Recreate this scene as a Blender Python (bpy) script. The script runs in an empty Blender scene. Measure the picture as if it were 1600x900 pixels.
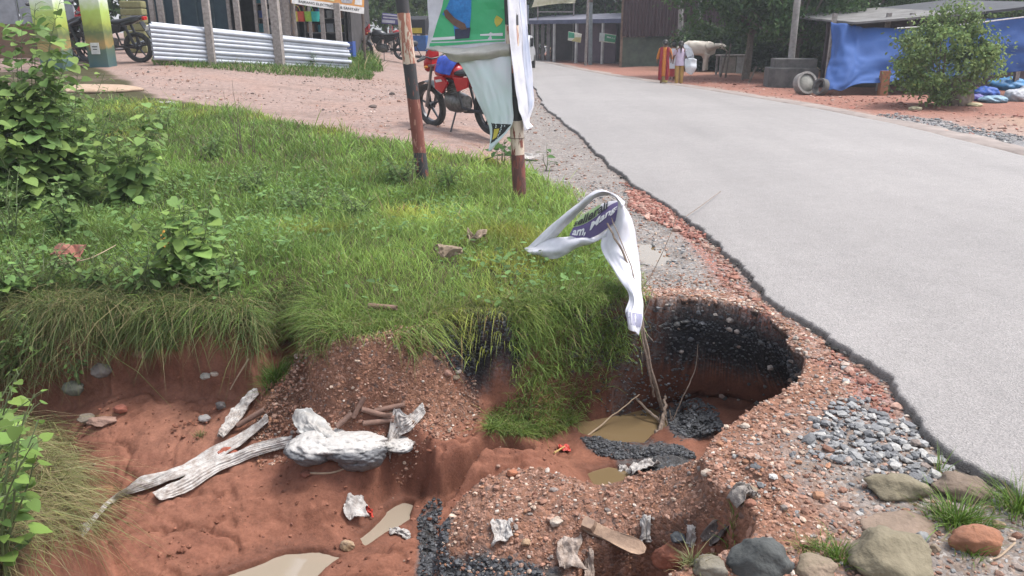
import bpy, bmesh, math, random
import numpy as np
from mathutils import Vector, Matrix, Euler

random.seed(7); RNG = np.random.default_rng(7)
SC = bpy.context.scene
COL = SC.collection
R = math.radians

# ------------------------------------------------------------------ camera
CAMZ, PITCH, FPX = 1.65, R(18.4), 1200.0
cd = bpy.data.cameras.new("camera"); cam = bpy.data.objects.new("camera", cd); COL.objects.link(cam)
cam.location = (0, 0, CAMZ); cam.rotation_euler = (R(90) - PITCH, 0, 0)
cd.sensor_width = 36; cd.lens = 27.0; cd.clip_start = 0.05; cd.clip_end = 1500
SC.camera = cam

# ------------------------------------------------------------------ sky, sun, exposure
w = bpy.data.worlds.new("World"); SC.world = w; w.use_nodes = True
nt = w.node_tree; bg = nt.nodes["Background"]
sky = nt.nodes.new("ShaderNodeTexSky"); sky.sky_type = 'NISHITA'; sky.sun_disc = False
SUN_EL, SUN_AZ = R(64), R(84)
sky.sun_elevation = SUN_EL; sky.sun_rotation = SUN_AZ
sky.air_density = 1.0; sky.dust_density = 2.5; sky.ozone_density = 1.0
hsv = nt.nodes.new("ShaderNodeHueSaturation"); hsv.inputs["Saturation"].default_value = 0.42
nt.links.new(sky.outputs[0], hsv.inputs["Color"]); nt.links.new(hsv.outputs[0], bg.inputs[0])
bg.inputs[1].default_value = 0.15
sd = bpy.data.lights.new("sun", 'SUN'); sun = bpy.data.objects.new("sun", sd); COL.objects.link(sun)
sd.energy = 1.5; sd.angle = R(14); sd.color = (1.0, 0.97, 0.93)
# direction towards the sun: azimuth measured from +Y, clockwise
sdir = Vector((math.sin(SUN_AZ) * math.cos(SUN_EL), math.cos(SUN_AZ) * math.cos(SUN_EL), math.sin(SUN_EL)))
sun.rotation_euler = sdir.to_track_quat('Z', 'Y').to_euler()
SC.view_settings.view_transform = 'Standard'; SC.view_settings.look = 'None'
SC.view_settings.exposure = 1.42; SC.view_settings.gamma = 1.0; SC.view_settings.use_curve_mapping = False

# ------------------------------------------------------------------ pixel <-> world helpers (photograph is 1600x900)
cP, sP = math.cos(PITCH), math.sin(PITCH)
def ray(px, py):
    a = (px - 800) / FPX; b = (450 - py) / FPX
    return Vector((a, cP + b * sP, -sP + b * cP))
def at_z(px, py, z=0.0):
    d = ray(px, py); t = (z - CAMZ) / d.z
    return Vector((d.x * t, d.y * t, z))
def at_y(px, py, Y):
    d = ray(px, py); t = Y / d.y
    return Vector((d.x * t, Y, CAMZ + d.z * t))
def project(x, y, z):
    dz = z - CAMZ
    f = y * cP - dz * sP; u = y * sP + dz * cP
    return 800 + FPX * x / f, 450 - FPX * u / f

# ------------------------------------------------------------------ noise
_perm = np.random.default_rng(3).random((256, 256))
def vnoise(x, y):
    xi = np.floor(x).astype(int); yi = np.floor(y).astype(int)
    fx = x - xi; fy = y - yi
    fx = fx * fx * (3 - 2 * fx); fy = fy * fy * (3 - 2 * fy)
    a = _perm[xi & 255, yi & 255]; b = _perm[(xi + 1) & 255, yi & 255]
    c = _perm[xi & 255, (yi + 1) & 255]; d = _perm[(xi + 1) & 255, (yi + 1) & 255]
    return (a * (1 - fx) + b * fx) * (1 - fy) + (c * (1 - fx) + d * fx) * fy * 1.0
def fbm(x, y, octv=4, gain=0.5):
    s = 0; amp = 1; tot = 0
    for k in range(octv):
        s = s + amp * (vnoise(x * 2 ** k + 17.3 * k, y * 2 ** k + 5.1 * k) - 0.5); tot += amp; amp *= gain
    return s / tot * 2          # about -1..1
def sstep(a, b, x):
    t = np.clip((x - a) / (b - a), 0, 1); return t * t * (3 - 2 * t)
def poly_sd(x, y, P):
    """signed distance to polygon, positive inside"""
    P = np.asarray(P, float); n = len(P)
    d2 = np.full(x.shape, 1e18); inside = np.zeros(x.shape, bool)
    for i in range(n):
        ax, ay = P[i]; bx_, by_ = P[(i + 1) % n]
        ex, ey = bx_ - ax, by_ - ay
        wx, wy = x - ax, y - ay
        t = np.clip((wx * ex + wy * ey) / (ex * ex + ey * ey + 1e-12), 0, 1)
        d2 = np.minimum(d2, (wx - ex * t) ** 2 + (wy - ey * t) ** 2)
        c = ((ay > y) != (by_ > y)) & (x < ex * (y - ay) / (ey if abs(ey) > 1e-12 else 1e-12) + ax)
        inside ^= c
    return np.where(inside, 1, -1) * np.sqrt(d2)
def inpoly(x, y, P):
    P = np.asarray(P, float); n = len(P); inside = np.zeros(np.shape(x), bool)
    for i in range(n):
        ax, ay = P[i]; bx_, by_ = P[(i + 1) % n]
        ey = by_ - ay
        if abs(ey) < 1e-12: continue
        inside ^= ((ay > y) != (by_ > y)) & (x < (bx_ - ax) * (y - ay) / ey + ax)
    return inside

# ------------------------------------------------------------------ object helpers
def tag(o, label=None, cat=None, group=None, kind=None):
    if label: o["label"] = label
    if cat: o["category"] = cat
    if group: o["group"] = group
    if kind: o["kind"] = kind
    return o
def empty(name, loc=(0, 0, 0), rz=0, label=None, cat=None, group=None):
    o = bpy.data.objects.new(name, None); COL.objects.link(o); o.location = loc; o.rotation_euler = (0, 0, rz)
    o.empty_display_size = 0.1
    return tag(o, label, cat, group)
def copy_tree(o, parent=None):
    c = o.copy(); COL.objects.link(c)
    if parent: c.parent = parent
    for ch in list(o.children): copy_tree(ch, c)
    return c
def np_mesh(name, V, F, mat=None, parent=None, smooth=True, attrs=None, loc=None):
    """V (n,3), F (m,k) constant k; attrs: name -> (n,3) colours or (n,) floats"""
    me = bpy.data.meshes.new(name); V = np.asarray(V, np.float32); F = np.asarray(F, np.int32)
    n, m, k = len(V), len(F), F.shape[1]
    me.vertices.add(n); me.vertices.foreach_set("co", V.ravel())
    me.loops.add(m * k); me.loops.foreach_set("vertex_index", F.ravel())
    me.polygons.add(m); me.polygons.foreach_set("loop_start", np.arange(0, m * k, k, dtype=np.int32))
    try: me.polygons.foreach_set("loop_total", np.full(m, k, np.int32))
    except Exception: pass
    me.update(calc_edges=True); me.validate()
    me.polygons.foreach_set("use_smooth", np.full(len(me.polygons), smooth))
    if attrs:
        for an, av in attrs.items():
            av = np.asarray(av, np.float32)
            if av.ndim == 2:
                a = me.attributes.new(an, 'FLOAT_COLOR', 'POINT')
                a.data.foreach_set("color", np.concatenate([av, np.ones((n, 1), np.float32)], 1).ravel())
            else:
                a = me.attributes.new(an, 'FLOAT', 'POINT'); a.data.foreach_set("value", av)
    if mat: me.materials.append(mat)
    o = bpy.data.objects.new(name, me); COL.objects.link(o)
    if parent: o.parent = parent
    if loc is not None: o.location = loc
    return o
class MB:
    """collects simple shapes and links them as one mesh object"""
    def __init__(s): s.v = []; s.f = []
    def add(s, vs, fs):
        n = len(s.v); s.v += [tuple(v) for v in vs]; s.f += [tuple(i + n for i in f) for f in fs]; return s
    def box(s, c, d, rot=None, taper=1.0):
        M = Euler(rot).to_matrix() if rot else Matrix.Identity(3)
        vs = []
        for z in (-.5, .5):
            k = taper if z > 0 else 1.0
            for x, y in ((-.5, -.5), (.5, -.5), (.5, .5), (-.5, .5)):
                vs.append(M @ Vector((x * d[0] * k, y * d[1] * k, z * d[2])) + Vector(c))
        return s.add(vs, [(3, 2, 1, 0), (4, 5, 6, 7), (0, 1, 5, 4), (1, 2, 6, 5), (2, 3, 7, 6), (3, 0, 4, 7)])
    def tube(s, pts, rad, n=8, cap=True, closed=False):
        pts = [Vector(p) for p in pts]; m = len(pts)
        if not hasattr(rad, '__len__'): rad = [rad] * m
        rings = []; up = None
        for i, p in enumerate(pts):
            if closed: t = pts[(i + 1) % m] - pts[i - 1]
            else: t = pts[min(i + 1, m - 1)] - pts[max(i - 1, 0)]
            t = t.normalized() if t.length > 1e-9 else Vector((0, 0, 1))
            if up is None: up = t.orthogonal().normalized()
            a = (up - t * up.dot(t)); a = a.normalized() if a.length > 1e-6 else t.orthogonal().normalized()
            up = a; b = t.cross(a)
            rings.append([p + (a * math.cos(2 * math.pi * k / n) + b * math.sin(2 * math.pi * k / n)) * rad[i] for k in range(n)])
        vs = [v for r in rings for v in r]; fs = []
        for i in range(m if closed else m - 1):
            j = (i + 1) % m
            for k in range(n): fs.append((i * n + k, i * n + (k + 1) % n, j * n + (k + 1) % n, j * n + k))
        if cap and not closed: fs.append(tuple(range(n))[::-1]); fs.append(tuple((m - 1) * n + k for k in range(n)))
        return s.add(vs, fs)
    def prism(s, outline, y0, y1):
        """outline in (x,z); extruded along y"""
        n = len(outline)
        vs = [(x, y0, z) for x, z in outline] + [(x, y1, z) for x, z in outline]
        fs = [tuple(range(n)), tuple(range(2 * n - 1, n - 1, -1))] + [(i, i + n, (i + 1) % n + n, (i + 1) % n) for i in range(n)]
        return s.add(vs, fs)
    def lathe(s, prof, n=16, axis='z', c=(0, 0, 0)):
        vs = []; fs = []; m = len(prof)
        for r, h in prof:
            for k in range(n):
                a = 2 * math.pi * k / n; x, y, z = r * math.cos(a), r * math.sin(a), h
                if axis == 'y': x, y, z = x, z, y
                if axis == 'x': x, y, z = z, x, y
                vs.append((x + c[0], y + c[1], z + c[2]))
        for i in range(m - 1):
            for k in range(n): fs.append((i * n + k, i * n + (k + 1) % n, (i + 1) * n + (k + 1) % n, (i + 1) * n + k))
        return s.add(vs, fs)
    def ell(s, c, r, nu=12, nv=8, rot=None, jit=0, seed=0):
        rr = random.Random(seed); M = Euler(rot).to_matrix() if rot else Matrix.Identity(3)
        vs = []; fs = []
        for i in range(nv + 1):
            th = math.pi * i / nv
            for k in range(nu):
                ph = 2 * math.pi * k / nu; j = 1 + rr.uniform(-jit, jit)
                vs.append(M @ Vector((r[0] * math.sin(th) * math.cos(ph) * j, r[1] * math.sin(th) * math.sin(ph) * j, r[2] * math.cos(th) * j)) + Vector(c))
        for i in range(nv):
            for k in range(nu): fs.append((i * nu + k, (i + 1) * nu + k, (i + 1) * nu + (k + 1) % nu, i * nu + (k + 1) % nu))
        return s.add(vs, fs)
    def build(s, name, mat, parent=None, smooth=False, bevel=0, weld=False):
        me = bpy.data.meshes.new(name); me.from_pydata(s.v, [], s.f); me.update()
        bm = bmesh.new(); bm.from_mesh(me)
        if weld: bmesh.ops.remove_doubles(bm, verts=bm.verts, dist=1e-4)
        bmesh.ops.recalc_face_normals(bm, faces=bm.faces)
        if bevel: bmesh.ops.bevel(bm, geom=list(bm.edges), offset=bevel, segments=2, affect='EDGES', profile=.6)
        bm.to_mesh(me); bm.free()
        if smooth:
            me.polygons.foreach_set("use_smooth", [True] * len(me.polygons))
            try: me.set_sharp_from_angle(angle=R(40))
            except Exception: pass
        if mat: me.materials.append(mat)
        o = bpy.data.objects.new(name, me); COL.objects.link(o)
        if parent: o.parent = parent
        return o

# ------------------------------------------------------------------ materials
MATS = {}
def newmat(name):
    m = bpy.data.materials.new(name); m.use_nodes = True
    return m, m.node_tree, m.node_tree.nodes["Principled BSDF"]
def lk(nt, a, b): nt.links.new(a, b)
def mat(name, c, c2=None, rough=.7, metal=0, scale=8, bump=0.0, bscale=None, spec=.4, detail=6, trans=0, coord='Object', lo=.35, hi=.65):
    """plain procedural material: two colours mixed by noise, with bump"""
    if name in MATS: return MATS[name]
    m, nt, bs = newmat(name)
    tc = nt.nodes.new("ShaderNodeTexCoord"); no = nt.nodes.new("ShaderNodeTexNoise")
    no.inputs["Scale"].default_value = scale; no.inputs["Detail"].default_value = detail; no.inputs["Roughness"].default_value = .65
    lk(nt, tc.outputs[coord], no.inputs["Vector"])
    if c2 is None: c2 = tuple(x * .72 for x in c)
    rp = nt.nodes.new("ShaderNodeValToRGB"); rp.color_ramp.elements[0].position = lo; rp.color_ramp.elements[1].position = hi
    rp.color_ramp.elements[0].color = (*c2, 1); rp.color_ramp.elements[1].color = (*c, 1)
    lk(nt, no.outputs["Fac"], rp.inputs[0]); lk(nt, rp.outputs[0], bs.inputs["Base Color"])
    bs.inputs["Roughness"].default_value = rough; bs.inputs["Metallic"].default_value = metal
    bs.inputs["Specular IOR Level"].default_value = spec
    if bump:
        n2 = nt.nodes.new("ShaderNodeTexNoise"); n2.inputs["Scale"].default_value = bscale or scale * 5; n2.inputs["Detail"].default_value = 5
        lk(nt, tc.outputs[coord], n2.inputs["Vector"])
        b = nt.nodes.new("ShaderNodeBump"); b.inputs["Strength"].default_value = bump; b.inputs["Distance"].default_value = .01
        lk(nt, n2.outputs["Fac"], b.inputs["Height"]); lk(nt, b.outputs[0], bs.inputs["Normal"])
    if trans:
        tr = nt.nodes.new("ShaderNodeBsdfTranslucent"); mx = nt.nodes.new("ShaderNodeMixShader"); mx.inputs[0].default_value = trans
        lk(nt, rp.outputs[0], tr.inputs[0]); out = nt.nodes["Material Output"]
        lk(nt, bs.outputs[0], mx.inputs[1]); lk(nt, tr.outputs[0], mx.inputs[2]); lk(nt, mx.outputs[0], out.inputs[0])
    MATS[name] = m; return m
def attr_mat(name, rough=.6, trans=.3, spec=.3, nscale=0, amt=.25):
    """colour from the mesh attribute col (leaf by leaf, blade by blade, stone by stone)"""
    if name in MATS: return MATS[name]
    m, nt, bs = newmat(name)
    at = nt.nodes.new("ShaderNodeAttribute"); at.attribute_name = "col"; src = at.outputs["Color"]
    if nscale:
        tc = nt.nodes.new("ShaderNodeTexCoord"); no = nt.nodes.new("ShaderNodeTexNoise"); no.inputs["Scale"].default_value = nscale; no.inputs["Detail"].default_value = 5
        lk(nt, tc.outputs["Object"], no.inputs["Vector"])
        mr = nt.nodes.new("ShaderNodeMapRange"); mr.inputs[1].default_value = .3; mr.inputs[2].default_value = .7; mr.inputs[3].default_value = 1 - amt; mr.inputs[4].default_value = 1 + amt
        lk(nt, no.outputs["Fac"], mr.inputs[0])
        vm = nt.nodes.new("ShaderNodeVectorMath"); vm.operation = 'SCALE'; lk(nt, src, vm.inputs[0]); lk(nt, mr.outputs[0], vm.inputs["Scale"]); src = vm.outputs[0]
        b = nt.nodes.new("ShaderNodeBump"); b.inputs["Strength"].default_value = .5; b.inputs["Distance"].default_value = .01
        lk(nt, no.outputs["Fac"], b.inputs["Height"]); lk(nt, b.outputs[0], bs.inputs["Normal"])
    lk(nt, src, bs.inputs["Base Color"]); bs.inputs["Roughness"].default_value = rough; bs.inputs["Specular IOR Level"].default_value = spec
    if trans:
        tr = nt.nodes.new("ShaderNodeBsdfTranslucent"); mx = nt.nodes.new("ShaderNodeMixShader"); mx.inputs[0].default_value = trans
        lk(nt, src, tr.inputs[0]); lk(nt, bs.outputs[0], mx.inputs[1]); lk(nt, tr.outputs[0], mx.inputs[2]); lk(nt, mx.outputs[0], nt.nodes["Material Output"].inputs[0])
    MATS[name] = m; return m
# ------------------------------------------------------------------ road edges (plan curves from the photograph's pixels)
_le = [(2100, 1010), (1800, 880), (1600, 778), (1560, 752), (1500, 715), (1450, 668), (1420, 630), (1390, 590), (1320, 545), (1270, 510), (1220, 475), (1180, 440), (1130, 388),
       (1080, 345), (1010, 300), (960, 265), (935, 240), (910, 215), (880, 190), (850, 166), (838, 140), (815, 105), (775, 82), (745, 68), (735, 62)]
_re = [(2400, 500), (1900, 320), (1600, 245), (1400, 196), (1250, 166), (1100, 141), (960, 120), (900, 109), (850, 98), (800, 84), (770, 74), (752, 66)]
LE = np.array([tuple(at_z(a, b, 0))[:2] for a, b in _le]); RE = np.array([tuple(at_z(a, b, 0))[:2] for a, b in _re])
LE = LE[np.argsort(LE[:, 1])]; RE = RE[np.argsort(RE[:, 1])]
# nearer than the frame: run straight on
LE = np.vstack([[LE[0, 0] + 2.2, -3], LE]); RE = np.vstack([[RE[0, 0] + 6, -3], RE])
def XL(Y): return np.interp(Y, LE[:, 1], LE[:, 0])
def XR(Y): return np.interp(Y, RE[:, 1], RE[:, 0])

PUD = at_z(1010, 396, -.03)
def G0(x, y):
    """the untouched ground: level by the road, the yard on the left rises gently away from it"""
    side = XL(y) - x
    rise = .22 * sstep(6.5, 13, y) + .008 * np.clip(y - 13, 0, 60) + .055 * np.clip(y - 8, 0, 16) * sstep(2, 10, side)
    z = rise * sstep(.2, 2.6, side)
    z = z + .03 * sstep(0, 1.5, side) * fbm(x * .9, y * .9, 3) + .012 * fbm(x * 5, y * 5, 3) * sstep(0, .3, np.abs(side))
    right = x - XR(y)
    z = z - .03 + np.where(right > 0, .05 * fbm(x * .7, y * .7, 3) * sstep(0, 1, right), 0)
    z = z - .028 * np.exp(-(((x - PUD.x) / .17) ** 2 + ((y - PUD.y) / .42) ** 2))
    z = z + .10 * sstep(1.0, 2.6, side) * sstep(7.5, 6, y) * sstep(4.6, 5.4, y)
    return z

E_px = [(-500, 462), (0, 470), (100, 482), (200, 472), (300, 480), (375, 482), (398, 458), (440, 446), (478, 458), (496, 500), (520, 514), (560, 520), (620, 512), (665, 497), (720, 482), (790, 484),
        (840, 470), (930, 461), (1000, 458), (1060, 457), (1120, 464), (1180, 476), (1232, 502), (1264, 540), (1256, 572), (1230, 600), (1185, 622), (1140, 648),
        (1112, 672), (1098, 705), (1112, 735), (1150, 762), (1185, 792), (1178, 832), (1110, 856), (1050, 878), (1020, 915)]
E = [tuple(at_z(a, b, 0))[:2] for a, b in E_px] + [(.25, 1.55), (-.4, 1.25), (-8, 1.2)]
CT = [  # (px, py, z) of the eroded floor
    (1215, 585, -.56), (1150, 590, -.62), (1080, 575, -.62), (1020, 560, -.60), (1120, 640, -.74), (1060, 640, -.78), (960, 665, -.90), (1000, 640, -.86), (1020, 690, -.88), (920, 660, -.88), (1000, 705, -.82), (1080, 700, -.80), (900, 715, -.84),
    (945, 745, -.93), (850, 700, -.84), (870, 680, -.84), (900, 640, -.80), (960, 560, -.66),
    (815, 695, -.72), (740, 695, -.66), (650, 722, -.70), (580, 745, -.72), (500, 765, -.78), (400, 775, -.82), (300, 800, -.86), (180, 850, -.92), (450, 735, -.76),
    (720, 775, -.88), (665, 790, -.90), (620, 800, -.93), (600, 830, -.95), (570, 848, -.95), (520, 865, -.97), (470, 882, -1.0), (420, 895, -1.0), (360, 885, -.98), (300, 880, -.96), (200, 890, -.96),
    (560, 810, -.92), (480, 830, -.94), (500, 800, -.86), (400, 840, -.96), (600, 880, -.98), (540, 895, -1.0), (650, 860, -.98), (680, 900, -1.0), (690, 820, -.98),
    (350, 570, -.52), (250, 610, -.56), (160, 670, -.66), (300, 680, -.70), (380, 700, -.72), (220, 760, -.84), (120, 850, -1.08), (60, 830, -1.15), (100, 880, -1.05), (450, 570, -.42), (60, 600, -.66), (150, 600, -.58), (0, 620, -.7),
    (560, 522, -.08), (620, 520, -.07), (520, 560, -.22), (470, 580, -.34), (600, 570, -.25), (680, 560, -.28), (440, 610, -.45), (560, 615, -.40), (650, 610, -.42), (640, 560, -.24),
    (700, 650, -.60), (420, 660, -.62), (490, 660, -.54), (580, 650, -.54), (620, 690, -.62), (520, 710, -.66), (440, 690, -.68), (740, 600, -.52), (780, 640, -.64), (720, 540, -.42), (790, 540, -.40), (700, 680, -.66),
    (830, 520, -.18), (900, 520, -.22), (940, 540, -.335), (850, 580, -.445), (900, 600, -.60), (820, 640, -.65), (870, 650, -.78)]
CP = np.array([(*tuple(at_z(a, b, z))[:2], z) for a, b, z in CT] +
              [(-3, 2, -1.15), (0, 1.8, -1.15), (-1.5, 1.5, -1.15), (-6, 4, -.9), (-6, 6, -.8), (-4, 3, -1.1), (.6, 2.2, -1.0), (.2, 2.7, -1.0), (.5, 3.1, -.9)])
_eps = .10
def _phi(r): return np.sqrt(r * r + _eps * _eps)
_A = _phi(np.hypot(CP[:, None, 0] - CP[None, :, 0], CP[:, None, 1] - CP[None, :, 1])) 
_N = len(CP); _M = np.zeros((_N + 1, _N + 1)); _M[:_N, :_N] = _A - np.eye(_N) * .012; _M[:_N, _N] = 1; _M[_N, :_N] = 1
_W = np.linalg.solve(_M, np.append(CP[:, 2], 0))
def zlow(x, y):
    s = np.full(x.shape, _W[-1])
    for i in range(_N): s += _W[i] * _phi(np.hypot(x - CP[i, 0], y - CP[i, 1]))
    return np.clip(s, -1.3, -.03)

# the fallen laterite block between the pit and the viewer
B_pz = [(668, 905, -.58), (664, 845, -.52), (690, 790, -.45), (735, 745, -.36), (790, 720, -.34), (850, 722, -.34), (905, 738, -.33), (955, 742, -.31), (1000, 727, -.26), (1060, 722, -.20), (1092, 705, -.10),
        (1150, 690, 0), (1240, 740, 0), (1225, 785, 0), (1165, 790, -.10), (1120, 808, -.15), (1060, 828, -.24), (1010, 850, -.35), (930, 880, -.42), (890, 960, -.47), (800, 980, -.50), (690, 960, -.58)]
Bp = [tuple(at_z(a, b, z))[:2] for a, b, z in B_pz]
BC = np.array([(*tuple(at_z(a, b, z))[:2], z) for a, b, z in B_pz + [(800, 780, -.36), (850, 780, -.34), (930, 780, -.31), (1000, 775, -.28), (1080, 770, -.17), (1130, 760, -.11), (740, 830, -.40), (850, 840, -.39), (950, 840, -.36), (1040, 815, -.24), (850, 880, -.46), (730, 880, -.50), (1170, 740, -.02)]])
_BN = len(BC); _BM = np.zeros((_BN + 1, _BN + 1)); _BM[:_BN, :_BN] = _phi(np.hypot(BC[:, None, 0] - BC[None, :, 0], BC[:, None, 1] - BC[None, :, 1])) - np.eye(_BN) * .01
_BM[:_BN, _BN] = 1; _BM[_BN, :_BN] = 1; _BW = np.linalg.solve(_BM, np.append(BC[:, 2], 0))
def zblock(x, y):
    s = np.full(x.shape, _BW[-1])
    for i in range(_BN): s += _BW[i] * _phi(np.hypot(x - BC[i, 0], y - BC[i, 1]))
    return np.clip(s, -.95, .02)
# the near left bank
K_pz = [(-400, 640, -.30), (-50, 625, -.30), (50, 650, -.30), (95, 700, -.32), (112, 760, -.36), (100, 830, -.45), (60, 900, -.5), (20, 960, -.5), (-400, 1000, -.5)]
Kp = [tuple(at_z(a, b, z))[:2] for a, b, z in K_pz]

POOL_PX = [("pit_pool", [(895, 652), (925, 636), (960, 630), (1000, 634), (1035, 655), (1050, 690), (1010, 702), (950, 690), (905, 676)], -.86), ("pit_puddle", [(918, 740), (950, 730), (985, 734), (985, 756), (930, 760)], -.90),
    ("channel_pool", [(604, 800), (630, 784), (648, 790), (640, 812), (600, 834), (572, 852), (560, 842), (585, 822)], -1.02), ("front_pool", [(330, 910), (400, 884), (445, 866), (500, 862), (530, 872), (505, 890), (480, 915)], -1.03)]
POOLS = [([tuple(at_z(a, b, z))[:2] for a, b in P], z) for _, P, z in POOL_PX]
CH = [tuple(at_z(a, b, -.97))[:2] for a, b in [(840, 740), (790, 742), (735, 762), (690, 778), (655, 772), (612, 782), (585, 800), (580, 828), (545, 846), (480, 850), (420, 862), (360, 884), (300, 915), (340, 960), (480, 915), (540, 888), (585, 862), (640, 838), (668, 815), (700, 800), (760, 768), (835, 752)]]
MND = [tuple(at_z(a, b, z))[:2] for a, b, z in [(395, 660, -.6), (420, 610, -.45), (460, 570, -.35), (520, 530, -.2), (600, 508, -.05), (650, 520, -.08), (690, 560, -.28), (740, 610, -.52), (745, 650, -.62), (700, 675, -.62), (560, 670, -.55), (410, 700, -.64)]]
def surf(x, y, full=False):
    x = np.asarray(x, float); y = np.asarray(y, float)
    g = G0(x, y); near = (np.abs(x) < 9) & (y < 8) & (y > .5)
    z = g.copy(); sE = np.full(x.shape, -9.); sB = np.full(x.shape, -9.); pebb = np.zeros(x.shape)
    if near.any():
        xn, yn = x[near], y[near]
        s = poly_sd(xn, yn, E) + .035 * fbm(xn * 4, yn * 4, 4) + .012 * fbm(xn * 22, yn * 22, 3)
        zl = zlow(xn, yn)
        # smooth water-worn swells and small runnels in the mud
        zl = zl + .040 * fbm(xn * 2.2 + yn, yn * 3.0, 5, .55) + .018 * fbm(xn * 12 + 2, yn * 16, 5, .62) - .022 * sstep(.30, .55, fbm(xn * 7 + 4, yn * 11, 3))
        run = np.abs(fbm(xn * 1.6 + .8 * yn + 3, yn * 3.4 - xn * .9, 4)); zl = zl - .036 * np.exp(-(run / .05) ** 2)
        run = np.abs(fbm(xn * 3.1 + 1.2 * yn + 8, yn * 6.4 - xn * 1.9, 4)); zl = zl - .014 * np.exp(-(run / .06) ** 2)
        sc = poly_sd(xn, yn, CH) + .012 * fbm(xn * 9, yn * 9, 3)
        zl = zl - .20 * sstep(-.008, .03, sc) + .03 * np.exp(-((sc + .05) / .06) ** 2)
        mnd = sstep(-.1, .1, poly_sd(xn, yn, MND)); zl = zl + mnd * (.05 * fbm(xn * 4 + 9, yn * 5, 4) + .015 * fbm(xn * 26, yn * 26, 3))
        for pp, lv in POOLS:
            sp = poly_sd(xn, yn, pp) + .012 * fbm(xn * 11, yn * 11, 3)
            k = sstep(-.30, -.03, sp); zl = zl * (1 - k) + np.maximum(zl, lv + .014) * k
            k = sstep(-.16, -.03, sp); zl = zl * (1 - k) + np.minimum(zl, lv + .035) * k
            k = sstep(-.015, .03, sp); zl = zl * (1 - k) + (lv - .05) * k
        s = s + .07 * sstep(-1.0, -1.4, xn) * fbm(xn * 2.1, yn * 2 + 5, 3)
        hard = sstep(.45, .7, xn) * sstep(3.2, 3.6, yn)
        ww = sstep(-.015, .13, s) * (1 - hard) + hard * (.22 * sstep(-.004, .012, s) + .78 * sstep(.008, .10, s))
        zz = g[near] * (1 - ww) + zl * ww
        # bank on the left
        sk = poly_sd(xn, yn, Kp) + .05 * fbm(xn * 5, yn * 5, 3)
        wk = sstep(-.10, .08, sk); zz = zz * (1 - wk) + np.maximum(zz, -.33 + .05 * fbm(xn * 3, yn * 3, 3)) * wk
        sb = poly_sd(xn, yn, Bp) + .018 * fbm(xn * 7, yn * 7, 4)
        zb = zblock(xn, yn) + .040 * fbm(xn * 5, yn * 5, 4) + .018 * fbm(xn * 26, yn * 26, 4)
        wb = sstep(-.05, .07, sb); zz = zz * (1 - wb) + np.maximum(zb, zz) * wb
        z[near] = zz; sE[near] = s; sB[near] = sb
    return (z, sE, sB) if full else z
def hit(px, py, lo=1.2):
    """where the sight line through a pixel of the photograph meets the ground"""
    d = ray(px, py); t = np.geomspace(lo, 260, 2600)
    X, Y, Z = d.x * t, d.y * t, CAMZ + d.z * t
    zz = surf(X, Y); i = np.argmax(Z < zz)
    if Z[i] >= zz[i]: i = len(t) - 1
    return Vector((X[i], Y[i], zz[i]))
def gz(x, y): return float(surf(np.array([x]), np.array([y]))[0])
def plan(pxs): return [tuple(hit(a, b))[:2] for a, b in pxs]

# ------------------------------------------------------------------ the ground sheet
def axis(segs):
    out = []
    for a, b, n in segs: out += list(np.linspace(a, b, n, endpoint=False))
    return np.array(out + [segs[-1][1]])
gx = axis([(-260, -60, 12), (-60, -14, 50), (-14, -4.2, 110), (-4.2, -2.6, 80), (-2.6, 2.35, 440), (2.35, 4, 60), (4, 16, 110), (16, 60, 60), (60, 260, 12)])
gy = axis([(-12, .8, 12), (.8, 2.2, 60), (2.2, 5.6, 330), (5.6, 9, 140), (9, 20, 150), (20, 60, 120), (60, 400, 40)])
XX, YY = np.meshgrid(gx, gy); sh = XX.shape
Z, sE, sB = surf(XX.ravel(), YY.ravel(), True)
X = XX.ravel().copy(); Y = YY.ravel().copy()
# undercut below the shoulder: walls of the pit lean out under the lip
SE2 = (poly_sd(X, Y, E)).reshape(sh)
for _ in range(40):
    q = SE2.copy(); q[1:-1, 1:-1] = (SE2[:-2, 1:-1] + SE2[2:, 1:-1] + SE2[1:-1, :-2] + SE2[1:-1, 2:]) / 4; SE2 = q
gyy, gxx = np.gradient(SE2, gy, gx)
ln = np.sqrt(gxx ** 2 + gyy ** 2) + 1e-6; nx, ny = (gxx / ln).ravel(), (gyy / ln).ravel()
hx, hy = tuple(at_z(1110, 560, 0))[:2]
Aund = sstep(.95, .55, np.hypot((X - hx) / 1.0, (Y - (hy + .25)) / 1.0)) * sstep(-.2, .5, -(-ny * .8 - nx * .5))
und_n = -(ny * .75 + nx * .45)     # inward normal points to the viewer / left on the far right side
Aund = sstep(.95, .5, np.hypot(X - hx, Y - (hy + .2))) * sstep(.1, .6, und_n)
xc = at_z(1030, 458, 0).x; Aund = Aund * sstep(.75, .95, ln.ravel()) * sstep(xc - .35, xc + .05, X)
shift = .40 * Aund * sstep(.012, .09, sE) * sstep(.70, .26, sE)
# left cliff and the wall under the grass lip are slightly undercut too
Al = sstep(-1.2, -1.5, X) * sstep(4.0, 4.3, Y) * sstep(.3, .7, und_n)
shift = shift + .12 * Al * sstep(.02, .12, sE) * sstep(.5, .2, sE)
X = X - nx * shift; Y = Y - ny * shift

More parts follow.
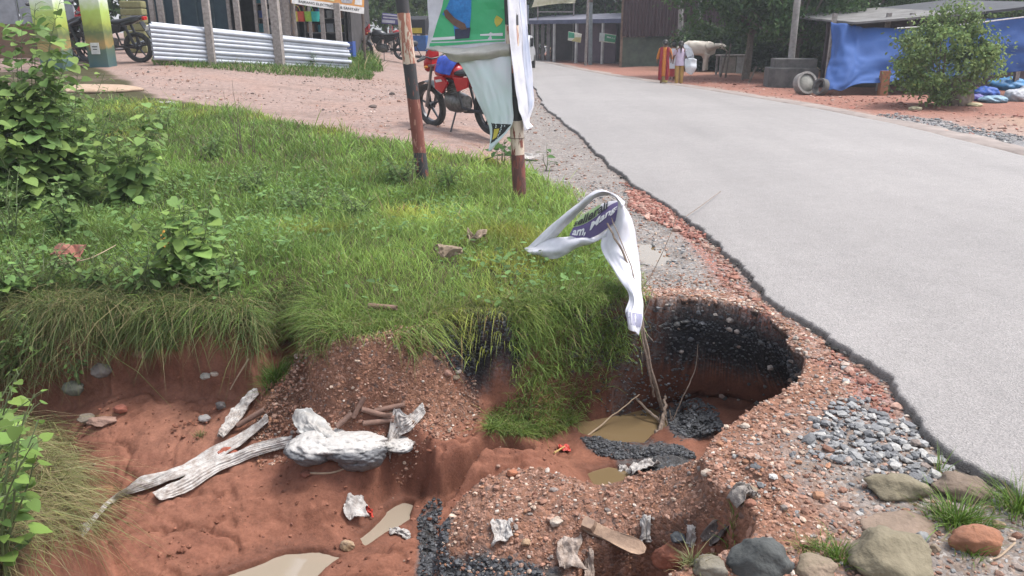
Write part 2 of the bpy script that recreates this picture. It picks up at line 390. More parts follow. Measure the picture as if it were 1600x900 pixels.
# zones -> albedo
def zone(pxs, soft=.05, noise=.06, f=6):
    P = plan(pxs); near_x, near_y = X, Y
    cx = np.array(P)
    m = (X > cx[:, 0].min() - .6) & (X < cx[:, 0].max() + .6) & (Y > cx[:, 1].min() - .6) & (Y < cx[:, 1].max() + .6)
    out = np.zeros(X.shape)
    if m.any():
        s = poly_sd(X[m], Y[m], P) + noise * fbm(X[m] * f, Y[m] * f, 4)
        out[m] = sstep(-soft, soft, s)
    return out
C = np.zeros((len(X), 3)); PEB = np.zeros(len(X)); WET = np.zeros(len(X)); STN = np.zeros(len(X))
def paint(m, c, peb=None, wet=None, stn=None):
    global C, PEB, WET, STN
    m_ = m[:, None]; C = C * (1 - m_) + np.array(c)[None] * m_
    if peb is not None: PEB = PEB * (1 - m) + peb * m
    if wet is not None: WET = WET * (1 - m) + wet * m
    if stn is not None: STN = STN * (1 - m) + stn * m
n1 = fbm(X * 1.1, Y * 1.1, 4); n2 = fbm(X * 6, Y * 6, 4)
side = XL(Y) - X; rgt = X - XR(Y)
MUD = (.185, .080, .052); LAT = (.21, .112, .077); YARD = (.235, .165, .14); GREY = (.20, .17, .15); BLACK = (.020, .020, .023); BRICK = (.26, .115, .085)
paint(np.ones(len(X)), YARD, .35, .05, .2)
paint(sstep(-.1, .5, n1) * .5, (.25, .155, .12), .3)
# grassy bank soil
GRASS_PX = [(-600, 160), (60, 160), (150, 150), (250, 185), (350, 190), (450, 205), (600, 224), (700, 238), (800, 244), (862, 268), (902, 304), (905, 345), (955, 380), (978, 420), (992, 452), (1000, 475), (985, 500),
            (900, 515), (790, 520), (620, 535), (470, 530), (300, 520), (0, 520), (-600, 520)]
GP = [tuple(at_z(a, b, .0 if b > 300 else .12))[:2] for a, b in GRASS_PX]
gs = poly_sd(X, Y, GP) + .12 * fbm(X * 3, Y * 3, 4)
paint(sstep(-.1, .1, gs), (.05, .045, .022), .2, 0, 0)
# gravelly shoulder beside the asphalt
shm = sstep(-.1, .1, side) * sstep(1.5, 1.0, side + .35 * fbm(X * 2, Y * 2, 3)) * (1 - sstep(-.1, .1, gs)) * sstep(30, 18, Y)
paint(shm, GREY, .8, 0, .8)
nearr = sstep(3.6, 3.0, Y) * sstep(.1, .5, X) * sstep(-.2, .1, side)
paint(nearr, (.19, .15, .125), .7, 0, .6)
rim = sstep(-.55, -.10, sE + .14 * fbm(X * 3, Y * 3, 3)) * sstep(.2, .5, X) * sstep(4.4, 3.9, Y)
paint(rim, LAT, 1.0, 0, 0)
rim2 = sstep(-.16, -.03, sE) * sstep(.4, .6, X) * sstep(4.2, 4.5, Y) * .8
paint(rim2, (.24, .14, .105), 1.0, 0, .3)
red = np.exp(-((side - .13 - .05 * fbm(X * 3, Y * 3, 3)) / .085) ** 2) * sstep(8.5, 7.5, Y) * sstep(2.9, 3.3, Y)
paint(np.clip(red * 1.3, 0, 1), BRICK, .9, 0, .5)
# far right: red earth and sandy strip by the road
paint(sstep(.0, .4, rgt), (.26, .19, .155), .4, 0, .2)
paint(sstep(.5, 1.2, rgt + .6 * n1) * sstep(13, 18, Y), (.24, .115, .085), .6, 0, .1)
paint(sstep(.2, .5, rgt) * sstep(1.7, 1.2, rgt + .4 * n2) * sstep(10, 11, Y) * sstep(17, 15, Y), (.20, .19, .19), 1, 0, 1)
paint(sstep(2.4, 3.4, rgt + .8 * n1) * sstep(17, 14, Y), (.29, .20, .14), .2, 0, 0)
paint(sstep(2, 9, rgt) * sstep(30, 40, Y), (.14, .11, .06), .2)
# yard: darker wet streaks, brick chips close to the near side
paint(sstep(.1, .5, fbm(X * .8, Y * 3.2 + 9, 4)) * sstep(.4, 1.4, side) * sstep(9, 10, Y) * .55, (.17, .12, .10), .3)
paint(sstep(-.1, .4, n2) * sstep(16, 11, Y) * sstep(.8, 1.5, side) * (1 - sstep(-.3, 0, gs)) * .6, (.24, .14, .105), .9)
# eroded part
er = sstep(.0, .05, sE)
paint(er, MUD, .08, .25, 0)
paint(er * sstep(-.2, .5, n1) * .6, (.225, .112, .078), .1, .2)
paint(er * sstep(.1, .5, fbm(X * 3, Y * 8, 4)) * .45, (.135, .055, .037), .1, .5)
mound = zone([(395, 640), (420, 600), (460, 570), (520, 530), (600, 508), (650, 520), (665, 545), (700, 580), (735, 610), (745, 650), (700, 675), (640, 665), (560, 650), (470, 665), (410, 680)], .05, .08)
paint(mound, LAT, 1, 0, 0); 
blk = sstep(.0, .05, sB) 
paint(blk, (.19, .10, .068), 1, 0, .15)
wallk = zone([(640, 500), (740, 480), (830, 500), (835, 560), (800, 590), (720, 585), (680, 555)], .03, .04) * er
paint(wallk * sstep(-.33, -.22, -np.abs(Z + .28 + .06 * n2)) , BLACK, .8, .3, 1)
# strata of the pit walls: laterite crust on top, black gravel fill, then red clay
pit = sstep(1.5, 1.2, np.hypot(X - hx, Y - hy)) * sstep(-.016, .014, sE) * sstep(.45, .30, sE) * sstep(.3, .5, X) * sstep(.0, .3, und_n) * sstep(3.2, 3.5, Y)  # soft mask edge paints black past the rim, standing in for shade there
lay = Z + .05 * n2
paint(pit * sstep(-.015, -.05, lay) * sstep(-.56, -.46, lay), BLACK, .8, .3, 1)
paint(pit * sstep(-.50, -.58, lay), (.10, .042, .028), .1, .4)
# black sides of the fallen block
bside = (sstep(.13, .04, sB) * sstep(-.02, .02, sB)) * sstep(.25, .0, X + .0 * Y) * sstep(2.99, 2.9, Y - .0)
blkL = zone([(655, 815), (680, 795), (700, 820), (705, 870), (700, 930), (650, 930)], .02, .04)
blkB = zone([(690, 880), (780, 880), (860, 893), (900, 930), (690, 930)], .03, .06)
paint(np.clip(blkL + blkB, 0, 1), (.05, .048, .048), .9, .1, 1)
gp1 = zone([(945, 605), (1060, 595), (1110, 640), (1120, 675), (1060, 690), (1035, 650), (1000, 640), (950, 625)], .03, .05)
gp2 = zone([(910, 685), (980, 690), (1080, 705), (1090, 720), (960, 712), (920, 700)], .02, .03)
paint(np.clip(gp1 + gp2, 0, 1) * er, (.07, .068, .07), .9, .1, 1)
paint(sstep(-.01, .03, poly_sd(X, Y, Kp)), (.10, .07, .04), .3)
for pp_, _ in POOLS:      # water-soaked margin, a real wet stain round each pool
    paint(sstep(-.13, .0, poly_sd(X, Y, pp_) + .05 * n2) * .75, (.105, .045, .030), .1, .9)

gm, nt, bs = newmat("ground_soil")
N = nt.nodes.new
at = N("ShaderNodeAttribute"); at.attribute_name = "col"
pb = N("ShaderNodeAttribute"); pb.attribute_name = "peb"; wt = N("ShaderNodeAttribute"); wt.attribute_name = "wet"; st = N("ShaderNodeAttribute"); st.attribute_name = "stn"
tc = N("ShaderNodeTexCoord")
def math_(op, a, b=None, clamp=False):
    n = N("ShaderNodeMath"); n.operation = op; n.use_clamp = clamp
    for i, v in enumerate((a, b)):
        if v is None: continue
        if hasattr(v, 'links') or isinstance(v, bpy.types.NodeSocket): lk(nt, v, n.inputs[i])
        else: n.inputs[i].default_value = v
    return n.outputs[0]
def tex(kind, scale, **kw):
    n = N(kind); n.inputs["Scale"].default_value = scale
    for k, v in kw.items(): n.inputs[k].default_value = v
    lk(nt, tc.outputs["Object"], n.inputs["Vector"]); return n
nW = tex("ShaderNodeTexNoise", 30, Detail=2); wv = N("ShaderNodeVectorMath"); wv.operation = 'MULTIPLY_ADD'; lk(nt, nW.outputs["Color"], wv.inputs[0]); wv.inputs[1].default_value = (.025, .025, .025); lk(nt, tc.outputs["Object"], wv.inputs[2])
v1 = tex("ShaderNodeTexVoronoi", 60, Randomness=1.0); v2 = tex("ShaderNodeTexVoronoi", 120); nA = tex("ShaderNodeTexNoise", 9, Detail=9, Roughness=.7); nB = tex("ShaderNodeTexNoise", 70, Detail=6, Roughness=.7); nC = tex("ShaderNodeTexNoise", 1.4, Detail=4)
lk(nt, wv.outputs[0], v1.inputs["Vector"])
# general mottling
mot = math_('ADD', math_('MULTIPLY', nA.outputs["Fac"], 1.0), math_('MULTIPLY', nB.outputs["Fac"], .7))
mr = N("ShaderNodeMapRange"); mr.inputs[1].default_value = .55; mr.inputs[2].default_value = 1.15; mr.inputs[3].default_value = .58; mr.inputs[4].default_value = 1.42; lk(nt, mot, mr.inputs[0])
vs = N("ShaderNodeVectorMath"); vs.operation = 'SCALE'; lk(nt, at.outputs["Color"], vs.inputs[0]); lk(nt, mr.outputs[0], vs.inputs["Scale"])
# pebbles: each voronoi cell has its own tone
sep = N("ShaderNodeSeparateColor"); lk(nt, v1.outputs["Color"], sep.inputs[0])
rp = N("ShaderNodeValToRGB"); cr = rp.color_ramp; cr.interpolation = 'CONSTANT'
cr.elements[0].position = 0; cr.elements[0].color = (.72, .70, .68, 1); cr.elements[1].position = .3; cr.elements[1].color = (.85, .82, .8, 1)
for p, c in ((.45, (1.0, .97, .95, 1)), (.74, (1.25, 1.2, 1.15, 1)), (.86, (1.55, 1.7, 1.8, 1)), (.92, (.7, .85, 1.0, 1))):
    e = cr.elements.new(p); e.color = c
lk(nt, sep.outputs[0], rp.inputs[0])
pm = N("ShaderNodeMix"); pm.data_type = 'RGBA'; pm.blend_type = 'MULTIPLY'; lk(nt, pb.outputs["Fac"], pm.inputs["Factor"]); lk(nt, vs.outputs[0], pm.inputs["A"]); lk(nt, rp.outputs[0], pm.inputs["B"])
hs = N("ShaderNodeHueSaturation"); hs.inputs["Saturation"].default_value = .35; lk(nt, pm.outputs["Result"], hs.inputs["Color"])
stm = math_('MULTIPLY', st.outputs["Fac"], math_('GREATER_THAN', sep.outputs[1], .45))
pm2 = N("ShaderNodeMix"); pm2.data_type = 'RGBA'; lk(nt, stm, pm2.inputs["Factor"]); lk(nt, pm.outputs["Result"], pm2.inputs["A"]); lk(nt, hs.outputs[0], pm2.inputs["B"])
lk(nt, pm2.outputs["Result"], bs.inputs["Base Color"])
rr = N("ShaderNodeMapRange"); rr.inputs[3].default_value = .95; rr.inputs[4].default_value = .5; lk(nt, math_('MULTIPLY', wt.outputs["Fac"], math_('ADD', nC.outputs["Fac"], .4)), rr.inputs[0]); lk(nt, rr.outputs[0], bs.inputs["Roughness"])
bs.inputs["Specular IOR Level"].default_value = .12
hgt = math_('ADD', math_('MULTIPLY', math_('SUBTRACT', 1.0, v1.outputs["Distance"]), math_('MULTIPLY', pb.outputs["Fac"], 1.2)), math_('ADD', math_('MULTIPLY', nA.outputs["Fac"], .8), math_('MULTIPLY', nB.outputs["Fac"], .5)))
hgt = math_('ADD', hgt, math_('MULTIPLY', math_('SUBTRACT', 1.0, v2.outputs["Distance"]), math_('MULTIPLY', pb.outputs["Fac"], .5)))
bp = N("ShaderNodeBump"); bp.inputs["Strength"].default_value = .6; bp.inputs["Distance"].default_value = .010; lk(nt, hgt, bp.inputs["Height"]); lk(nt, bp.outputs[0], bs.inputs["Normal"])

ny_, nx_ = sh
idx = np.arange(ny_ * nx_).reshape(sh)
F = np.stack([idx[:-1, :-1], idx[:-1, 1:], idx[1:, 1:], idx[1:, :-1]], -1).reshape(-1, 4)
ground = np_mesh("ground", np.stack([X, Y, Z], 1), F, gm, attrs={"col": C, "peb": PEB, "wet": WET, "stn": STN})
tag(ground, kind="structure")

# ------------------------------------------------------------------ road
ry = axis([(-3, 2.2, 30), (2.2, 9, 560), (9, 20, 260), (20, 70, 160), (70, 100, 10)])
ru = np.array([-.02, -.012, 0, .002, .006, .03, .08, .16, .3, .5, .7, .85, .94, .98, 1.0, 1.003])
wob = (.055 * fbm(ry * 1.7, ry * 0 + 3, 5) + .022 * fbm(ry * 9, ry * 0 + 8, 3) + .012 * fbm(ry * 38, ry * 0 + 18, 2)); wob2 = .05 * fbm(ry * 1.2, ry * 0 + 31, 4)
rv = []
for j, yy in enumerate(ry):
    a = XL(yy) + wob[j] - .01; b = XR(yy) + wob2[j]
    for u in ru:
        if u < 0: xx = a + u
        else: xx = a + (b - a) * u
        if u == .002: xx = a + .007
        if u == .006: xx = a + .022
        uu = min(max(u, 0), 1)
        z = -.005 + .024 + .05 * (1 - (2 * uu - 1) ** 2)
        if u == 0: z -= .004 + .006 * vnoise(np.array([yy * 25.]), np.array([1.]))[0]
        if u == -.012: xx = a - .004; z = -.012 + .02 * vnoise(np.array([yy * 30.]), np.array([4.]))[0]
        if u == -.02: z = -.09; xx = a - .012 - .02 * vnoise(np.array([yy * 34.]), np.array([9.]))[0]
        if u > 1: z = -.09
        rv.append((xx, yy, z))
nr = len(ru); idx = np.arange(len(ry) * nr).reshape(len(ry), nr)
F = np.stack([idx[:-1, :-1], idx[:-1, 1:], idx[1:, 1:], idx[1:, :-1]], -1).reshape(-1, 4)
rv = np.array(rv)
edge = np.zeros((len(ry), nr)); edge[:, 0:2] = 1; edge[:, 2] = .35; edge[:, 3] = .02
rm, nt, bs = newmat("asphalt"); N = nt.nodes.new; tc = N("ShaderNodeTexCoord")
na = tex("ShaderNodeTexNoise", 160, Detail=4, Roughness=.7); nb = tex("ShaderNodeTexNoise", .28, Detail=5, Roughness=.6); nc = tex("ShaderNodeTexNoise", 6, Detail=6, Roughness=.7); vo = tex("ShaderNodeTexVoronoi", 120)
ea = N("ShaderNodeAttribute"); ea.attribute_name = "edge"
mr = N("ShaderNodeMapRange"); mr.inputs[1].default_value = .35; mr.inputs[2].default_value = .65; mr.inputs[3].default_value = .74; mr.inputs[4].default_value = 1.26; lk(nt, na.outputs["Fac"], mr.inputs[0])
mr2 = N("ShaderNodeMapRange"); mr2.inputs[1].default_value = .3; mr2.inputs[2].default_value = .7; mr2.inputs[3].default_value = .86; mr2.inputs[4].default_value = 1.08; lk(nt, nb.outputs["Fac"], mr2.inputs[0])
mr3 = N("ShaderNodeMapRange"); mr3.inputs[1].default_value = .3; mr3.inputs[2].default_value = .7; mr3.inputs[3].default_value = .93; mr3.inputs[4].default_value = 1.06; lk(nt, nc.outputs["Fac"], mr3.inputs[0])
spc = N("ShaderNodeSeparateColor"); lk(nt, vo.outputs["Color"], spc.inputs[0]); spk = N("ShaderNodeMapRange"); spk.inputs[1].default_value = 0; spk.inputs[2].default_value = 1; spk.inputs[3].default_value = .84; spk.inputs[4].default_value = 1.16; lk(nt, spc.outputs[0], spk.inputs[0])
mpp = N("ShaderNodeMapping"); mpp.inputs["Rotation"].default_value = (0, 0, R(-24)); mpp.inputs["Scale"].default_value = (1.6, .12, 1); lk(nt, tc.outputs["Object"], mpp.inputs[0])
nst = N("ShaderNodeTexNoise"); nst.inputs["Scale"].default_value = .9; nst.inputs["Detail"].default_value = 6; lk(nt, mpp.outputs[0], nst.inputs["Vector"]); mst = N("ShaderNodeMapRange"); mst.inputs[1].default_value = .3; mst.inputs[2].default_value = .7; mst.inputs[3].default_value = .93; mst.inputs[4].default_value = 1.05; lk(nt, nst.outputs["Fac"], mst.inputs[0])
fac = math_('MULTIPLY', math_('MULTIPLY', mr.outputs[0], mr2.outputs[0]), math_('MULTIPLY', mr3.outputs[0], math_('MULTIPLY', spk.outputs[0], mst.outputs[0])))
sc_ = N("ShaderNodeVectorMath"); sc_.operation = 'SCALE'; sc_.inputs[0].default_value = (.228, .210, .200); lk(nt, fac, sc_.inputs["Scale"])
me_ = N("ShaderNodeMix"); me_.data_type = 'RGBA'; lk(nt, math_("MULTIPLY", ea.outputs["Fac"], math_("MULTIPLY_ADD" if False else "ADD", math_("MULTIPLY", nc.outputs["Fac"], 1.6), -.1), True), me_.inputs["Factor"]); lk(nt, sc_.outputs[0], me_.inputs["A"]); me_.inputs["B"].default_value = (.085, .076, .07, 1)
lk(nt, me_.outputs["Result"], bs.inputs["Base Color"]); bs.inputs["Roughness"].default_value = .66; bs.inputs["Specular IOR Level"].default_value = .45
bp = N("ShaderNodeBump"); bp.inputs["Strength"].default_value = .7; bp.inputs["Distance"].default_value = .007
lk(nt, math_('ADD', vo.outputs["Distance"], na.outputs["Fac"]), bp.inputs["Height"]); lk(nt, bp.outputs[0], bs.inputs["Normal"])
road = np_mesh("road", rv, F, rm, attrs={"edge": edge.ravel()})
tag(road, kind="structure")
# pale worn verge strip between asphalt and the far shoulder
pv = []; pf = []
yy = np.linspace(8, 60, 200); xr = XR(yy)
vv = np.zeros((200, 4, 3))
for k, (o_, z_) in enumerate(((.05, -.02), (.12, .022), (.62, .012), (.80, -.06))):
    vv[:, k, 0] = xr + o_ + (.05 + .1 * (k > 1)) * fbm(yy * 1.4, yy * 0 + k, 3); vv[:, k, 1] = yy; vv[:, k, 2] = z_
idx = np.arange(800).reshape(200, 4); F = np.stack([idx[:-1, :-1], idx[:-1, 1:], idx[1:, 1:], idx[1:, :-1]], -1).reshape(-1, 4)
tag(np_mesh("road_shoulder", vv.reshape(-1, 3), F, mat("shoulder_concrete", (.27, .225, .20), (.17, .14, .125), rough=.9, scale=2.2, bump=.6)), kind="structure")

# ------------------------------------------------------------------ the thin crust that still spans out over the pit
rimp = np.array([tuple(at_z(a, b, -.03))[:2] for a, b in [(985, 462), (1020, 459), (1060, 457), (1120, 464), (1180, 476), (1215, 492), (1240, 508), (1262, 535), (1262, 560)]])
dd_ = np.r_[0, np.cumsum(np.hypot(*np.diff(rimp, axis=0).T))]; tt = np.arange(0, dd_[-1], .008); rx_ = np.interp(tt, dd_, rimp[:, 0]); ry2 = np.interp(tt, dd_, rimp[:, 1])
for _ in range(60): rx_[1:-1] = (rx_[:-2] + rx_[2:] + 2 * rx_[1:-1]) / 4; ry2[1:-1] = (ry2[:-2] + ry2[2:] + 2 * ry2[1:-1]) / 4
tx, ty = np.gradient(rx_), np.gradient(ry2); tl = np.hypot(tx, ty); inx, iny = ty / tl, -tx / tl     # towards the pit
taper = sstep(0, .15, tt) * sstep(dd_[-1], dd_[-1] - .15, tt); reach = (.075 + .05 * fbm(tt * 5, tt * 0, 4) + .018 * fbm(tt * 40, tt * 0 + 5, 3)) * taper
cols_ = [(-.16, -.05), (-.12, .002), (-.06, .006), (0, .006), (.4, .003), (.75, -.002), (.95, -.012), (1.0, -.022), (.98, -.036), (.85, -.050), (.5, -.062), (0, -.075), (-.12, -.085)]
CV = np.zeros((len(tt), len(cols_), 3)); CC = np.zeros((len(tt), len(cols_), 3))
for k, (f_, z_) in enumerate(cols_):
    off_ = f_ * reach if f_ > 0 else f_ * (1 if f_ < 0 else 0) * np.ones(len(tt)); CV[:, k, 0] = rx_ + inx * off_; CV[:, k, 1] = ry2 + iny * off_
    gq = G0(CV[:, k, 0], CV[:, k, 1]); CV[:, k, 2] = gq + z_ + .008 * fbm(tt * 24 + k, tt * 0 + k * 3, 3) * (k > 2); CC[:, k] = (.24, .14, .105) if k < 7 else (.075, .05, .042)  # lip and underside coloured dark to deepen the shadow under the crust
idx = np.arange(CV.shape[0] * CV.shape[1]).reshape(CV.shape[:2]); Fq = np.stack([idx[:-1, :-1], idx[1:, :-1], idx[1:, 1:], idx[:-1, 1:]], -1).reshape(-1, 4)
nC = len(CV.reshape(-1, 3)); tag(np_mesh("shoulder_crust", CV.reshape(-1, 3), Fq, gm, attrs={"col": CC.reshape(-1, 3), "peb": np.ones(nC), "wet": np.zeros(nC), "stn": np.full(nC, .4)}), kind="structure")
CRUST = (rx_, ry2, inx, iny, reach)
# ------------------------------------------------------------------ water
def puddle(name, pxs, z, mt, grow=.03):
    P = [at_z(a, b, z) for a, b in pxs]; cx = sum(p.x for p in P) / len(P); cy = sum(p.y for p in P) / len(P)
    o = MB(); vs = [(cx, cy, z)]; n = len(P)
    for p in P:
        d = Vector((p.x - cx, p.y - cy)); l = d.length; k = (l + grow) / l
        vs.append((cx + d.x * k, cy + d.y * k, z))
    o.add(vs, [(0, i + 1, (i + 1) % n + 1) for i in range(n)])
    ob = o.build(name, mt, smooth=False); tag(ob, kind="structure"); return ob
def water_mat(name, c, rough=.04):
    m, nt, bs = newmat(name); bs.inputs["Base Color"].default_value = (*c, 1); bs.inputs["Roughness"].default_value = rough; bs.inputs["Specular IOR Level"].default_value = 1.0
    n = nt.nodes.new("ShaderNodeTexNoise"); n.inputs["Scale"].default_value = 9; n.inputs["Detail"].default_value = 2
    t = nt.nodes.new("ShaderNodeTexCoord"); nt.links.new(t.outputs["Object"], n.inputs["Vector"])
    b = nt.nodes.new("ShaderNodeBump"); b.inputs["Strength"].default_value = .08; b.inputs["Distance"].default_value = .01
    nt.links.new(n.outputs["Fac"], b.inputs["Height"]); nt.links.new(b.outputs[0], bs.inputs["Normal"])
    MATS[name] = m; return m
wm = water_mat("muddy_water", (.15, .105, .055)); wm2 = water_mat("silty_water", (.26, .215, .165)); wm3 = water_mat("red_water", (.12, .06, .04), .12)
for nm, P_, z_ in POOL_PX: puddle(nm, P_, z_, {"pit_pool": wm, "pit_puddle": wm}.get(nm, wm2), .05)
puddle("shoulder_puddle", [(985, 385), (1010, 375), (1035, 385), (1040, 405), (1015, 415), (1000, 412)], -.0470, wm, .16)
# ------------------------------------------------------------------ grass blades
def blades(name, rx, ry_, rz, L, W, dx, dy, lean, droop, cols, mt, parent=None, levels=(0, .35, .7, 1.0)):
    n = len(rx); a = RNG.uniform(0, 2 * np.pi, n); wx, wy = np.cos(a), np.sin(a)
    V = np.zeros((n, 7, 3)); Cc = np.zeros((n, 7, 3)); k = 0
    for li, t in enumerate(levels):
        cx = rx + dx * L * lean * t ** 1.6; cy = ry_ + dy * L * lean * t ** 1.6
        cz = rz + L * (t * np.sqrt(np.clip(1 - (lean * .55) ** 2, .08, 1)) - droop * t ** 2.2)
        wd = W * (1, .9, .6, 0)[li] * .5
        sh_ = (.55, .8, 1.0, 1.12)[li]
        if li < 3:
            for s in (-1, 1):
                V[:, k, 0] = cx + s * wx * wd; V[:, k, 1] = cy + s * wy * wd; V[:, k, 2] = cz; Cc[:, k] = cols; k += 1
        else: V[:, k, 0] = cx; V[:, k, 1] = cy; V[:, k, 2] = cz; Cc[:, k] = cols; k += 1
    T = np.array([(0, 1, 3), (0, 3, 2), (2, 3, 5), (2, 5, 4), (4, 5, 6)])
    F = (np.arange(n)[:, None, None] * 7 + T[None]).reshape(-1, 3)
    return np_mesh(name, V.reshape(-1, 3), F, mt, parent, smooth=False, attrs={"col": Cc.reshape(-1, 3)})
grass_mat = attr_mat("grass_blades", rough=.55, trans=.35, spec=.25)
leaf_mat = attr_mat("leaf_green", rough=.62, trans=.30, spec=.18)
def grass_cols(n, base=(.185, .30, .075), dry=.09, var=.35, dryc=(.26, .22, .11)):
    base = np.array(base); v = RNG.normal(1, var * .6, n).clip(.4, 1.9)
    yel = RNG.uniform(0, 1, n)[:, None]
    c = base[None] * v[:, None] * (1 + yel * np.array([.34, .10, -.1]))
    d = RNG.random(n) < dry; c[d] = np.array(dryc) * RNG.uniform(.6, 1.2, (d.sum(), 1)); return c
def sd_grad(x, y):
    e = .02; s = poly_sd(x, y, E)
    gx_ = (poly_sd(x + e, y, E) - s) / e; gy_ = (poly_sd(x, y + e, E) - s) / e
    l = np.sqrt(gx_ ** 2 + gy_ ** 2) + 1e-6; return s, gx_ / l, gy_ / l
bands = [(-4.2, 1.5, 4.2, 5.3, 6800, .070, .0048), (-5, 1.6, 5.3, 7.0, 4200, .085, .0062), (-9, 2.0, 7.0, 9.5, 1900, .10, .0095), (-13, 2.2, 9.5, 14, 900, .11, .014)]
RX = []; RY = []; LL = []; WW = []
for x0, x1, y0, y1, dens, l_, w_ in bands:
    n = int((x1 - x0) * (y1 - y0) * dens); x = RNG.uniform(x0, x1, n); y = RNG.uniform(y0, y1, n)
    px_, _ = project(x, y, 0 * x); ok = (px_ > -120) & (px_ < 1100)
    x, y = x[ok], y[ok]
    g = poly_sd(x, y, GP) + .12 * fbm(x * 3, y * 3, 4)
    thin = fbm(x * 1.7 + 4, y * 1.7, 4)
    keep = (g > .02 - .1 * RNG.random(len(x))) & (RNG.random(len(x)) < .72 + .6 * thin + .2)
    x, y = x[keep], y[keep]; RX.append(x); RY.append(y); LL.append(l_ * RNG.lognormal(0, .35, len(x)) * (1 + .5 * fbm(x * 2.3, y * 2.3, 3))); WW.append(w_ * RNG.uniform(.6, 1.3, len(x)))
x = np.concatenate(RX); y = np.concatenate(RY); L_ = np.concatenate(LL); W_ = np.concatenate(WW)
s, ngx, ngy = sd_grad(x, y); keep = s < .05; x, y, L_, W_, s, ngx, ngy = [q[keep] for q in (x, y, L_, W_, s, ngx, ngy)]
z = surf(x, y) - .006; n = len(x)
rimk = sstep(-.14, .0, s) * (x > -9)
az = RNG.uniform(0, 2 * np.pi, n); dx = np.cos(az) * (1 - rimk) + ngx * rimk; dy = np.sin(az) * (1 - rimk) + ngy * rimk
L_ = L_ * (1 + rimk * RNG.uniform(.1, 1.5, n)); lean = RNG.uniform(.25, 1.0, n) * (1 - rimk) + RNG.uniform(.6, 1.3, n) * rimk; droop = RNG.uniform(0, .35, n) + rimk * RNG.uniform(.35, 1.15, n)
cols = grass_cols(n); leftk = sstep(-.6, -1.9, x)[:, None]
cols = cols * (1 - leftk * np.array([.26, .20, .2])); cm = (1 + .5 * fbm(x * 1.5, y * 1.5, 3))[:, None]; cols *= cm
yl = sstep(.15, .6, fbm(x * 1.1 + 7, y * 1.1, 3))[:, None]; cols = cols * (1 + yl * np.array([.5, .15, 0]))
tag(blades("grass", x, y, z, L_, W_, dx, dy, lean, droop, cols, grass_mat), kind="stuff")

# long grass hanging over the cliffs and on the slumped promontory; rooted on the real surface
def grass_patch(name, pxs, n, L, W, droop=(.2, .9), lean=(.5, 1.2), base=(.12, .19, .05), dry=.1, dirv=None, zoff=0, plane=None, levels=None):
    pts = [hit(a, b) if plane is None else at_z(a, b, plane) for a, b in pxs]; P = [(p.x, p.y) for p in pts]
    A = np.array(P); x = RNG.uniform(A[:, 0].min() - .15, A[:, 0].max() + .15, n * 6); y = RNG.uniform(A[:, 1].min() - .2, A[:, 1].max() + .2, n * 6)
    z = surf(x, y); qx, qy = project(x, y, z); ok = inpoly(qx, qy, pxs) if plane is None else inpoly(x, y, P)
    x, y, z = x[ok][:n], y[ok][:n], z[ok][:n]; n = len(x)
    if n == 0: print("empty patch", name); return None
    az = RNG.uniform(0, 2 * np.pi, n); dx, dy = np.cos(az), np.sin(az)
    if dirv: dx = dx * .6 + dirv[0]; dy = dy * .6 + dirv[1]; l = np.hypot(dx, dy); dx, dy = dx / l, dy / l
    return blades(name, x, y, z - .005 + zoff, L * RNG.lognormal(0, .3, n), W * RNG.uniform(.6, 1.3, n), dx, dy, RNG.uniform(*lean, n), RNG.uniform(*droop, n), grass_cols(n, base, dry), grass_mat)
def stuff(o):
    if o: tag(o, kind="stuff")
stuff(grass_patch("hanging_grass", [(775, 470), (960, 470), (990, 500), (975, 540), (960, 590), (915, 650), (860, 685), (760, 680), (770, 640), (820, 610), (850, 560), (810, 510)], 6500, .105, .0055, (.1, 1.0), dirv=(0, -.4), dry=.08))
stuff(grass_patch("hanging_grass", [(-60, 440), (370, 450), (370, 470), (360, 500), (340, 530), (200, 530), (190, 500), (-60, 520)], 6200, .21, .0055, (.5, 1.8), dirv=(0, -.6), base=(.095, .14, .05), dry=.22))
stuff(grass_patch("hanging_grass", [(465, 470), (640, 480), (630, 505), (560, 530), (500, 530), (470, 500)], 2200, .13, .005, (.3, 1.1), dirv=(0, -.8), dry=.1))
stuff(grass_patch("hanging_grass", [(640, 470), (830, 460), (850, 490), (700, 495), (645, 495)], 1800, .12, .0045, (.4, 1.2), dirv=(0, -.8), base=(.11, .15, .05), dry=.3))
# dry matted grass lying on the near left bank
stuff(grass_patch("dry_grass", [(-100, 640), (50, 650), (100, 700), (125, 790), (110, 850), (60, 880), (-100, 900)], 5200, .20, .0045, (.4, 1.5), (.8, 1.5), base=(.15, .18, .07), dry=.45, dirv=(.7, -.2)))
stuff(grass_patch("dry_grass", [(60, 640), (110, 690), (140, 760), (120, 830), (90, 830), (80, 700)], 1500, .26, .0045, (1.0, 1.9), (.7, 1.2), base=(.16, .18, .08), dry=.5, dirv=(.9, -.1)))

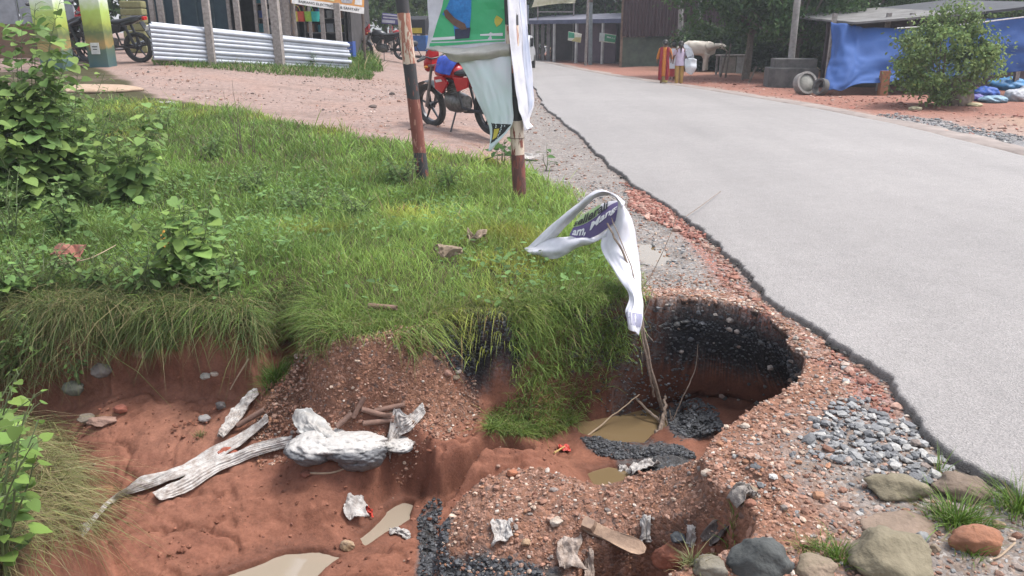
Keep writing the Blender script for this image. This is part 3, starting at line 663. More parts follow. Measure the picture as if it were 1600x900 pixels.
def tuft(px, py, L, n, rad, label, base=(.085, .16, .03), dry=.06, W=.004, group="grass tufts in bare soil"):
    p = hit(px, py); r = np.abs(RNG.normal(0, rad * .5, n)); a = RNG.uniform(0, 2 * np.pi, n)
    x = p.x + r * np.cos(a); y = p.y + r * np.sin(a); z = surf(x, y)
    o = blades("grass_tuft", x - p.x, y - p.y, z - p.z - .006, L * RNG.lognormal(0, .25, n), np.full(n, W) * RNG.uniform(.7, 1.3, n), np.cos(a + RNG.normal(0, .5, n)), np.sin(a + RNG.normal(0, .5, n)),
               RNG.uniform(.3, 1.1, n), RNG.uniform(.05, .7, n), grass_cols(n, base, dry), grass_mat)
    o.location = p; tag(o, label, "grass tuft", group); return o
tuft(1495, 822, .13, 330, .10, "wide bright green grass tuft above the orange red rock at lower right")
tuft(1592, 800, .14, 260, .08, "green grass tuft at the right edge of the photo beside the asphalt")
tuft(1310, 875, .09, 110, .05, "small upright grass tuft left of the large khaki boulder", W=.0035)
tuft(1285, 862, .06, 90, .05, "small yellowish grass wisp right of the dark round boulder", dry=.3, W=.003)
tuft(1255, 858, .06, 60, .04, "small pale grass wisp between dark boulder and khaki boulder", dry=.4, W=.003)
tuft(1520, 868, .07, 70, .05, "short grass wisp on the front of the orange red rock", W=.0035)
tuft(1145, 830, .07, 45, .03, "tiny green sprout on the rim beside the dirty twisted rag", W=.005)
tuft(1082, 882, .08, 130, .05, "pale dusty grass tuft beside the orange brick chunk", base=(.13, .16, .07), dry=.3, W=.003)
tuft(1468, 742, .11, 26, .03, "sparse thin grass blades by the asphalt edge beyond the khaki slab", W=.004)
tuft(430, 592, .14, 380, .13, "dark green grass tuft on red mud below the left cliff", base=(.08, .15, .035))
tuft(312, 682, .05, 60, .04, "tiny pale grass wisp on red mud near the white torn cloth", base=(.12, .14, .06), dry=.3, W=.003)

# ------------------------------------------------------------------ broad-leaved plants
_half = [(0, 0.0), (.28, -.10), (.50, .12), (.47, .40), (.28, .72), (0, 1.0)]   # half outline of a heart-shaped leaf
_LV = np.array([(0, 0, 0), (0, .5, -.03), (0, 1, -.10)] + [(x, y, .07 * x / .5 - .08 * y * y) for x, y in _half[1:-1]] + [(-x, y, .07 * x / .5 - .08 * y * y) for x, y in _half[1:-1]])
_LT = np.array([(0, 3, 4), (0, 4, 1), (1, 4, 5), (1, 5, 6), (1, 6, 2), (0, 8, 7), (0, 1, 8), (1, 9, 8), (1, 10, 9), (1, 2, 10)])
_OV = np.array([(0, 0, 0), (0, .5, -.02), (0, 1, -.08), (.16, .12, .03), (.27, .38, .04), (.24, .66, .02), (.1, .88, -.03), (-.16, .12, .03), (-.27, .38, .04), (-.24, .66, .02), (-.1, .88, -.03)])
_QV = np.array([(0, 0, 0), (.30, .45, .05), (0, 1, -.05), (-.30, .45, .05)]); _QT = np.array([(0, 1, 2), (0, 2, 3)])
def leaves(name, P, D, UP, S, cols, mt, parent=None, kind='heart'):
    """P positions, D tip directions, UP leaf normals, S sizes"""
    LV, LT = {'heart': (_LV, _LT), 'oval': (_OV, _LT), 'quad': (_QV, _QT)}[kind]
    D = D / (np.linalg.norm(D, axis=1, keepdims=True) + 1e-9); Xa = np.cross(D, UP); Xa /= (np.linalg.norm(Xa, axis=1, keepdims=True) + 1e-9); Zn = np.cross(Xa, D)
    V = P[:, None] + S[:, None, None] * (LV[None, :, 0:1] * Xa[:, None] + LV[None, :, 1:2] * D[:, None] + LV[None, :, 2:3] * Zn[:, None])
    k = len(LV); F = (np.arange(len(P))[:, None, None] * k + LT[None]).reshape(-1, 3)
    Cc = np.repeat(cols, k, axis=0)
    return np_mesh(name, V.reshape(-1, 3), F, mt, parent, smooth=(kind != 'quad'), attrs={"col": Cc})
stem_mat = mat("stem_green", (.10, .14, .045), (.07, .085, .04), rough=.7, scale=20)
twig_mat = mat("twig_bark", (.16, .12, .09), (.08, .06, .045), rough=.9, scale=30, bump=.4)
def leafy_plant(name, base, H, spread, nst, nlf, ls, label, cat="plant", group=None, col=(.13, .22, .07), kind='heart', lean=(0, 0), seed=1, bare=.15, smat=None, stem_r=.006, curl=0):
    rg = np.random.default_rng(seed); root = empty(name, base, 0, label, cat, group)
    mb = MB(); P = []; D = []; U = []; S = []
    for k in range(nst):
        a = rg.uniform(0, 2 * math.pi); r0 = spread * .15 * rg.random(); h = H * rg.uniform(.55, 1.0) if k else H
        sx, sy = spread * rg.uniform(.2, 1) * math.cos(a) + lean[0], spread * rg.uniform(.2, 1) * math.sin(a) + lean[1]
        pts = []
        for t in np.linspace(0, 1, 7):
            pts.append((r0 * math.cos(a) + sx * t ** 1.4 + .02 * math.sin(5 * t + k), r0 * math.sin(a) + sy * t ** 1.4, h * (t - curl * t ** 3) - (.03 if t == 0 else 0)))
        mb.tube(pts, [stem_r * (1.1 - .8 * t) for t in np.linspace(0, 1, 7)], 5)
        pa = np.array(pts)
        m = max(3, int(nlf / nst))
        for i in range(m):
            t = bare + (1 - bare) * (i + rg.random() * .8) / m; t = min(t, .999); q = t * 6; j = int(q); p0 = pa[j] * (1 - (q - j)) + pa[j + 1] * (q - j)
            an = i * 2.4 + rg.uniform(-.6, .6) + k; pet = ls * rg.uniform(.5, 1.5) * (1.15 - .7 * t)
            d = np.array([math.cos(an), math.sin(an), rg.uniform(.1, .7)]); p1 = p0 + d * pet
            mb.tube([p0, (p0 + p1) / 2 + np.array([0, 0, .1 * pet]), p1], stem_r * .35, 3, cap=False)
            P.append(p1); D.append(np.array([d[0], d[1], rg.uniform(-.9, .25)])); U.append(np.array([d[0] * .3 + rg.normal(0, .25), d[1] * .3 + rg.normal(0, .25) - .15, 1])); S.append(ls * rg.uniform(.45, 1.15) * (1.1 - .45 * t))
    P, D, U, S = map(np.array, (P, D, U, S)); n = len(P)
    v = rg.normal(1, .22, n).clip(.5, 1.7); c = np.array(col)[None] * v[:, None] * (1 + rg.uniform(0, 1, (n, 1)) * np.array([.35, .12, -.05]))
    leaves("foliage", P, D, U, S, c, leaf_mat, root, kind)
    mb.build("stem", smat or stem_mat, root, smooth=True); return root
leafy_plant("leafy_shrub", hit(45, 335), 1.95, .72, 24, 1050, .15, "tall broad-leaved green shrub at the left edge in front of the painted pillars", seed=3, bare=.02)
leafy_plant("leafy_shrub", hit(-40, 340), 1.6, .6, 14, 520, .15, "broad-leaved green bush cut by the left edge of the photo", seed=5, bare=.02)
leafy_plant("leafy_shrub", hit(105, 325), 1.45, .6, 16, 520, .13, "broad-leaved green shrub just right of the tallest one, a head lower", seed=8, bare=.02)
leafy_plant("leafy_shrub", hit(205, 318), 1.0, .5, 12, 330, .13, "broad-leaved green plant right of the tall shrub with one long top shoot", seed=11, bare=.02)
leafy_plant("leafy_shrub", hit(150, 275), 1.0, .5, 14, 330, .09, "smaller green weed bush behind the tall shrub near the sand", seed=14, kind='oval', col=(.06, .12, .03))
leafy_plant("leafy_shrub", hit(300, 440), .62, .32, 13, 230, .115, "rounded broad-leaved plant at the top of the left cliff with one yellow leaf", seed=21, bare=.05, col=(.12, .21, .06))
leafy_plant("leafy_weed", hit(-5, 905), .85, .28, 10, 110, .075, "big-leaved weed at the lower left corner", seed=31, bare=.1, col=(.11, .20, .05), lean=(.08, 0))
leafy_plant("leafy_weed", hit(-20, 700), .38, .24, 7, 50, .08, "broad-leaved weed at the left edge above the dry grass", seed=36, bare=.1, col=(.11, .19, .05), lean=(.1, 0))
leafy_plant("leafy_weed", hit(782, 262), .36, .2, 4, 26, .13, "broad-leaved weed at the foot of the right post", seed=41, col=(.05, .11, .03))
leafy_plant("leafy_weed", hit(852, 268), .34, .10, 2, 7, .12, "single upright weed with a few round leaves beside the road shoulder", seed=44, col=(.045, .10, .03))
leafy_plant("leafy_weed", hit(700, 300), .32, .25, 9, 130, .055, "low small-leaved weed at the foot of the left post", seed=47, kind='oval', col=(.08, .16, .035))
leafy_plant("leafy_weed", hit(560, 345), .30, .38, 12, 170, .06, "spreading small-leaved weed in the middle of the grass", seed=48, kind='oval', col=(.09, .16, .045))
leafy_plant("leafy_weed", hit(120, 600), .34, .12, 3, 50, .04, "thin trailing weed hanging down the left cliff", seed=49, kind='oval', col=(.06, .12, .035))
leafy_plant("leafy_weed", hit(488, 104), .45, .15, 5, 90, .07, "tall green weed growing in front of the white pipes", seed=50, kind='oval', col=(.06, .13, .03))
leafy_plant("sapling", hit(376, 242), .95, .16, 4, 46, .035, "thin bare sapling in the grass before the dirt yard", seed=55, kind='oval', smat=twig_mat, stem_r=.005, col=(.09, .15, .05), bare=.35)
leafy_plant("sapling", hit(395, 243), .6, .14, 2, 16, .035, "small leaning twiggy sapling right of the taller one", seed=57, kind='oval', smat=twig_mat, stem_r=.005, col=(.09, .15, .05), lean=(.08, 0), bare=.4)
leafy_plant("dry_weed", hit(640, 300), .55, .30, 8, 40, .025, "dry brown twiggy weed beside the left post", seed=58, kind='oval', smat=twig_mat, stem_r=.003, col=(.12, .12, .06), bare=.5)
# the yellow leaf
# small broad leaves scattered through the grass
n = 9500; x = RNG.uniform(-4.6, .9, n); y = RNG.uniform(4.6, 9, n); dn = fbm(x * 1.3 + 2, y * 1.3, 3)
ok = (poly_sd(x, y, GP) > .1) & (poly_sd(x, y, E) < -.08) & (RNG.random(n) < sstep(-.15, .4, dn + .25 * (x < -1.6)) + .05); x, y = x[ok], y[ok]; n = len(x)
P = np.stack([x, y, surf(x, y) + RNG.uniform(.02, .12, n)], 1); a = RNG.uniform(0, 6.28, n)
D = np.stack([np.cos(a), np.sin(a), RNG.uniform(-.3, .5, n)], 1); U = np.stack([RNG.normal(0, .3, n), RNG.normal(0, .3, n) - .15, np.ones(n)], 1)
tag(leaves("low_weeds", P, D, U, RNG.lognormal(-3.35, .4, n), np.array([.11, .19, .06])[None] * RNG.normal(1, .25, n).clip(.5, 1.7)[:, None], leaf_mat, kind='oval'), kind="stuff")
stuff(grass_patch("hanging_grass", [(835, 452), (975, 452), (975, 472), (930, 478), (835, 480)], 1500, .13, .006, (.3, 1.5), (.3, 1.1), dirv=(0, -.35), dry=.15))
leafy_plant("leafy_shrub", hit(255, 205), .55, .4, 9, 170, .07, "low fresh green weed bush at the top of the grass by the dirt yard", seed=61, kind='oval', col=(.09, .16, .05))
leafy_plant("leafy_shrub", hit(100, 215), .8, .5, 12, 260, .08, "mid-height green weed bush behind the shrubs, near the sand", seed=62, kind='oval', col=(.08, .15, .05))
leafy_plant("leafy_weed", hit(20, 470), .35, .3, 8, 90, .07, "small broad-leaved weed patch at the left cliff top near the husk", seed=63, col=(.09, .17, .05))
stuff(grass_patch("hanging_grass", [(-120, 470), (185, 475), (175, 540), (110, 590), (40, 610), (-120, 640)], 4200, .20, .0055, (.3, 1.7), dirv=(.3, -.5), base=(.11, .15, .06), dry=.4))
leafy_plant("leafy_weed", hit(15, 600), .45, .25, 8, 90, .07, "broad-leaved weed growing at the left edge between cliff and dry grass", seed=91, bare=.1, col=(.10, .18, .055))
leafy_plant("leafy_weed", hit(75, 560), .35, .22, 8, 110, .05, "small-leaved weed on the shaded cliff foot near the left edge", seed=92, kind='oval', col=(.09, .16, .05))
leafy_plant("leafy_weed", hit(-10, 800), .5, .25, 7, 60, .09, "green vine clump at the left edge within the dry matted grass", seed=93, bare=.1, col=(.12, .21, .06), lean=(.1, 0))
# grass and weeds rooted on the face of the left cliff and of the promontory
def wall_grass(cnt, cond, L, W, base, dry, dirv=(0, -1)):
    ii = np.where(cond)[0]; ii = RNG.choice(ii, cnt); n = cnt; jx, jy = RNG.normal(0, .02, n), RNG.normal(0, .02, n); dx = dirv[0] + RNG.normal(0, .7, n); dy = dirv[1] + RNG.normal(0, .6, n); l = np.hypot(dx, dy)
    stuff(blades("hanging_grass", X[ii] + jx, Y[ii] + jy, Z[ii], L * RNG.lognormal(0, .35, n), W * RNG.uniform(.6, 1.3, n), dx / l, dy / l, RNG.uniform(.5, 1.2, n), RNG.uniform(.2, 1.6, n), grass_cols(n, base, dry), grass_mat))
wc = (sE > .0) & (sE < .13) & (Y > 4.2) & (Z < -.05)
wall_grass(3600, wc & (X < -1.35) & (X > -3.6) & (Z > -.30) & (fbm(X * 2.5 + 3, Y * 2, 3) > -.15), .17, .0055, (.085, .13, .045), .25)
wall_grass(900, wc & (X > -1.35) & (X < -.2) & (Z > -.2) & (Z < -.04), .11, .005, (.11, .17, .05), .2)
wall_grass(3600, (sE > 0) & (sE < .16) & (X > .0) & (X < .78) & (Y > 4.3) & (Z > -.5), .095, .0055, (.13, .22, .055), .12, (.2, -.5))
for k_, (a_, b_, h_, s_) in enumerate(((60, 462, .4, 71), (150, 455, .35, 72), (235, 462, .4, 73), (345, 462, .35, 74), (20, 380, .6, 75), (110, 372, .5, 76), (395, 300, .3, 77), (470, 330, .3, 78), (330, 250, .4, 79), (620, 290, .35, 80))):
    leafy_plant("leafy_weed", hit(a_, b_), h_, .32, 9, 130, (.06, .045, .07)[k_ % 3], ("trailing green weed hanging over the left cliff below the husk", "small-leaved weed at the cliff edge right of the husk", "leafy weed at the cliff edge just left of the rounded plant", "leafy weed at the cliff edge just right of the rounded plant", "tall weed at the left edge between shrub and cliff",
        "mid-green weed between the leafy shrubs and the husk", "small weed right of the rounded plant, in open grass", "small-leaved weed by the bare sandy lump", "weed among the grass below the twiggy sapling", "low weed left of the left post's foot")[k_], seed=s_, kind=('oval', 'heart')[k_ % 2], col=(.095, .17, .055))
# weedy strip along the pipes and behind them
def far_weeds(pxs, n, L, W, base=(.07, .14, .03)):
    stuff(grass_patch("weeds", pxs, n, L, W, (.1, .5), (.3, 1.0), base=base, dry=.08))
far_weeds([(235, 92), (330, 98), (440, 104), (560, 104), (585, 118), (580, 126), (440, 118), (330, 108), (240, 102)], 3800, .16, .02)
far_weeds([(548, 68), (575, 75), (600, 112), (560, 118), (545, 100)], 1500, .35, .03)
# ------------------------------------------------------------------ stones
def _ico(sub):
    bm = bmesh.new(); bmesh.ops.create_icosphere(bm, subdivisions=sub, radius=1)
    V = np.array([v.co[:] for v in bm.verts]); F = np.array([[v.index for v in f.verts] for f in bm.faces]); bm.free(); return V, F
ICO1, ICF1 = _ico(1); ICO2, ICF2 = _ico(2); ICO4, ICF4 = _ico(4)
def stones(name, x, y, size, pal, mt, flat=.6, angular=.25, z=None, sub=1, sink=.25, wts=None):
    n = len(x); z = surf(x, y) if z is None else z
    BV, BF = (ICO1, ICF1) if sub == 1 else (ICO2, ICF2); k = len(BV)
    sc = size[:, None] * .5 * np.stack([RNG.uniform(.8, 1.35, n), RNG.uniform(.7, 1.1, n), RNG.uniform(flat * .6, flat * 1.2, n)], 1)
    V = BV[None] * (1 + RNG.uniform(-angular, angular, (n, k, 1))) * sc[:, None]
    a = RNG.uniform(0, 6.28, n); t = RNG.normal(0, .25, n); ca, sa, ct, st_ = np.cos(a), np.sin(a), np.cos(t), np.sin(t)
    X1 = V[..., 0] * ct[:, None] + V[..., 2] * st_[:, None]; Z1 = -V[..., 0] * st_[:, None] + V[..., 2] * ct[:, None]; Y1 = V[..., 1]
    V = np.stack([X1 * ca[:, None] - Y1 * sa[:, None] + x[:, None], X1 * sa[:, None] + Y1 * ca[:, None] + y[:, None], Z1 + (z + sc[:, 2] * (1 - 2 * sink))[:, None]], -1)
    F = (np.arange(n)[:, None, None] * k + BF[None]).reshape(-1, 3)
    pal = np.array(pal); c = pal[RNG.choice(len(pal), n, p=wts)] * RNG.normal(1, .16, n).clip(.5, 1.6)[:, None]
    return np_mesh(name, V.reshape(-1, 3), F, mt, smooth=False, attrs={"col": np.repeat(c, k, axis=0)})
stone_mat = attr_mat("stone", rough=.85, trans=0, spec=.25, nscale=60, amt=.3)
LATP = [(.24, .13, .092), (.19, .10, .07), (.29, .18, .135), (.36, .27, .21), (.27, .14, .085), (.18, .15, .135), (.42, .36, .31)]
GRP = [(.145, .145, .148), (.20, .198, .195), (.11, .11, .115), (.29, .28, .265), (.22, .175, .15)]
def scatter(n, x0, x1, y0, y1, cond):
    x = RNG.uniform(x0, x1, n); y = RNG.uniform(y0, y1, n); m = cond(x, y); return x[m], y[m]
def lognorm(n, med, sg, lo, hi): return (med * RNG.lognormal(0, sg, n)).clip(lo, hi)
def sE_(x, y): return poly_sd(x, y, E)
def free(x, y): return XL(y) - x > .02
x, y = scatter(26000, -.6, 2.4, 2.2, 3.6, lambda x, y: (poly_sd(x, y, Bp) > -.03) & (RNG.random(len(x)) < .40 + .6 * fbm(x * 5, y * 5, 3)))
stuff(stones("pebbles", x, y, lognorm(len(x), .009, .5, .004, .035), LATP, stone_mat, .75, .15, wts=[.28, .24, .18, .1, .1, .06, .04]))
x, y = scatter(30000, -1.8, .0, 3.7, 4.6, lambda x, y: (poly_sd(x, y, MND) > -.03) & (RNG.random(len(x)) < .5 + .6 * fbm(x * 4, y * 4, 3)))
stuff(stones("pebbles", x, y, lognorm(len(x), .010, .5, .004, .04), LATP, stone_mat, .75, .2, wts=[.34, .26, .16, .06, .12, .04, .02]))
x, y = scatter(40000, .3, 3.2, 1.9, 5.4, lambda x, y: (sE_(x, y) < .0) & free(x, y) & (poly_sd(x, y, GP) < 0) & (RNG.random(len(x)) < .10 + .8 * np.exp(-((sE_(x, y) + .02) / .35) ** 2)))
stuff(stones("pebbles", x, y, lognorm(len(x), .010, .5, .004, .04), LATP, stone_mat, .7, .2, wts=[.26, .22, .2, .12, .08, .08, .04]))
x, y = scatter(42000, .3, 3.6, 1.7, 9, lambda x, y: (sE_(x, y) < -.12) & free(x, y) & (XL(y) - x < 1.7) & (poly_sd(x, y, GP) < 0) & (RNG.random(len(x)) < .45 + .6 * fbm(x * 2, y * 2, 3)))
stuff(stones("gravel", x, y, lognorm(len(x), .013, .5, .005, .045), GRP + LATP[:4], stone_mat, .6, .28, wts=[.15, .15, .1, .1, .14, .1, .1, .1, .06]))
HP = plan([(1262, 690), (1290, 655), (1335, 632), (1400, 655), (1440, 690), (1480, 735), (1450, 760), (1400, 755), (1330, 735), (1290, 715)])
def inH(x, y): return poly_sd(x, y, HP) + .06 * fbm(x * 6, y * 6, 3)
x, y = scatter(7500, .8, 2.6, 2.2, 3.6, lambda x, y: (inH(x, y) > -.06) & (RNG.random(len(x)) < .25 + .7 * sstep(-.05, .12, inH(x, y) + .1 * fbm(x * 9, y * 9, 2))) & free(x, y))
stuff(stones("crushed_stone", x, y, lognorm(len(x), .024, .45, .008, .06), GRP[:5], attr_mat("crushed_stone", rough=.7, trans=0, spec=.35, nscale=90, amt=.22), .55, .30, sub=1, sink=.15, z=surf(x, y) + RNG.uniform(-.004, .008, len(x)), wts=[.32, .28, .16, .12, .12]))
x, y = scatter(26000, .3, 3.0, 2.7, 9, lambda x, y: (np.abs(XL(y) - x - .10 - .06 * fbm(y * 3, y, 2)) < .07) & (sE_(x, y) < -.02) & (RNG.random(len(x)) < .55 * sstep(2.8, 3.4, y)))
stuff(stones("brick_rubble", x, y, lognorm(len(x), .022, .5, .008, .07), [(.23, .11, .08), (.19, .085, .065), (.27, .17, .135), (.32, .25, .21)], stone_mat, .6, .3, wts=[.35, .3, .25, .1]))
RP = plan([(985, 300), (1000, 296), (1060, 345), (1100, 372), (1085, 372), (1040, 352), (990, 328)])
x, y = scatter(9000, .8, 2.2, 5, 9, lambda x, y: (poly_sd(x, y, RP) > -.04))
stuff(stones("brick_rubble", x, y, lognorm(len(x), .035, .4, .012, .09), [(.24, .11, .085), (.20, .085, .065), (.29, .18, .145)], stone_mat, .6, .3))
x, y = scatter(16000, .3, 3.0, 1.8, 12, lambda x, y: (np.abs(XL(y) - x - .012) < .03) & (RNG.random(len(x)) < .9))
stuff(stones("asphalt_crumbs", x, y, lognorm(len(x), .014, .45, .006, .045), [(.06, .058, .055), (.10, .095, .09), (.035, .034, .032)], stone_mat, .6, .3, z=np.full(len(x), -.02)))
# black broken stone in the pit and on the block
BL = [(.035, .036, .04), (.05, .052, .056), (.075, .078, .085), (.022, .022, .025)]
for Pp, zz_ in ((plan([(945, 605), (1060, 597), (1110, 640), (1118, 672), (1062, 690), (1045, 655), (1000, 635), (955, 622)]), 1900), (plan([(908, 686), (980, 692), (1085, 706), (1085, 718), (960, 712), (920, 700)]), 2000),
                (plan([(660, 812), (682, 795), (698, 830), (700, 880), (700, 930), (655, 930)]), 1600), (plan([(690, 882), (780, 884), (840, 895), (880, 930), (690, 930)]), 800), (plan([(690, 515), (740, 500), (828, 520), (820, 570), (730, 580)]), 1800)):
    A = np.array(Pp); x, y = scatter(zz_ * 4, A[:, 0].min() - .1, A[:, 0].max() + .1, A[:, 1].min() - .1, A[:, 1].max() + .1, lambda x, y: poly_sd(x, y, Pp) + .05 * fbm(x * 8, y * 8, 3) > -.02)
    x, y = x[:zz_], y[:zz_]
    stuff(stones("black_gravel", x, y, lognorm(len(x), .015, .4, .006, .035), BL, attr_mat("black_gravel", rough=.55, trans=0, spec=.4, nscale=60, amt=.3), .6, .3, wts=[.35, .3, .15, .2]))
for nm, cnt, sz_, cond in (("black_gravel", 2600, .016, pit * (Z < -.06) * (Z > -.5)), ("wall_stones", 70, .03, pit * (Z < -.05) * (Z > -.45)), ("wall_stones", 60, .03, pit * (Z < -.5) * (sE < .2))):
    ii = np.where(cond > .4)[0]; ii = RNG.choice(ii, min(cnt, len(ii)), replace=False)
    stuff(stones(nm, X[ii], Y[ii], lognorm(len(ii), sz_, .4, .006, .07), BL if nm[0] == "b" else [(.10, .095, .09), (.17, .12, .10), (.06, .06, .06), (.22, .19, .17)], MATS["black_gravel"] if nm[0] == "b" else stone_mat, .7, .28, z=Z[ii] - .004, sink=.5))
ii = RNG.integers(0, len(CRUST[0]), 1500); fr_ = RNG.uniform(-.8, 1.0, 1500); of_ = np.where(fr_ > 0, fr_ * CRUST[4][ii], fr_ * .12); xx_ = CRUST[0][ii] + CRUST[2][ii] * of_; yy_ = CRUST[1][ii] + CRUST[3][ii] * of_
stuff(stones("pebbles", xx_, yy_, lognorm(1500, .011, .5, .005, .035), LATP, stone_mat, .7, .25, z=G0(xx_, yy_) + .002 - .012 * (fr_ > .8)))
# stray stones on the mud, chips on the yard
x, y = scatter(900, -3, .4, 2.9, 5, lambda x, y: (sE_(x, y) > .05) & (RNG.random(len(x)) < .25 + .6 * fbm(x * 2, y * 2, 3)) & (poly_sd(x, y, CH) < 0))
stuff(stones("mud_stones", x, y, lognorm(len(x), .012, .55, .005, .05), [(.11, .045, .03), (.16, .07, .05), (.20, .13, .10), (.30, .26, .23)], stone_mat, .7, .2, wts=[.4, .35, .17, .08]))
x, y = scatter(30000, -9, 1.5, 8, 22, lambda x, y: (poly_sd(x, y, GP) < -.2) & free(x, y) & (RNG.random(len(x)) < .12 + .5 * fbm(x * .7 + 3, y * .7, 3) + .3 * np.exp(-((XL(y) - x) / 1.0) ** 2)))
stuff(stones("yard_chips", x, y, lognorm(len(x), .022, .5, .008, .08), [(.27, .16, .12), (.20, .15, .13), (.33, .27, .24), (.12, .10, .09)], stone_mat, .6, .3, wts=[.4, .3, .15, .15]))
FP = plan([(1335, 182), (1400, 178), (1500, 197), (1590, 215), (1575, 226), (1480, 212), (1400, 198)])
x, y = scatter(16000, 5, 12, 9, 18, lambda x, y: poly_sd(x, y, FP) + .2 * fbm(x, y, 3) > -.05)
stuff(stones("gravel", x, y, lognorm(len(x), .035, .4, .015, .08), GRP[:4], stone_mat, .6, .3))
x, y = scatter(5000, 1, 12, 13, 30, lambda x, y: (x - XR(y) > .4) & (x - XR(y) < 4) & (RNG.random(len(x)) < .5 + .5 * fbm(x, y, 3)))
stuff(stones("brick_rubble", x, y, lognorm(len(x), .05, .45, .02, .15), [(.26, .11, .08), (.20, .10, .08), (.30, .2, .16)], stone_mat, .5, .3))

def rock(px, py, wpx, label, col, col2=None, h=.6, asp=.75, seed=0, rot=0., rough=.9, ang=.25, name="rock", group="larger loose rocks", sink=.3, cat="rock"):
    p = hit(px, py); d = (Vector(p) - Vector((0, 0, CAMZ))).length; wd = wpx / FPX * d
    rg = np.random.default_rng(seed + 100); V = ICO4.copy(); off = rg.uniform(0, 50, 3)
    nz = fbm(V[:, 0] * 1.3 + off[0] + V[:, 2], V[:, 1] * 1.3 + off[1] + V[:, 2] * .7, 3); nz2 = fbm(V[:, 0] * 5 + off[1], V[:, 1] * 5 + V[:, 2] * 5, 3)
    for _ in range(9):       # planar facets
        nrm = rg.normal(size=3); nrm /= np.linalg.norm(nrm); c = rg.uniform(.62, .9); dd = V @ nrm; m = dd > c
        V[m] -= np.outer((dd[m] - c) * .85, nrm)
    V = V * (1 + ang * nz + .09 * nz2 + .03 * fbm(V[:, 0] * 14 + V[:, 2] * 9, V[:, 1] * 14, 3))[:, None] * np.array([wd * .5, wd * .5 * asp, wd * .5 * h])
    ca, sa = math.cos(rot), math.sin(rot); V = np.stack([V[:, 0] * ca - V[:, 1] * sa, V[:, 0] * sa + V[:, 1] * ca, V[:, 2]], 1)
    o = np_mesh(name, V, ICF4, mat("rock_" + "%02x%02x%02x" % tuple(int(c * 255) for c in col), col, col2, rough=rough, scale=9, bump=1.0, bscale=38, lo=.3, hi=.7), smooth=True)
    o.location = (p.x, p.y, p.z + wd * .5 * h * (1 - 2 * sink)); return tag(o, label, cat, group)
KH = (.20, .17, .115); KH2 = (.12, .10, .065); OR = (.28, .12, .065); OR2 = (.17, .08, .05); DG = (.075, .078, .075); DG2 = (.04, .042, .04); TN = (.26, .19, .14); WT = (.42, .37, .32)
rock(1186, 890, 92, "dark grey rounded boulder with white specks at the bottom edge", DG, DG2, .75, seed=1, ang=.15)
rock(1388, 885, 125, "largest khaki boulder at the bottom edge right of centre", KH, KH2, .55, seed=2, ang=.2)
rock(1400, 770, 84, "flat khaki slab beside the crushed grey stones", KH, KH2, .45, .6, 3)
rock(1405, 825, 95, "flat sandy tan slab half buried above the largest boulder", (.22, .16, .12), (.15, .11, .08), .22, .8, 4, sink=.45)
rock(1272, 893, 62, "tan rock at the bottom edge between the dark boulder and the khaki boulder", TN, KH2, .5, .7, 5)
rock(1525, 856, 72, "orange red rock with a squared front right of the khaki boulders", OR, OR2, .6, .6, 6, ang=.1)
rock(1440, 845, 28, "pale grey pointed stone between the khaki boulder and the grass tuft", (.25, .25, .24), (.15, .15, .15), .6, .6, 7, rot=.4)
rock(1500, 770, 70, "crumbly earthy lump behind the wide grass tuft", (.17, .125, .09), (.11, .08, .06), .5, .8, 8)
rock(1463, 800, 20, "small brownish stone by the earthy lump", TN, None, .7, .8, 9)
rock(1558, 824, 18, "small ochre stone right of the orange red rock", (.27, .19, .12), None, .8, .8, 10)
rock(1460, 862, 16, "upright tan pebble above the khaki boulder's right side", TN, None, 1.0, .7, 11)
rock(1278, 778, 18, "smooth orange brown pebble left of the crushed grey stones", (.32, .17, .10), None, .85, .8, 12, ang=.08)
rock(1043, 882, 52, "orange brick-coloured chunk at the end of the shoe", (.30, .105, .06), (.18, .075, .05), .8, .7, 13, ang=.1)
rock(1058, 858, 26, "blue grey stone above the orange chunk", (.10, .11, .125), DG2, .7, .8, 14)
rock(1110, 893, 58, "grey brown boulder at the bottom edge left of the dark one", (.17, .155, .13), KH2, .6, .7, 15)
rock(868, 820, 22, "pale cream stone on the fallen laterite block", WT, TN, .6, .7, 16, rot=.5)
rock(822, 852, 15, "rounded ochre pebble on the fallen laterite block", (.36, .24, .15), None, .8, .9, 17, ang=.06)
rock(1104, 742, 20, "small white stone on the rim above the fallen block", WT, None, .6, .8, 18)
rock(1163, 668, 16, "whitish stone on the pink rim beside the pit", WT, None, .6, .8, 19)
rock(1175, 770, 22, "light brown stone above the dirty twisted rag", TN, None, .6, .8, 20)
rock(1172, 790, 18, "reddish brown pebble beside the dirty twisted rag", (.26, .12, .08), None, .8, .8, 21, ang=.08)
rock(543, 857, 22, "yellowish stone at the edge of the front pool", (.32, .22, .12), TN, .8, .8, 22)
rock(160, 663, 38, "flat pinkish stone on the red mud near the left bank", (.30, .19, .15), (.2, .12, .09), .35, .6, 23)
rock(137, 660, 24, "grey brown stone left of the flat pinkish one", (.2, .165, .13), None, .6, .8, 24)
rock(188, 643, 20, "brick red lump above the flat pinkish stone", (.26, .09, .06), None, .6, .8, 25)
rock(222, 560, 24, "red brown stone lying at the foot of the left cliff", (.20, .10, .07), None, .6, .8, 26)
rock(160, 592, 30, "grey stone bedded under the left cliff", (.16, .14, .13), (.1, .08, .07), .7, .7, 27)
rock(118, 612, 30, "mossy grey stone low under the left cliff", (.13, .13, .10), None, .7, .7, 28)
rock(322, 593, 17, "small greyish pebble on the mud left of the dark grass tuft", (.27, .25, .22), None, .6, .8, 29)
rock(336, 590, 12, "tiny pale pebble beside the small greyish one", WT, None, .6, .8, 30)
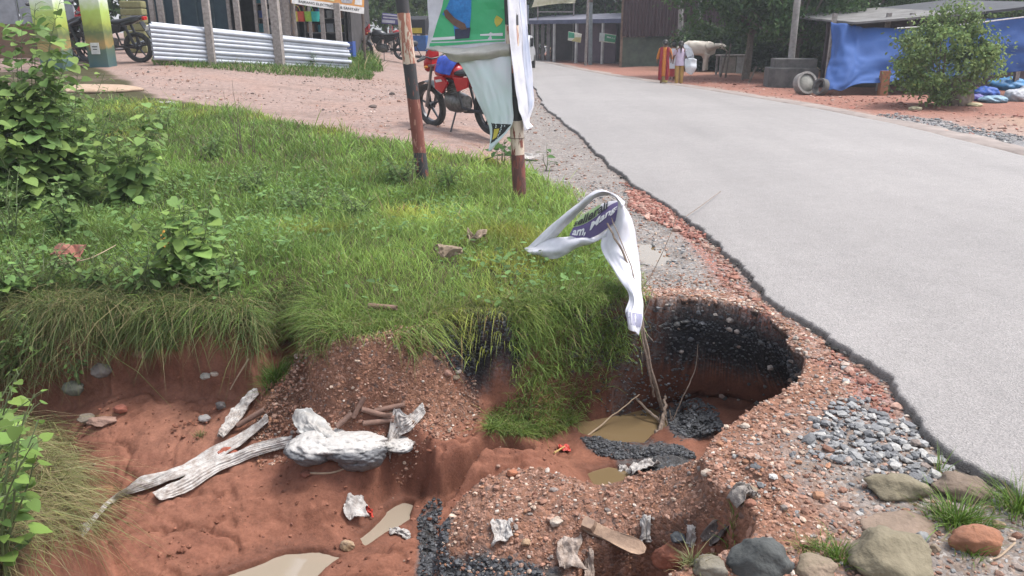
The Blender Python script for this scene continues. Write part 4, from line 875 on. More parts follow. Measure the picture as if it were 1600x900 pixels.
rock(346, 640, 16, "dark grey stone near the upper torn cloth", (.14, .125, .12), None, .8, .8, 31)
rock(320, 657, 18, "pale grey stone on the mud left of the torn cloth", (.30, .28, .27), None, .6, .8, 32)
rock(800, 742, 18, "orange lump at the left end of the fallen block's top", (.33, .13, .07), None, .7, .8, 33)
rock(478, 745, 18, "wet reddish lump beside the white sack", (.2, .08, .055), None, .6, .8, 34)
rock(612, 658, 12, "small brown stone among the clay pipes", TN, None, .6, .8, 35)
rock(700, 590, 16, "pinkish stone on the shoulder of the gravel mound", (.30, .17, .13), None, .7, .8, 36)
rock(712, 600, 13, "tan pebble beside the pinkish stone on the mound", TN, None, .7, .8, 37)
rock(686, 548, 14, "grey brown pebble at the foot of the black gravel wall", (.2, .16, .14), None, .7, .8, 38)
rock(715, 585, 12, "little pale stone between two larger ones on the mound", WT, None, .7, .8, 39)
rock(380, 345, 30, "bare sandy lump showing through the grass", (.30, .20, .14), None, .3, .8, 40)
rock(612, 148, 9, "dark stone on the dirt yard", (.10, .08, .07), None, .6, .8, 41)
rock(583, 168, 14, "flat dark stone on the dirt yard nearest the left post", (.12, .09, .08), None, .4, .8, 42)

# ------------------------------------------------------------------ draped sheets
def crm(P, t):
    n = len(P) - 1; t = np.clip(t, 0, 1) * n; i = np.minimum(t.astype(int), n - 1); f = (t - i)[..., None]
    P = np.asarray(P, float); g = lambda k: P[np.clip(k, 0, n)]
    p0, p1, p2, p3 = g(i - 1), g(i), g(i + 1), g(i + 2)
    return .5 * (2 * p1 + (p2 - p0) * f + (2 * p0 - 5 * p1 + 4 * p2 - p3) * f ** 2 + (3 * p1 - p0 - 3 * p2 + p3) * f ** 3)
class Sheet:
    """a bicubic cloth through rows of control points, with folds"""
    def __init__(s, rows, nu=40, nv=24, fold=.0, ff=(3, 8), thick=.0016, seed=0, crumple=0, conv=True, ridge=0):
        W = np.array([[tuple(at_y(*p)) if conv else tuple(p) for p in r] for r in rows]); s.W = W; s.fold = fold; s.ff = ff; s.seed = seed; s.cr = crumple; s.ridge = ridge; s.nu, s.nv, s.t = nu, nv, thick
        u = np.linspace(0, 1, nu); v = np.linspace(0, 1, nv); U, V = np.meshgrid(u, v); s.P = s.pos(U, V); s.U, s.V = U, V
        du = np.gradient(s.P, axis=1); dv = np.gradient(s.P, axis=0); N = np.cross(du, dv); s.N = N / (np.linalg.norm(N, axis=2, keepdims=True) + 1e-9)
        h = s.hf(U, V); s.P = s.P + s.N * h[..., None]
    def hf(s, U, V):
        a, b = s.ff; h = s.fold * fbm(U * a + s.seed, V * b + s.seed * 2, 3)
        if s.cr: h = h + s.cr * (1 - 2 * np.abs(fbm(U * 9 + s.seed, V * 9 + 3, 3)))
        if s.ridge: h = h + s.ridge * np.sin(V * 52 + 5 * fbm(U * 3 + s.seed, V * 2, 3)) * (.5 + vnoise(U * 6 + s.seed, V * 6))
        return h
    def pos(s, U, V):
        rows = np.stack([crm(r, U.ravel()) for r in s.W], 0); n = len(rows) - 1
        t = np.clip(V.ravel(), 0, 1) * n; i = np.minimum(t.astype(int), n - 1); f = (t - i)[:, None]; k = np.arange(rows.shape[1]); g = lambda q: rows[np.clip(q, 0, n), k]
        p0, p1, p2, p3 = g(i - 1), g(i), g(i + 1), g(i + 2)
        r = .5 * (2 * p1 + (p2 - p0) * f + (2 * p0 - 5 * p1 + 4 * p2 - p3) * f ** 2 + (3 * p1 - p0 - 3 * p2 + p3) * f ** 3)
        return r.reshape(U.shape + (3,))
    def build(s, name, mt, parent=None):
        nv, nu = s.U.shape; A = (s.P + s.N * s.t).reshape(-1, 3); B = (s.P - s.N * s.t).reshape(-1, 3); idx = np.arange(nu * nv).reshape(nv, nu); m = nu * nv
        F = np.stack([idx[:-1, :-1], idx[:-1, 1:], idx[1:, 1:], idx[1:, :-1]], -1).reshape(-1, 4); F2 = F[:, ::-1] + m
        bd = list(idx[0]) + list(idx[1:, -1]) + list(idx[-1, ::-1][1:]) + list(idx[::-1, 0][1:-1]); bd = np.array(bd); nb = np.roll(bd, -1)
        F3 = np.stack([nb, bd, bd + m, nb + m], 1)
        return np_mesh(name, np.concatenate([A, B]), np.concatenate([F, F2, F3]), mt, parent)
    def at(s, u, v, off=0.003):
        """point(s) on the finished sheet, raised a little towards the viewer"""
        u = np.clip(np.asarray(u, float), 0, 1) * (s.nu - 1); v = np.clip(np.asarray(v, float), 0, 1) * (s.nv - 1)
        i = np.minimum(u.astype(int), s.nu - 2); j = np.minimum(v.astype(int), s.nv - 2); fu = (u - i)[..., None]; fv = (v - j)[..., None]
        P = (s.P[j, i] * (1 - fu) + s.P[j, i + 1] * fu) * (1 - fv) + (s.P[j + 1, i] * (1 - fu) + s.P[j + 1, i + 1] * fu) * fv
        N = s.N[j, i]; tc_ = np.array([0, 0, CAMZ]) - P; sg = np.sign((N * tc_).sum(-1, keepdims=True)); return P + N * sg * off
def text_geo(txt, bold=0.0):
    cu = bpy.data.curves.new("t", 'FONT'); cu.body = txt; cu.size = 1; cu.offset = bold; cu.resolution_u = 3
    o = bpy.data.objects.new("t", cu); COL.objects.link(o); dg = bpy.context.evaluated_depsgraph_get(); me = bpy.data.meshes.new_from_object(o.evaluated_get(dg))
    V = np.array([v.co[:] for v in me.vertices]); F = [tuple(p.vertices) for p in me.polygons]
    bpy.data.objects.remove(o); bpy.data.curves.remove(cu); bpy.data.meshes.remove(me); return V, F
def text_on(sheet, txt, u0, v0, u1, v1, mt, name="lettering", parent=None, bold=.02, off=.003, sub=True, skew=0):
    """lettering laid on a sheet: baseline box (u0,v0)=lower left .. (u1,v1)=upper right in sheet coordinates"""
    V, F = text_geo(txt, bold)
    bm = bmesh.new(); me = bpy.data.meshes.new(name); me.from_pydata([tuple(v) for v in V], [], F); bm.from_mesh(me)
    if sub: bmesh.ops.triangulate(bm, faces=bm.faces); bmesh.ops.subdivide_edges(bm, edges=[e for e in bm.edges if e.calc_length() > .25], cuts=2, use_grid_fill=True)
    Q = np.array([v.co[:] for v in bm.verts]); a, b = Q[:, 0].min(), Q[:, 0].max(); c, d = Q[:, 1].min(), Q[:, 1].max()
    u = u0 + (u1 - u0) * (Q[:, 0] - a) / (b - a); v = v0 + (v1 - v0) * (Q[:, 1] - c) / (d - c) - skew * (u - u0); P = sheet.at(u, v, off)
    for k, vt in enumerate(bm.verts): vt.co = P[k]
    bm.to_mesh(me); bm.free(); me.materials.append(mt); o = bpy.data.objects.new(name, me); COL.objects.link(o)
    if parent: o.parent = parent
    return o
def region_on(sheet, uv, mt, name, parent, off=.002, n=12):
    """a printed shape on a sheet, following its surface"""
    bm = bmesh.new(); vs = [bm.verts.new((u, v, 0)) for u, v in uv]; bm.faces.new(vs); bmesh.ops.triangulate(bm, faces=bm.faces)
    for _ in range(3): bmesh.ops.subdivide_edges(bm, edges=[e for e in bm.edges if e.calc_length() > .05], cuts=1, use_grid_fill=True)
    bmesh.ops.triangulate(bm, faces=bm.faces)
    P = sheet.at([v.co.x for v in bm.verts], [v.co.y for v in bm.verts], off)
    for k, vt in enumerate(bm.verts): vt.co = P[k]
    me = bpy.data.meshes.new(name); bm.to_mesh(me); bm.free(); me.materials.append(mt); o = bpy.data.objects.new(name, me); COL.objects.link(o)
    if parent: o.parent = parent
    return o
vinyl = mat("white_vinyl", (.68, .67, .71), (.52, .51, .55), rough=.45, scale=5, bump=.15, bscale=20, spec=.4, trans=.2)
vinyl_d = mat("dirty_vinyl", (.42, .40, .42), (.25, .22, .20), rough=.6, scale=9, bump=.2)
purple = mat("purple_print", (.09, .065, .17), (.07, .05, .13), rough=.45, scale=4)
lime = mat("green_print", (.26, .36, .17), (.2, .3, .12), rough=.45, scale=4)
black_ink = mat("black_print", (.02, .02, .022), rough=.5); white_ink = mat("white_print", (.62, .62, .64), (.55, .55, .57), rough=.5)

fb = empty("fallen_banner", at_y(935, 440, 5.0), 0, "torn white banner with a purple and green print draped over branches at the pit", "banner")
def keep_parent(o, par):
    me = o.data; me.transform(Matrix.Translation(-Vector(par.location))); o.parent = par; return o
S1 = Sheet([[(820, 391, 5.78), (868, 344, 5.6), (905, 316, 5.42), (936, 296, 5.25), (960, 301, 5.2), (975, 318, 5.15)],
            [(830, 394, 5.7), (872, 352, 5.5), (905, 323, 5.32), (935, 301, 5.15), (958, 304, 5.13), (973, 322, 5.1)],
            [(840, 396, 5.68), (876, 360, 5.56), (905, 330, 5.42), (934, 306, 5.28), (956, 308, 5.22), (971, 326, 5.15)]], 60, 16, .02, (6, 2), seed=2)
keep_parent(S1.build("upper_fold", vinyl), fb)
S2 = Sheet([[(903, 342, 5.5), (925, 328, 5.44), (948, 316, 5.36), (970, 313, 5.28)],
            [(896, 356, 5.44), (918, 352, 5.36), (944, 338, 5.28), (966, 328, 5.22)],
            [(890, 368, 5.42), (912, 374, 5.34), (936, 366, 5.26), (962, 346, 5.18)]], 40, 30, .004, (4, 3), seed=5)
keep_parent(S2.build("printed_panel", vinyl), fb)
keep_parent(region_on(S2, [(0, .0), (.55, 0), (.5, .35), (0, .50)], lime, "green_area", None, .005), fb)
keep_parent(region_on(S2, [(.0, .52), (.5, .37), (1, .05), (1, 1), (0, 1)], purple, "purple_area", None, .005), fb)
keep_parent(text_on(S2, "sellerali", .02, .47, .72, .18, black_ink, "black_lettering", bold=.03, off=.011, skew=.22), fb)
keep_parent(text_on(S2, "am,", .08, .95, .36, .66, white_ink, bold=.03, off=.011, skew=.35), fb)
keep_parent(text_on(S2, "Mang:", .44, .80, .97, .50, white_ink, bold=.03, off=.011, skew=.42), fb)
S3 = Sheet([[(818, 388, 5.8), (860, 372, 5.58), (900, 367, 5.46), (930, 370, 5.38), (948, 360, 5.28)],
            [(826, 394, 5.66), (865, 388, 5.42), (905, 376, 5.32), (930, 376, 5.26), (948, 367, 5.2)],
            [(842, 399, 5.62), (870, 404, 5.42), (900, 388, 5.36), (922, 383, 5.3), (944, 373, 5.22)]], 50, 20, .02, (5, 3), seed=7)
keep_parent(S3.build("lower_fold", vinyl), fb)
S4 = Sheet([[(968, 313, 5.22), (972, 316, 5.12), (977, 319, 5.15)], [(955, 345, 5.22), (972, 346, 5.08), (988, 342, 5.15)], [(938, 382, 5.18), (965, 388, 5.02), (998, 390, 5.08)],
            [(962, 428, 4.86), (982, 432, 4.78), (1003, 440, 4.84)], [(982, 462, 4.64), (993, 468, 4.56), (1004, 474, 4.62)], [(975, 488, 4.52), (988, 490, 4.46), (1001, 496, 4.50)], [(982, 512, 4.46), (990, 518, 4.42), (998, 524, 4.44)]], 24, 70, .03, (3, 4), seed=9)
keep_parent(S4.build("hanging_tail", vinyl), fb)
keep_parent(region_on(S4, [(.05, .83), (.95, .8), (.95, .92), (.1, .94)], mat("grey_violet_stain", (.20, .20, .30), (.3, .29, .36), rough=.6, scale=12), "stain", None, .003), fb)

# ------------------------------------------------------------------ the two painted posts and the torn banner between them
def band_mat(name, bands):
    """bands: (z_low, colour A, colour B, how much B shows); peeling paint over wood"""
    m, nt, bs = newmat(name); N = nt.nodes.new; tc = N("ShaderNodeTexCoord"); sp = N("ShaderNodeSeparateXYZ"); nt.links.new(tc.outputs["Object"], sp.inputs[0])
    mp = N("ShaderNodeMapping"); mp.inputs["Scale"].default_value = (1, 1, .22); nt.links.new(tc.outputs["Object"], mp.inputs[0])
    no = N("ShaderNodeTexNoise"); no.inputs["Scale"].default_value = 26; no.inputs["Detail"].default_value = 7; no.inputs["Roughness"].default_value = .6; nt.links.new(mp.outputs[0], no.inputs["Vector"])
    n2 = N("ShaderNodeTexNoise"); n2.inputs["Scale"].default_value = 9; nt.links.new(tc.outputs["Object"], n2.inputs["Vector"])
    za = N("ShaderNodeMath"); za.operation = 'MULTIPLY_ADD'; nt.links.new(n2.outputs["Fac"], za.inputs[0]); za.inputs[1].default_value = .05; nt.links.new(sp.outputs[2], za.inputs[2])
    zm = N("ShaderNodeMapRange"); z0, z1 = -.3, 3.0; zm.inputs[1].default_value = z0; zm.inputs[2].default_value = z1; nt.links.new(za.outputs[0], zm.inputs[0])
    def ramp(vals):
        r = N("ShaderNodeValToRGB"); r.color_ramp.interpolation = 'CONSTANT'; els = r.color_ramp.elements
        els[0].position = 0; els[0].color = vals[0]; els[1].position = max(.001, (bands[1][0] - z0) / (z1 - z0)); els[1].color = vals[1]
        for b, v in list(zip(bands, vals))[2:]: e = els.new((b[0] - z0) / (z1 - z0)); e.color = v
        nt.links.new(zm.outputs[0], r.inputs[0]); return r
    ra = ramp([(*b[1], 1) for b in bands]); rb = ramp([(*b[2], 1) for b in bands]); rc = ramp([(b[3],) * 3 + (1,) for b in bands])
    sub = N("ShaderNodeMath"); sub.operation = 'ADD'; nt.links.new(no.outputs["Fac"], sub.inputs[0]); nt.links.new(rc.outputs[0], sub.inputs[1])
    gt = N("ShaderNodeMapRange"); gt.inputs[1].default_value = .98; gt.inputs[2].default_value = 1.02; nt.links.new(sub.outputs[0], gt.inputs[0])
    mx = N("ShaderNodeMix"); mx.data_type = 'RGBA'; nt.links.new(gt.outputs[0], mx.inputs["Factor"]); nt.links.new(ra.outputs[0], mx.inputs["A"]); nt.links.new(rb.outputs[0], mx.inputs["B"])
    nt.links.new(mx.outputs["Result"], bs.inputs["Base Color"]); bs.inputs["Roughness"].default_value = .7
    b = N("ShaderNodeBump"); b.inputs["Strength"].default_value = .6; b.inputs["Distance"].default_value = .006; nt.links.new(gt.outputs[0], b.inputs["Height"]); nt.links.new(b.outputs[0], bs.inputs["Normal"]); return m
BK = (.035, .033, .036); RU = (.17, .05, .035); CRM = (.52, .42, .33); RUD = (.09, .035, .03)
def painted_post(base_px, top_px, bands_px, label, r=.072):
    p = hit(*base_px); q = at_y(top_px[0], top_px[1], p.y + .05); d = (q - p) / (q.z - p.z)   # per metre of height
    ex = 2.75 - p.z; m = MB(); n = 14
    rg = random.Random(base_px[0]); pts = [d * (ex * t) for t in np.linspace(-.06, 1, n)]
    m.tube(pts, [r * (1 + rg.uniform(-.03, .03)) * (1.03 - .1 * k / n) for k in range(n)], 12)
    bands = [(-1, *bands_px[-1][1:])]
    for (yb, a, b, c) in bands_px[::-1][1:]: bands.append((at_y(base_px[0], yb, p.y).z - p.z, a, b, c))
    o = m.build("banner_post", band_mat("post_paint_%d" % base_px[0], bands), smooth=True); o.location = p
    return tag(o, label, "post", "painted posts that held the banner"), p, d
# bands listed top down: (pixel row where the band ENDS, paint, under-colour, amount of under-colour)
LPOST, lp, ld = painted_post((661, 282), (628, 0), [(18, BK, RU, .35), (96, CRM, (.30, .12, .08), .50), (152, BK, RU, .38), (236, RU, (.35, .17, .12), .42), (290, BK, RU, .40)], "left leaning wooden post with peeling red, black and cream paint bands")
RPOST, rp_, rd = painted_post((812, 307), (798, 0), [(36, BK, RU, .33), (112, CRM, (.30, .10, .07), .50), (186, BK, RUD, .36), (238, CRM, RU, .44), (310, RU, RUD, .5)], "right wooden post with peeling paint carrying the torn white cloth", r=.072)

tb = empty("torn_banner", at_y(800, 120, 8.0), 0, "tattered hoarding cloth with a green poster and twisted white flaps tied between posts", "banner")
Yb = 8.15
green_p = mat("green_poster", (.04, .31, .13), (.05, .37, .16), rough=.4, scale=3)
T1 = Sheet([[(664, -90, Yb + .3), (700, -95, Yb + .25), (750, -98, Yb + .15), (797, -100, Yb)], [(668, 0, Yb + .32), (705, -3, Yb + .2), (750, -5, Yb + .1), (796, -8, Yb)], [(670, 40, Yb + .28), (705, 38, Yb + .22), (750, 34, Yb + .12), (797, 30, Yb)], [(666, 78, Yb + .3), (705, 77, Yb + .2), (750, 74, Yb + .1), (797, 72, Yb)]], 50, 60, .02, (3, 3), seed=11)
keep_parent(T1.build("poster_cloth", vinyl), tb)
def uvT(px, py):
    """place print on the poster: nearest sheet parameter for a point given in photograph pixels"""
    qx, qy = project(T1.P[..., 0], T1.P[..., 1], T1.P[..., 2]); k = np.argmin((qx - px) ** 2 + (qy - py) ** 2); return T1.U.ravel()[k], T1.V.ravel()[k]
def print_T(pxs, mt, name, off): return keep_parent(region_on(T1, [uvT(*q) for q in pxs], mt, name, None, off), tb)
print_T([(722, -80), (790, -80), (790, 61), (675, 66), (694, 0)], green_p, "green_poster", .004)
print_T([(705, -8), (722, -60), (745, -60), (737, -8), (737, 30), (735, 58), (712, 60), (708, 35), (700, 28), (692, 22)], mat("blue_shirt_print", (.02, .13, .36), (.03, .2, .5), rough=.4, scale=30), "figure_print", .009)
print_T([(694, 16), (700, 14), (712, 28), (728, 38), (731, 45), (722, 47), (708, 40), (696, 28)], mat("brown_arm_print", (.13, .07, .05), rough=.4, scale=30), "arm_print", .014)
print_T([(711, 46), (735, 44), (735, 60), (712, 61)], mat("dark_cloth_print", (.03, .035, .07), rough=.4, scale=30), "lower_garment_print", .012)
print_T([(672, 68), (789, 62), (790, 65), (671, 72)], green_p, "green_border", .006)
print_T([(778, 24), (785, 30), (784, 38), (778, 42), (773, 36), (773, 30)], mat("yellow_emblem", (.5, .42, .06), rough=.5), "emblem", .009)
print_T([(675, 58), (711, 56), (711, 61), (675, 63)], white_ink, "caption_strip", .010)
print_T([(750, 53), (786, 51), (786, 55), (750, 57)], white_ink, "caption_strip", .010)
T2 = Sheet([[(664, 74, 8.45), (700, 74, 8.36), (750, 72, 8.27), (797, 68, 8.15)], [(670, 76, 8.35), (705, 84, 8.2), (750, 80, 8.1), (797, 76, 8.05)], [(690, 76, 8.4), (714, 96, 8.24), (752, 94, 8.14), (797, 88, 8.08)]], 40, 16, .03, (4, 2), seed=13)
keep_parent(T2.build("folded_edge", mat("cream_vinyl", (.60, .57, .52), (.46, .43, .39), rough=.5, scale=5, bump=.15, trans=.3)), tb)
T3 = Sheet([[(712, 92, 8.26), (738, 90, 8.2), (768, 88, 8.14), (799, 84, 8.08)], [(730, 120, 8.24), (752, 120, 8.16), (775, 118, 8.1), (799, 116, 8.06)], [(745, 155, 8.2), (764, 156, 8.13), (782, 156, 8.08), (800, 156, 8.04)], [(764, 200, 8.15), (774, 200, 8.1), (788, 198, 8.06), (799, 196, 8.02)], [(762, 236, 8.1), (764, 236, 8.08), (766, 236, 8.06), (768, 235, 8.04)]], 30, 60, .03, (5, 2), seed=17)
keep_parent(T3.build("hanging_flap", mat("pale_vinyl", (.60, .69, .68), (.66, .66, .69), rough=.42, scale=3, bump=.1, trans=.2)), tb)
keep_parent(region_on(T3, [(.2, .70), (.98, .74), (.6, .86), (.2, .90)], black_ink, "dark_corner_print", None, .004), tb)
keep_parent(region_on(T3, [(.3, .76), (.5, .76), (.5, .84), (.3, .86)], mat("yellow_emblem", (.5, .42, .06)), "emblem", None, .008), tb)
T4 = Sheet([[(792, -60, 8.0), (806, -60, 8.15), (820, -60, 8.3)], [(795, 0, 7.98), (810, 0, 8.15), (824, -2, 8.3)], [(800, 60, 7.98), (814, 60, 8.16), (829, 58, 8.3)], [(803, 120, 7.98), (818, 120, 8.16), (833, 120, 8.3)], [(806, 165, 7.98), (820, 165, 8.14), (833, 165, 8.28)], [(812, 186, 8.0), (820, 190, 8.1), (826, 190, 8.2)], [(818, 205, 8.05), (826, 202, 8.1), (832, 200, 8.15)]], 24, 80, .05, (4, 3), seed=19)
keep_parent(T4.build("twisted_tail", vinyl), tb)
keep_parent(region_on(T4, [(.6, .05), (.9, .1), (.95, .6), (.7, .75), (.55, .4)], mat("blue_grey_print", (.33, .36, .46), (.45, .45, .52), rough=.5, scale=5), "faded_print", None, .004), tb)
wire = MB()
for zz, rr in ((.62, .078), (1.05, .078)):
    c_ = rd * zz; wire.tube([(c_.x + rr * math.cos(a), c_.y + rr * math.sin(a), zz) for a in np.linspace(0, 6.1, 18)], .004, 4, closed=True)
w_ = wire.build("binding_wire", mat("rusty_wire", (.12, .08, .06), rough=.8)); w_.parent = RPOST

# ------------------------------------------------------------------ dead branches in and over the pit
bark = mat("dead_branch_bark", (.26, .20, .16), (.13, .095, .07), rough=.9, scale=40, bump=.5)
def branch(name, pts, r, label, cat="branch", group="dead branches in the pit", side=None, mt=None, seed=0):
    W = [at_y(*p) for p in pts]; base = W[-1]; W = [q - base for q in W]; rg = random.Random(seed)
    cv = crm(np.array([tuple(q) for q in W]), np.linspace(0, 1, 5 * len(W)))
    cv = cv + np.array([[rg.uniform(-1, 1) * r * .5 for _ in range(3)] for _ in cv]); k = len(cv)
    m = MB(); m.tube(cv, [r * (.45 + .55 * i / k) for i in range(k)], 6)
    for s_ in (side or []):
        Ws = [at_y(*p) - base for p in s_[:-1]]; c2 = crm(np.array([tuple(q) for q in Ws]), np.linspace(0, 1, 4 * len(Ws))); m.tube(c2, [s_[-1] * (1 - .6 * i / len(c2)) for i in range(len(c2))], 5)
    o = m.build(name, mt or bark, smooth=True); o.location = base; return tag(o, label, cat, group)
branch("dead_branch", [(950, 350, 5.1), (975, 400, 4.95), (996, 455, 4.8), (1003, 500, 4.7), (1016, 570, 4.68), (1035, 640, 4.74)], .014, "longest grey branch running from under the fallen banner down into the pit",
       side=[[(1003, 500, 4.7), (990, 480, 4.75), (968, 470, 4.8), .005], [(996, 460, 4.8), (1020, 425, 4.85), (1050, 360, 4.95), (1055, 330, 5.0), .004], [(1003, 500, 4.7), (1015, 470, 4.72), (1022, 445, 4.72), .004]], seed=1)
branch("dead_branch", [(955, 340, 5.12), (990, 430, 4.82), (999, 500, 4.62), (1012, 570, 4.6), (1022, 620, 4.66)], .008, "thin branch beside the longest one under the banner's tail", seed=2, side=[[(990, 430, 4.82), (975, 440, 4.84), (960, 470, 4.86), .003], [(999, 500, 4.62), (1010, 520, 4.55), (1022, 535, 4.5), .003]])
branch("dead_branch", [(1040, 618, 4.72), (1038, 650, 4.62), (1026, 678, 4.5)], .019, "short thick broken branch standing in the pool", seed=3)
branch("dead_branch", [(975, 603, 4.9), (1000, 630, 4.75), (1032, 660, 4.62)], .011, "broken stick slanting over the middle of the pool", seed=4)
branch("dead_branch", [(999, 617, 4.74), (950, 655, 4.6), (900, 695, 4.42)], .007, "straight pale stick lying across the pool towards the viewer", seed=5, mt=mat("pale_stick", (.36, .27, .19), (.26, .19, .13), rough=.9, scale=30))
branch("dead_branch", [(1091, 535, 4.8), (1085, 580, 4.72), (1065, 625, 4.65), (1050, 660, 4.62)], .005, "thin curved twig rising alone against the dark pit wall", seed=6)
branch("dead_branch", [(1080, 628, 4.72), (1066, 660, 4.62), (1052, 690, 4.55)], .007, "short twig right of the tangled roots in the pool", seed=7)
branch("dead_branch", [(1040, 640, 4.7), (1045, 670, 4.6), (1056, 700, 4.45)], .005, "tangle of thin roots standing at the pool's right end", seed=8,
       side=[[(1046, 640, 4.7), (1052, 670, 4.6), (1062, 695, 4.5), .004], [(1035, 645, 4.68), (1040, 672, 4.58), (1044, 695, 4.5), .004], [(1030, 650, 4.66), (1036, 680, 4.52), (1030, 700, 4.46), .004], [(1050, 650, 4.68), (1060, 665, 4.62), (1070, 668, 4.6), .003], [(1038, 650, 4.65), (1050, 680, 4.55), (1058, 700, 4.47), .003]])
branch("thin_twig", [(1065, 322, 8.2), (1095, 312, 8.6), (1125, 300, 9.2)], .004, "thin twig lying on the edge of the asphalt", cat="twig", group=None, seed=9) if False else None
def ground_stick(px, label, r=.006, name="stick", mt=None, cat="stick", group="loose sticks on the ground", lift=.01, seed=0):
    W = [hit(a, b) + Vector((0, 0, lift)) for a, b in px]; base = W[0]; m = MB(); cv = crm(np.array([tuple(q - base) for q in W]), np.linspace(0, 1, 4 * len(W)))
    m.tube(cv, [r * (1 - .4 * i / len(cv)) for i in range(len(cv))], 6); o = m.build(name, mt or bark, smooth=True); o.location = base; return tag(o, label, cat, group)
ground_stick([(390, 573), (372, 592), (360, 612)], "pale curved root lying on the red mud above the torn cloth", .006, mt=MATS["pale_stick"])
ground_stick([(1585, 852), (1560, 875), (1545, 878)], "crooked pale twig on the gravel right of the orange red rock", .004, mt=MATS["pale_stick"])
ground_stick([(480, 742), (520, 742), (560, 730)], "muddy root lying in front of the white sack", .007, mt=MATS["pale_stick"])
ground_stick([(100, 440), (145, 430), (185, 408)], "long dry stem lying over the grass at the cliff top", .005, mt=MATS["pale_stick"], lift=.12)
# twig on the asphalt
W = [at_z(1072, 338, .065), at_z(1095, 322, .07), at_z(1126, 299, .068)]; m = MB(); m.tube([w - W[0] for w in W], .0035, 5); o = m.build("twig", bark); o.location = W[0]; tag(o, "thin bent twig lying on the asphalt beyond the fallen banner", "twig")

# ------------------------------------------------------------------ debris on the mud
fabric_white = mat("frayed_white_cloth", (.46, .44, .42), (.26, .22, .195), rough=.85, scale=25, bump=.5, bscale=60)
def ribbon(name, centre, wpx, label, seed, mt=fabric_white, ridge=.0035, lift=.014, cat="cloth", nu=90, fold=.02):
    C_ = [hit(a, b) for a, b in centre]; n = len(C_); rows = [[], [], []]
    for i, c in enumerate(C_):
        t = (C_[min(i + 1, n - 1)] - C_[max(i - 1, 0)]); t.z = 0; t.normalize(); s_ = Vector((-t.y, t.x, 0)); d = c.length; h = wpx[i] / FPX * d * .5
        for k, o_ in enumerate((-1, 0, 1)):
            q = c + s_ * h * o_; rows[k].append((q.x, q.y, max(gz(q.x, q.y), c.z - .03) + lift + (.012 if o_ == 0 else 0)))
    S = Sheet(rows, nu * 2, 44, fold, (8, 2), .002, seed, .006, False, ridge); o = S.build(name, mt); me = o.data; me.transform(Matrix.Translation(-C_[0])); o.location = C_[0]; return tag(o, label, cat)
ribbon("torn_cloth", [(128, 842), (165, 800), (215, 770), (270, 750), (330, 722), (385, 692), (420, 664)], [6, 14, 18, 34, 30, 20, 8], "long frayed white cloth strip lying over the red mud", 3, lift=.03)
ribbon("torn_cloth", [(245, 785), (290, 762), (340, 735), (400, 712), (458, 695)], [24, 26, 22, 16, 14], "second frayed white strip running beside the long one to the sack", 5, lift=.025)
ribbon("torn_cloth", [(345, 692), (362, 668), (380, 640), (402, 616)], [12, 24, 24, 14], "short bunched white cloth higher up near the dark grass tuft", 7, lift=.03)
ribbon("torn_cloth", [(606, 720), (622, 690), (640, 668), (662, 648)], [8, 16, 16, 6], "stiff pointed white strip right of the clay pipes", 9, lift=.03, nu=40)
rock(355, 712, 32, "bright orange red lump of brick caught between the cloth strips", (.33, .09, .05), (.2, .06, .04), .5, .6, 50, group="larger loose rocks")
def lump(name, px, py, wpx, hpx, zr, label, col, col2, seed, cat, cr=.12, ridge=.05, parent=None, rot=0, lift=.6, off=(0, 0, 0), asp=None):
    p = hit(px, py); d = (Vector(p) - Vector((0, 0, CAMZ))).length; a = wpx / FPX * d / 2; b = hpx / FPX * d / 2; V = ICO4.copy(); rg = np.random.default_rng(seed); o_ = rg.uniform(0, 30, 2)
    ph = np.arctan2(V[:, 1], V[:, 0]); nz = fbm(ph * 1.5 + o_[0] + V[:, 2] * 2, V[:, 0] * 2 + o_[1], 3)
    rid = (1 - 2 * np.abs(fbm(V[:, 0] * 4 + V[:, 2] * 1.5 + o_[0], V[:, 1] * 3.0 + o_[1], 3)))
    V = V * (1 + cr * nz + ridge * rid)[:, None] * np.array([a, (asp or 1) * b * 1.2, zr]); ca, sa = math.cos(rot), math.sin(rot)
    V = np.stack([V[:, 0] * ca - V[:, 1] * sa, V[:, 0] * sa + V[:, 1] * ca, V[:, 2] + zr * lift], 1) + np.array(off)
    o = np_mesh(name, V, ICF4, mat(name + "_%d" % seed, col, col2, rough=.55, scale=9, bump=.5, bscale=50, spec=.4), parent)
    if parent is None: o.location = p; tag(o, label, cat)
    return o, p
sk = empty("white_sack", hit(530, 715), 0, "slumped white plastic sack with grey mud-filled bottom lying on the red mud", "sack")
